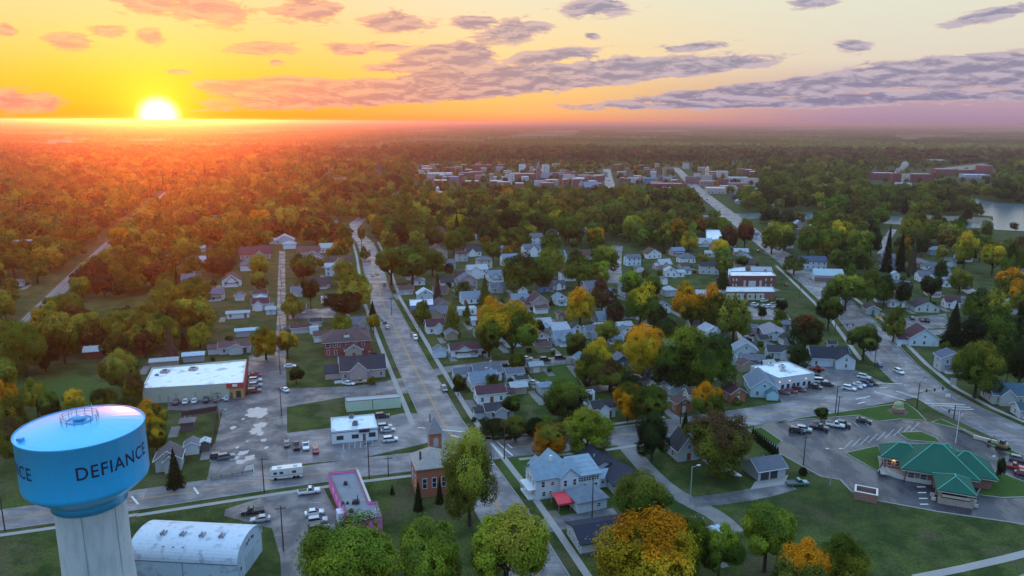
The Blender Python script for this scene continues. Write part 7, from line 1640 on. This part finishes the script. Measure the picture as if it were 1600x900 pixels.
HT = [  # hand-placed: x, top row, foot row, width px, colours, conifer?, label
 (552,826,955,165,'l','g',0,'big lime-green tree with a few yellow sprays hiding the foot of the pink shop'),
 (678,806,930,108,'l','g',0,'round green tree at the bottom edge between two lime-yellow trees'),
 (790,797,925,145,'l','w',0,'broad yellow-lime tree whose branches reach over the main road'),
 (1014,808,945,160,'y','o',0,'large golden orange tree at the bottom edge of the picture'),
 (734,675,822,84,'v','w',0,'tall olive tree with a yellow-green crown top standing beside the brick church'),
 (1002,744,832,86,'g','v',0,'loose green tree in front of the black-roofed ranch house'),
 (1072,808,900,66,'l','g',0,'bright green tree just right of the golden orange tree'),(1122,822,905,66,'g','l',0,'second bright green tree right of the golden orange tree'),
 (1194,785,893,92,'l','g',0,'bright green tree at the end of the gravel drive'),(1242,846,950,98,'v','o',0,'olive tree with one orange patch at the bottom of the meadow'),
 (1312,838,935,78,'w','g',0,'pale drooping willow at the foot of the dark meadow'),(860,665,716,56,'o','v',0,'small orange and olive tree at the edge of the cross street'),
 (917,640,714,76,'l','w',0,'bright lime tree behind the black-roofed ranch house'),(884,598,664,72,'d','g',0,'dark green tree behind the small yard by the side street'),
 (1018,645,722,50,'k','d',0,'dark tree pressed between the ranch house and the white cottage'),(1118,650,742,112,'v','b',0,'broad brown-olive tree over the lawn with the boat'),
 (980,598,658,48,'o','v',0,'orange-sided tree left of the red brick cottages'),(1015,604,664,62,'v','g',0,'olive tree directly left of the orange brick cottage'),
 (1107,598,662,58,'v','o',0,'olive tree with a rust side between the two brick cottages'),(1076,513,612,98,'g','l',0,'huge bright green tree in the middle of the town blocks'),
 (1108,522,618,78,'g','d',0,'right-hand green neighbour of the huge bright green tree'),(1046,545,612,62,'d','g',0,'dark green tree at the left foot of the huge green tree'),
 (1003,510,590,70,'y','o',0,'golden tree with orange edge left of the huge green tree'),(933,527,598,56,'v','y',0,'olive tree in front of the blue-walled house'),(952,560,612,58,'v','b',0,'olive bushy tree under the blue-walled house'),
 (915,560,602,44,'v','w',0,'small olive tree beside the blue-grey cottage'),(975,583,614,46,'d','d',0,'dark bushy tree right under the blue-walled house'),
 (768,466,535,54,'y','o',0,'orange-yellow tree, left of the big two-toned tree by the side street'),(800,474,568,92,'g','y',0,'big two-toned green and yellow tree by the side street'),(764,492,558,46,'g','y',0,'green tree left below the big two-toned tree'),
 (705,468,524,34,'v','y',1,'tall olive conifer beside the main road houses'),(906,448,508,48,'y','o',0,'golden tree with an orange cap among the white houses'),(940,436,488,40,'b','r',0,'round brown tree right of the golden orange-capped tree'),
 (1000,443,508,54,'g','y',0,'green tree with a golden crown top north of the grey roofs'),(905,393,450,54,'v','d',0,None),(935,408,448,36,'w','l',0,None),(946,385,428,46,'g','w',0,None),(862,383,432,46,'w','g',0,None),
 (812,394,460,62,'v','d',0,None),(848,402,455,44,'v','g',0,None),(645,383,446,66,'v','g',0,None),(612,388,445,56,'v','g',0,None),(676,390,432,44,'g','v',0,None),
 (557,422,484,58,'w','l',0,'lime tree on the left edge of the main road'),(538,458,506,58,'b','k',0,'dark brown tree beside the flat white houses left of the main road'),(583,470,508,24,'k','k',1,'dark conifer by the cars parked on the main road'),
 (535,490,524,32,'l','g',0,'small lime tree behind the red two-storey house'),(416,511,562,46,'y','v',0,'yellow tree on the left side of the alley'),(450,517,560,34,'v','y',0,'olive tree on the right side of the alley'),
 (584,492,520,20,'y','w',0,'small yellow tree behind the red two-storey house'),(458,460,497,36,'w','v',0,'pale yellow-green tree by the alley'),(486,437,482,28,'k','d',0,'dark tree behind the long grey sheds'),(463,573,600,25,'k','d',0,'dark bush on the grass near the alley'),
 (305,466,534,62,'v','w',0,'broad olive tree at the corner of the left meadow'),(263,436,496,54,'w','v',0,'pale olive tree beyond the left meadow'),(267,507,562,32,'c','c',1,'grey-brown conifer behind the white-roofed store'),(288,512,546,18,'k','c',1,'thin dark conifer right of the grey-brown conifer'),
 (198,478,514,26,'k','k',0,'small dark tree alone at the edge of the left meadow'),(225,487,550,62,'w','v',0,'olive tree left of the grey-brown conifer'),(195,545,618,62,'v','w',0,'olive tree beside the red barn'),(182,520,570,46,'d','v',0,'dark tree behind the red barn'),(208,585,632,42,'v','b',0,'drab olive tree at the left end of the long white-roofed store'),
 (102,490,568,64,'g','w',0,'bright green tree left of the red barn'),(42,505,588,84,'v','g',0,'huge olive tree by the railway at the far left'),(145,500,548,42,'b','v',0,'brown tree behind the bright green tree'),(72,520,580,50,'d','g',0,None),(12,560,625,50,'w','v',0,None),
 (18,592,700,84,'v','o',0,'big autumn tree at the far left beside the water tower'),(82,608,662,40,'d','g',0,'dark green tree just above the blue tank, left one'),(118,610,656,38,'w','y',0,'yellow-green tree just above the blue tank'),(164,608,662,50,'v','d',0,'olive tree just above the blue tank'),(198,622,680,46,'v','d',0,'drab tree behind the right side of the blue tank'),
 (238,626,690,50,'v','o',0,'orange-tinged tree right behind the blue tank'),(246,655,712,44,'v','y',0,None),(275,700,760,34,'k','k',1,'dark conifer beside the weathered grey house'),(30,650,735,60,'v','b',0,None),(60,590,650,44,'w','v',0,None),
 (1293,463,518,46,'d','g',0,'round dark street tree with a clear trunk, upper one at the signal'),(1348,508,563,58,'d','g',0,'round dark street tree with a clear trunk, nearer the junction'),(1257,489,548,58,'d','r',0,'broad dark tree with a reddish top left of the eastern road'),
 (1395,478,534,38,'v','g',0,'olive street tree on the right side of the eastern road'),(1145,462,534,60,'v','w',0,'pale olive tree before the long low building'),(1072,441,505,52,'o','y',0,'vivid orange tree in the middle of the town'),(1080,462,522,44,'v','o',0,'olive tree with orange cap below the vivid orange tree'),
 (1112,443,522,44,'v','o',0,'olive tree just right of the vivid orange tree'),(1040,495,535,44,'d','d',0,'dark tree under the vivid orange tree'),(1128,415,450,30,'d','v',1,'dark conifer left of the dark red brick block'),(1130,400,428,30,'v','w',0,None),
 (1125,375,407,32,'y','y',0,'bright yellow ball-shaped tree left of the eastern road'),(1139,353,390,28,'b','r',0,'brown-red tree left one of the pair over the eastern road'),(1163,351,390,30,'r','r',0,'rust-red tree of the pair over the eastern road'),(1205,348,397,40,'v','w',0,'olive tree on the right verge of the eastern road'),
 (1522,535,622,92,'g','w',0,'big green tree overhanging the eastern pavement'),(1487,472,538,46,'k','k',1,'tall dark conifer behind the maroon-roofed white house'),(1453,432,474,40,'k','d',0,'round dark tree before the white hillside houses'),(1498,420,458,40,'v','w',0,None),(1545,456,530,76,'g','w',0,'large green tree in the dark grove at the right'),
 (1575,418,470,60,'v','o',0,'orange-topped tree at the right edge'),(1592,438,500,50,'w','o',0,'yellow-orange tree at the right edge below the orange-topped one'),(1549,384,430,54,'w','y',0,'yellow-green round tree near the right edge'),(1500,372,412,18,'k','k',1,'slim dark conifer in front of the river'),
 (1590,520,610,70,'d','k',0,None),(1552,505,575,56,'d','g',0,None),(1520,450,505,40,'g','d',0,None),(1405,360,424,24,'k','d',1,'tall dark conifer, left one of the close pair'),(1384,350,425,26,'k','d',1,'tall dark conifer standing left of the close pair'),(1424,372,428,22,'c','v',1,'brownish conifer, right one of the close pair'),
 (1320,430,486,58,'g','w',0,None),(1355,420,478,50,'g','v',0,None),(1380,430,480,40,'g','d',0,None),(1295,440,486,30,'d','g',0,None),(1410,440,480,26,'d','k',0,None),(1283,637,656,22,'d','g',0,'single clipped round tree on the verge of the bank'),
 (654,748,797,18,'k','k',1,'dark column conifer at the left front corner of the brick church'),(687,744,786,15,'k','k',1,'dark column conifer at the right front of the brick church'),(613,757,772,9,'k','k',1,'tiny young conifer on the lawn by the church'),
 (1070,640,672,16,'k','d',1,None),(755,505,540,22,'v','d',0,None),(716,585,618,18,'d','v',0,None),(770,655,686,40,'d','k',0,'dark bushy tree by the grey bungalow at the street corner'),(805,652,688,44,'d','v',0,None),(838,655,684,36,'d','k',0,None),
 (730,470,494,14,'v','v',1,None),(757,432,475,22,'v','b',1,'olive-brown conifer among the white houses'),(684,425,468,16,'c','b',1,None),(724,440,468,28,'g','d',0,None),(660,470,498,20,'k','b',0,None),
 (840,500,530,22,'k','d',0,None),(900,520,562,34,'d','v',0,None),(985,425,470,40,'g','l',0,None),(1020,430,468,30,'d','g',0,None),(960,470,510,30,'b','d',0,None),(1025,470,520,34,'d','g',0,None),
 (808,553,582,28,'v','g',0,None),(770,585,612,20,'v','d',0,None),(800,618,650,28,'d','g',0,None),(850,650,680,30,'d','g',0,None),(1240,400,428,40,'v','d',0,None),(1160,400,420,20,'k','g',0,None),
 (1165,340,372,26,'g','w',0,None),(1225,352,392,40,'g','w',0,None),(1262,352,402,44,'g','v',0,None),(1290,358,405,44,'w','g',0,None),(1312,345,392,36,'w','y',0,None),(1340,360,415,50,'g','w',0,None),(1330,385,432,44,'d','g',0,None),
 (1360,352,400,36,'k','d',0,None),(1215,500,520,14,'g','v',0,None),(1190,478,498,14,'d','d',0,None),(1220,468,495,20,'k','d',0,'small dark street tree beside the row of cars below the long low building'),(1410,370,420,26,'v','o',0,None),
 (1470,340,360,22,'k','b',0,None),(1455,348,368,20,'k','d',0,None),(1510,328,346,16,'b','b',0,'little brown tree on the spit beside the river'),(1500,335,362,22,'g','d',0,None),(1540,345,374,22,'g','v',0,None),(1575,385,440,34,'g','d',0,None),(1530,368,410,40,'w','g',0,None),(1505,362,420,40,'w','y',0,None),
 (1590,370,430,44,'v','b',0,None),(1440,372,400,26,'d','k',0,None),(1468,405,440,24,'d','g',0,None),(1200,555,575,12,'g','d',0,None),(1188,560,590,10,'d','d',1,None),(1098,540,575,24,'g','d',0,None),
 (565,355,385,14,'v','v',0,None),(570,385,408,16,'v','b',0,None),(1450,700,712,9,'r','b',0,'small dark red shrub on the island behind the bank'),(1562,715,748,14,'k','d',0,'dark shrub beside the bank entrance'),
]
for h in HT: treep(h[0], h[1], h[2], h[3], h[4], h[5], bool(h[6]), h[7])
# clipped hedge of column evergreens along the bank drive
for i in range(12):
    f = i/11; x, y = 1176+f*38, 684+f*30; gx, gy = G(x, y)
    t = thing('column_evergreen', 'clipped dark column evergreen in the even row beside the bank driveway', 'evergreen', gx, gy, i, 'even row of clipped evergreens beside the bank driveway')
    o = link('crown', CF_M[i % 2], t, LC['k']); o['tint2'] = list(LC['k']); o.scale = (2.0, 2.0, 3.6); k = link('trunk', TRC, t); k.scale = (1.5, 1.5, 3.2); TREES.append((gx, gy, 2))

# low shrubs and bushes in the gardens
rb = random.Random(31); nsb = 0
for _ in range(6000):
    if nsb >= 110: break
    a = rb.choice(YARDS); ang_ = rb.uniform(0, 6.28); r_ = max(a[2], a[3])*rb.uniform(.55, 1.1)+1; gx, gy = a[0]+math.cos(ang_)*r_, a[1]+math.sin(ang_)*r_
    if a[6] > 560: continue
    if any(pseg(gx, gy, *d_) < m_-1.5 for k_, d_, m_ in KEEP if k_ == 'seg') or any(k_ == 'disc' and math.hypot(gx-d_[0], gy-d_[1]) < m_*.8 for k_, d_, m_ in KEEP) or any(math.hypot(gx-u-0, gy-v) < 3 for u, v, w_ in TREES): continue
    c_ = rb.choice('dgvkdbv'); t = thing('shrub', f"{LN[c_]} {'rounded ' if rb.random() < .5 else ''}shrub", 'shrub', gx, gy, rb.uniform(0, 6), 'shrubs in the gardens', True); W_s = rb.uniform(1.8, 4.2)
    o = link('foliage', CR_M[rb.randrange(4)], t, jit(LC[c_])); o['tint2'] = list(jit(LC[c_])); o.scale = (W_s, W_s, W_s*.95); o.location = (0, 0, -W_s*.14); TREES.append((gx, gy, W_s*.6)); nsb += 1

# loose trees that fill the town and the land behind, nearest ones each a thing of its own
HC = {}
def hput(x, y, W): HC.setdefault((int(x//30), int(y//30)), []).append((x, y, W))
for a in TREES: hput(*a)
def hclash(x, y, W, f):
    ix, iy = int(x//30), int(y//30)
    for i in (-1, 0, 1):
        for j in (-1, 0, 1):
            for (a, b, w) in HC.get((ix+i, iy+j), ()):
                if math.hypot(a-x, b-y) < (W+w)*f: return True
    return False
def keepgrid():
    grid = {}
    for item in KEEP:
        k, d, m_ = item
        if k == 'seg': xs = [d[0][0], d[1][0]]; ys = [d[0][1], d[1][1]]
        elif k == 'disc': xs = [d[0]]; ys = [d[1]]
        else: xs = [p[0] for p in d]; ys = [p[1] for p in d]
        for i in range(int((min(xs)-m_-12)//60), int((max(xs)+m_+12)//60)+1):
            for j in range(int((min(ys)-m_-12)//60), int((max(ys)+m_+12)//60)+1): grid.setdefault((i, j), []).append(item)
    return grid
KG = keepgrid()
def blk(x, y, r):
    global KEEP
    it = KG.get((int(x//60), int(y//60)))
    if not it: return False
    save = KEEP; KEEP = it; v = blocked(x, y, r); KEEP = save; return v
def palette(px, py, rs):
    u = rs.random()
    if px < 560:
        t_ = 'wvvvbwwgdvvb'
    elif px < 1180: t_ = 'vvgwvgdgwvyvvgdvgvdw' if py > 330 else 'vvbwvdgvrwvgovgv'
    else: t_ = 'gdgdvwgdvgdwkvgg'
    if py < 256: t_ = 'vbdvbvcbdvrb'
    c = t_[int(u*len(t_))]; c2 = rs.choice('vwgvgo' if px < 1180 else 'gwdv') if rs.random() < .4 else c
    return c, c2
rs = random.Random(11); fills = []
# patches of the town core stay open; elsewhere the canopy closes
def dens_at(px, py):
    if py > 392:
        if 600 < px < 1290: return .20 if py < 600 else 0
        if px < 600: return (.0 if px > 40 else .3) if py > 560 else .25 if (496 < py < 532 and 120 < px < 260) else (.93 if px < 330 or py < 470 else .25)
        return .75 if py < 470 else (.9 if px > 1500 and py < 580 else .12)
    if 306 <= py < 326 and 640 < px < 1190: return .8
    if 252 < py < 306 and 640 < px < 1190: return .24
    if 262 < py < 296 and 1350 < px < 1560: return .1
    if 352 < py < 402 and px > 1490: return .03
    if py < 258 and px > 1150 and rs.random() < .18: return .2
    return .93
y = 205.0
while y < 2450:
    step = (9.6 if y < 700 else 12.5); xm = .74*y+60; x = -xm
    while x < xm:
        gx, gy = x+rs.uniform(-.45, .45)*step, y+rs.uniform(-.45, .45)*step; x += step
        px, py = P(gx, gy)
        if px < -60 or px > 1660: continue
        if rs.random() > dens_at(px, py): continue
        u_ = rs.random(); W = rs.uniform(12, 18) if u_ < .58 else (rs.uniform(18, 25) if u_ < .74 else rs.uniform(6, 11))
        if 252 < py < 306 and (640 < px < 1190 or 1350 < px < 1560): W = min(W, 9)
        elif 300 < py < 322 and 640 < px < 1190: W = min(W, 13)
        elif 352 < py < 398 and px > 1500: W = min(W, 8)
        if py > 400: W *= .62 if 600 < px < 1290 else .85
        if blk(gx, gy, W) or hclash(gx, gy, W, .31): continue
        hput(gx, gy, W); c, c2 = palette(px, py, rs); con = rs.random() < (.018 if px < 1180 else .05)
        fills.append((gx, gy, W, rs.uniform(.82, 1.12)*W*(1.05 if con else .95)+2, c, c2, con))
    y += step*.9
NB = sum(1 for h in HT if not h[6]); NBmax = 300-NB
fills.sort(key=lambda f: math.hypot(f[0], f[1])/f[2]**.5)
far = []; nb = nc = 0; ncon = sum(1 for h in HT if h[6])
for f in fills:
    if f[6]:
        if math.hypot(f[0], f[1]) < 900 and nc < 60: nc += 1; tree(f[0], f[1], f[2]*.6, f[3], 'k' if rs.random() < .6 else 'd', None, True); continue
    elif nb < NBmax: nb += 1; tree(f[0], f[1], f[2], f[3], f[4], f[5], False); continue
    far.append(f)
# the rest of the wood: instances on points, one object
def far_proto(seed, con=False):
    me = crown_mesh('far_crown', seed, 800, .05, M['leafi'], ('round', 'tall', 'flat')[seed % 3]) if not con else conifer_mesh('far_needles', seed, 420, .075, M['leafi'])
    return bpy.data.objects.new('woodland_crown', me)
pc = bpy.data.collections.new('woodland_crowns')
for i in range(4): pc.objects.link(far_proto(80+i))
pc.objects.link(far_proto(90, True))
n = len(far); me = bpy.data.meshes.new('woodland'); me.vertices.add(n)
me.vertices.foreach_set('co', np.array([(f[0], f[1], 0) for f in far], dtype=np.float32).ravel())
def attr(nm, typ, dat, key='value'): a = me.attributes.new(nm, typ, 'POINT'); a.data.foreach_set(key, np.array(dat, dtype=np.float32 if typ != 'INT' else np.int32).ravel())
def ftint(f):
    c = LC['k' if f[6] else f[4]]; c2 = LC['k' if f[6] else f[5]]; k = rs.uniform(0, .5); return [*(max(0, (a*(1-k)+b*k)*rs.uniform(.8, 1.25)) for a, b in zip(c, c2)), 1.0]
attr('tint', 'FLOAT_COLOR', [ftint(f) for f in far], 'color')
attr('tsc', 'FLOAT_VECTOR', [((f[2]*(.6 if f[6] else 1)),)*2+(f[3],) for f in far], 'vector')
attr('trot', 'FLOAT_VECTOR', [(0, 0, rs.uniform(0, 6.28)) for f in far], 'vector')
attr('tid', 'INT', [4 if f[6] else rs.randrange(4) for f in far])
wd = link('woodland', me); wd['kind'] = 'stuff'; wd['label'] = 'dense autumn woodland covering the land beyond the town'; me.update()
ng = bpy.data.node_groups.new('scatter', 'GeometryNodeTree'); ng.interface.new_socket('Geometry', in_out='INPUT', socket_type='NodeSocketGeometry'); ng.interface.new_socket('Geometry', in_out='OUTPUT', socket_type='NodeSocketGeometry')
gi = ng.nodes.new('NodeGroupInput'); go = ng.nodes.new('NodeGroupOutput'); ip = ng.nodes.new('GeometryNodeInstanceOnPoints'); ci = ng.nodes.new('GeometryNodeCollectionInfo'); mp = ng.nodes.new('GeometryNodeMeshToPoints')
ci.inputs['Collection'].default_value = pc; ci.inputs['Separate Children'].default_value = True; ci.inputs['Reset Children'].default_value = True
def nat(nm, typ): a = ng.nodes.new('GeometryNodeInputNamedAttribute'); a.data_type = typ; a.inputs['Name'].default_value = nm; return a.outputs['Attribute']
ng.links.new(gi.outputs[0], mp.inputs['Mesh']); ng.links.new(mp.outputs[0], ip.inputs['Points']); ng.links.new(ci.outputs[0], ip.inputs['Instance']); ip.inputs['Pick Instance'].default_value = True
ng.links.new(nat('tid', 'INT'), ip.inputs['Instance Index']); ng.links.new(nat('trot', 'FLOAT_VECTOR'), ip.inputs['Rotation']); ng.links.new(nat('tsc', 'FLOAT_VECTOR'), ip.inputs['Scale']); ng.links.new(ip.outputs[0], go.inputs[0])
md = wd.modifiers.new('scatter', 'NODES'); md.node_group = ng

# the land far beyond: closed canopy and open fields as one rolling sheet
def far_land():
    rng = np.random.default_rng(4); nr, na = 340, 900
    r = 2300*(30000/2300)**(np.linspace(0, 1, nr)**.85); a = np.linspace(-R(38.5), R(38.5), na); rr, aa = np.meshgrid(r, a, indexing='ij')
    cell_r = np.gradient(r)[:, None]; X = rr*np.sin(aa); Y = rr*np.cos(aa)
    X = X+rng.normal(size=X.shape)*rr*.0004; Y = Y+rng.normal(size=Y.shape)*cell_r*.2
    def vn(X, Y, s, seed):       # value noise
        g0 = np.random.default_rng(seed).uniform(size=(512, 512)); u, v = X/s, Y/s; iu, iv = np.floor(u).astype(int), np.floor(v).astype(int); fu, fv = u-iu, v-iv; fu = fu*fu*(3-2*fu); fv = fv*fv*(3-2*fv)
        q = lambda i, j: g0[i % 512, j % 512]; return (q(iu, iv)*(1-fu)+q(iu+1, iv)*fu)*(1-fv)+(q(iu, iv+1)*(1-fu)+q(iu+1, iv+1)*fu)*fv
    N = .5*vn(X, Y, 420, 1)+.3*vn(X, Y, 160, 2)+.2*vn(X, Y, 900, 3); grow = np.clip((rr-2300)/9000, 0, 1)
    forest = N > (.36+.12*grow); Z = np.where(forest, 9+7*rng.uniform(size=X.shape)**.7+3*vn(X, Y, 60, 5), .08)
    def inside(poly):
        c = np.zeros(X.shape, bool); j = len(poly)-1
        for i in range(len(poly)):
            xi, yi = poly[i]; xj, yj = poly[j]
            with np.errstate(divide='ignore', invalid='ignore'): c ^= ((yi > Y) != (yj > Y)) & (X < (xj-xi)*(Y-yi)/(yj-yi+1e-9)+xi)
            j = i
        return c
    for fp in FIELDS: m0 = inside(fp); forest &= ~m0; Z[m0] = .06
    for (cx, cy, w0) in FARB:
        k = 1-90/math.hypot(cx, cy); m0 = (np.hypot(X-cx, Y-cy) < w0+25) | (np.hypot(X-cx*k, Y-cy*k) < w0+55); forest &= ~m0; Z[m0] = .06
    n_ = nr*na; V = np.stack([X, Y, Z], -1).reshape(-1, 3); i = np.arange(nr-1)[:, None]*na+np.arange(na-1)[None]; F = np.stack([i, i+1, i+na+1, i+na], -1).reshape(-1, 4)[:, ::-1]
    me = bpy.data.meshes.new('distant_woodland'); me.vertices.add(n_); me.vertices.foreach_set('co', V.ravel()); me.loops.add(F.size); me.loops.foreach_set('vertex_index', F.ravel()); me.polygons.add(len(F))
    me.polygons.foreach_set('loop_start', np.arange(0, F.size, 4)); me.polygons.foreach_set('loop_total', np.full(len(F), 4))
    pal = np.array([LC['v'], LC['g'], LC['b'], LC['d'], LC['w'], LC['r'], LC['v'], LC['d']]); pi = rng.integers(0, len(pal), X.shape); col = pal[pi]*rng.uniform(.45, 1.0, X.shape)[..., None]*(.55+.9*vn(X, Y, 500, 12))[..., None]
    fcol = np.array([(.17, .14, .085), (.10, .10, .04), (.22, .18, .11), (.07, .09, .03)])[(vn(X, Y, 700, 8)*3.99).astype(int)]
    C_ = np.where(forest[..., None], col, fcol); C_ = np.concatenate([C_.reshape(-1, 3), np.ones((n_, 1))], 1).astype(np.float32)
    at = me.attributes.new('land', 'FLOAT_COLOR', 'POINT'); at.data.foreach_set('color', C_.ravel())
    m_, t_, b_, o_ = newmat('far_canopy'); t_.link(t_.node('ShaderNodeAttribute', attribute_name='land').outputs['Color'], b_.inputs['Base Color']); b_.inputs['Roughness'].default_value = 1; b_.inputs['Specular IOR Level'].default_value = 0
    me.materials.append(m_); me.update(); me.validate(); return me
fl_ = link('distant_woodland', far_land()); fl_['kind'] = 'stuff'; fl_['label'] = 'flat far land of woods and fields reaching to the horizon'

# ------------------------------------------------------------------ haze over the whole plain
hz = MB(); hz.box(-45000, -4000, -1.5, 45000, 41000, 98.0)
m, tt, b, o_ = newmat('haze_air'); tt.n.remove(b); pv = tt.node('ShaderNodeVolumePrincipled'); pv.inputs['Color'].default_value = (.98, .68, .74, 1)
pv.inputs['Density'].default_value = 1.2e-4; pv.inputs['Anisotropy'].default_value = .855; tt.link(pv.outputs[0], o_.inputs['Volume'])
hz_o = obj('haze', hz, [m]); hz_o['kind'] = 'stuff'; hz_o['label'] = 'thin glowing evening haze over the plain'

# ------------------------------------------------------------------ labels for the many: look + where it stands
LM = [('water tower', 128, 740), ('metal hall', 310, 850), ('white-roofed store', 305, 600), ('pink shop', 555, 780), ('white diner', 553, 672), ('mint-green building', 583, 632), ('brick church', 665, 740), ('white corner house', 870, 750),
 ('black-roofed ranch house', 965, 728), ('green-roofed bank', 1465, 725), ('welcome sign', 1403, 637), ('commercial building', 1228, 590), ('red two-storey house', 540, 538), ('brown-roofed ranch house', 368, 538), ('red barn', 149, 550),
 ('dark red brick block', 1177, 436), ('long low building', 1170, 462), ('blue-striped store', 658, 478), ('maroon-roofed white house', 1436, 525), ('large white hall', 1206, 518), ('black-gabled white house', 1290, 552), ('huge bright green tree', 1085, 560),
 ('big two-toned tree', 795, 515), ('golden orange-capped tree', 906, 478), ('vivid orange tree', 1072, 470), ('bright yellow ball tree', 1125, 392), ('rust-red tree pair', 1150, 372), ('navy-roofed white house', 1267, 410), ('pale cyan cottage', 1188, 600),
 ('river', 1570, 338), ('red factory', 1430, 275), ('round red tower', 1536, 258), ('domed town hall', 1104, 272), ('white downtown tower', 852, 262), ('long red brick school', 390, 276), ('thin pointed spire', 517, 275), ('cream cupola mansion', 684, 300),
 ('bend of the main road', 555, 372), ('far end of the alley', 441, 425), ('left meadow', 185, 482), ('grey-brown conifer', 268, 535), ('railway cutting', 130, 420), ('railway bend', 215, 342), ('blue-walled house', 968, 560), ('side street lawn', 865, 585),
 ('yellow willow by the flat roof', 700, 355), ('bridge of the eastern road', 1120, 325), ('small brown-roofed bungalow', 1358, 475), ('tall conifer pair', 1405, 395), ('grey hillside houses', 1455, 425), ('yellow-green round tree', 1549, 405), ('golden orange bottom tree', 1014, 870),
 ('bright white gabled house', 744, 425), ('cream two-storey house', 756, 408), ('navy-walled gable house', 811, 468), ('brick cottages', 1090, 622), ('double grey garage', 1192, 735), ('downtown street opening', 952, 275), ('first row of white houses', 762, 590),
 ('far highway', 190, 225), ('pinkish hipped roof', 298, 300), ('purple-roofed left house', 400, 392), ('pale street building', 512, 388), ('white-stripe field', 565, 233), ('red downtown block', 1040, 290), ('twin white houses', 1055, 424), ('dark grove at the right', 1560, 520),
 ('long white blue-windowed building', 1116, 368), ('orange-yellow centre tree', 1003, 545), ('far white sheds', 1285, 220), ('small white houses by the river', 1283, 310), ('tan factory yard', 1500, 265)]
def rel(px, L):
    dx, dy = px[0]-L[1], (px[1]-L[2])*1.7
    if abs(dx) < 16 and abs(dy) < 16: return 'next to'
    if abs(dx) > abs(dy)*1.2: return 'right of' if dx > 0 else 'left of'
    return 'below' if dy > 0 else 'beyond'
ORD = ['', 'second', 'third', 'fourth', 'fifth', 'sixth', 'seventh', 'eighth', 'ninth', 'tenth', 'eleventh', 'twelfth', 'thirteenth', 'fourteenth', 'fifteenth']
bk = {}
for T in THINGS:
    if not T['auto']: continue
    px = T['px']; L = min(LM, key=lambda l: math.hypot(px[0]-l[1], (px[1]-l[2])*1.7)); r_ = rel(px, L); T['d'] = math.hypot(px[0]-L[1], (px[1]-L[2])*1.7)
    bk.setdefault((T['desc'], r_, L[0]), []).append(T)
for (d, r_, L), l in bk.items():
    l.sort(key=lambda T: T['d'])
    for i, T in enumerate(l):
        if len(d.split())+len(L.split()) > 8: d = d.replace('standing ', '').replace('parked ', '').replace(' of the', ' of').replace('with ', '')
        w = f"{d} {r_} the {L}" if len(l) == 1 else (f"{d} closest {r_} the {L}" if i == 0 else f"{d}, {ORD[i] if i < 15 else str(i+1)+'th'} away {r_} the {L}")
        if len(w.split()) > 16: w = w.replace(' the ', ' ')
        if len(w.split()) > 16: w = w.replace(' on side street behind small lawn', ' on side street').replace(' in row on far side of bank car park', ' in far bank row').replace(' among houses', '').replace(' before flat white', ' before').replace('long front ', 'front ')
        if len(w.split()) > 16: w = w.replace(', ', ' ').replace(' away', '')
        if len(w.split()) > 16: print('LONG', w)
        T['o']['label'] = w
print('trees', len(TREES), 'far', len(far), 'things', len(THINGS), 'objects', len(bpy.data.objects), 'maxwords', max(len(T['o']['label'].split()) for T in THINGS))
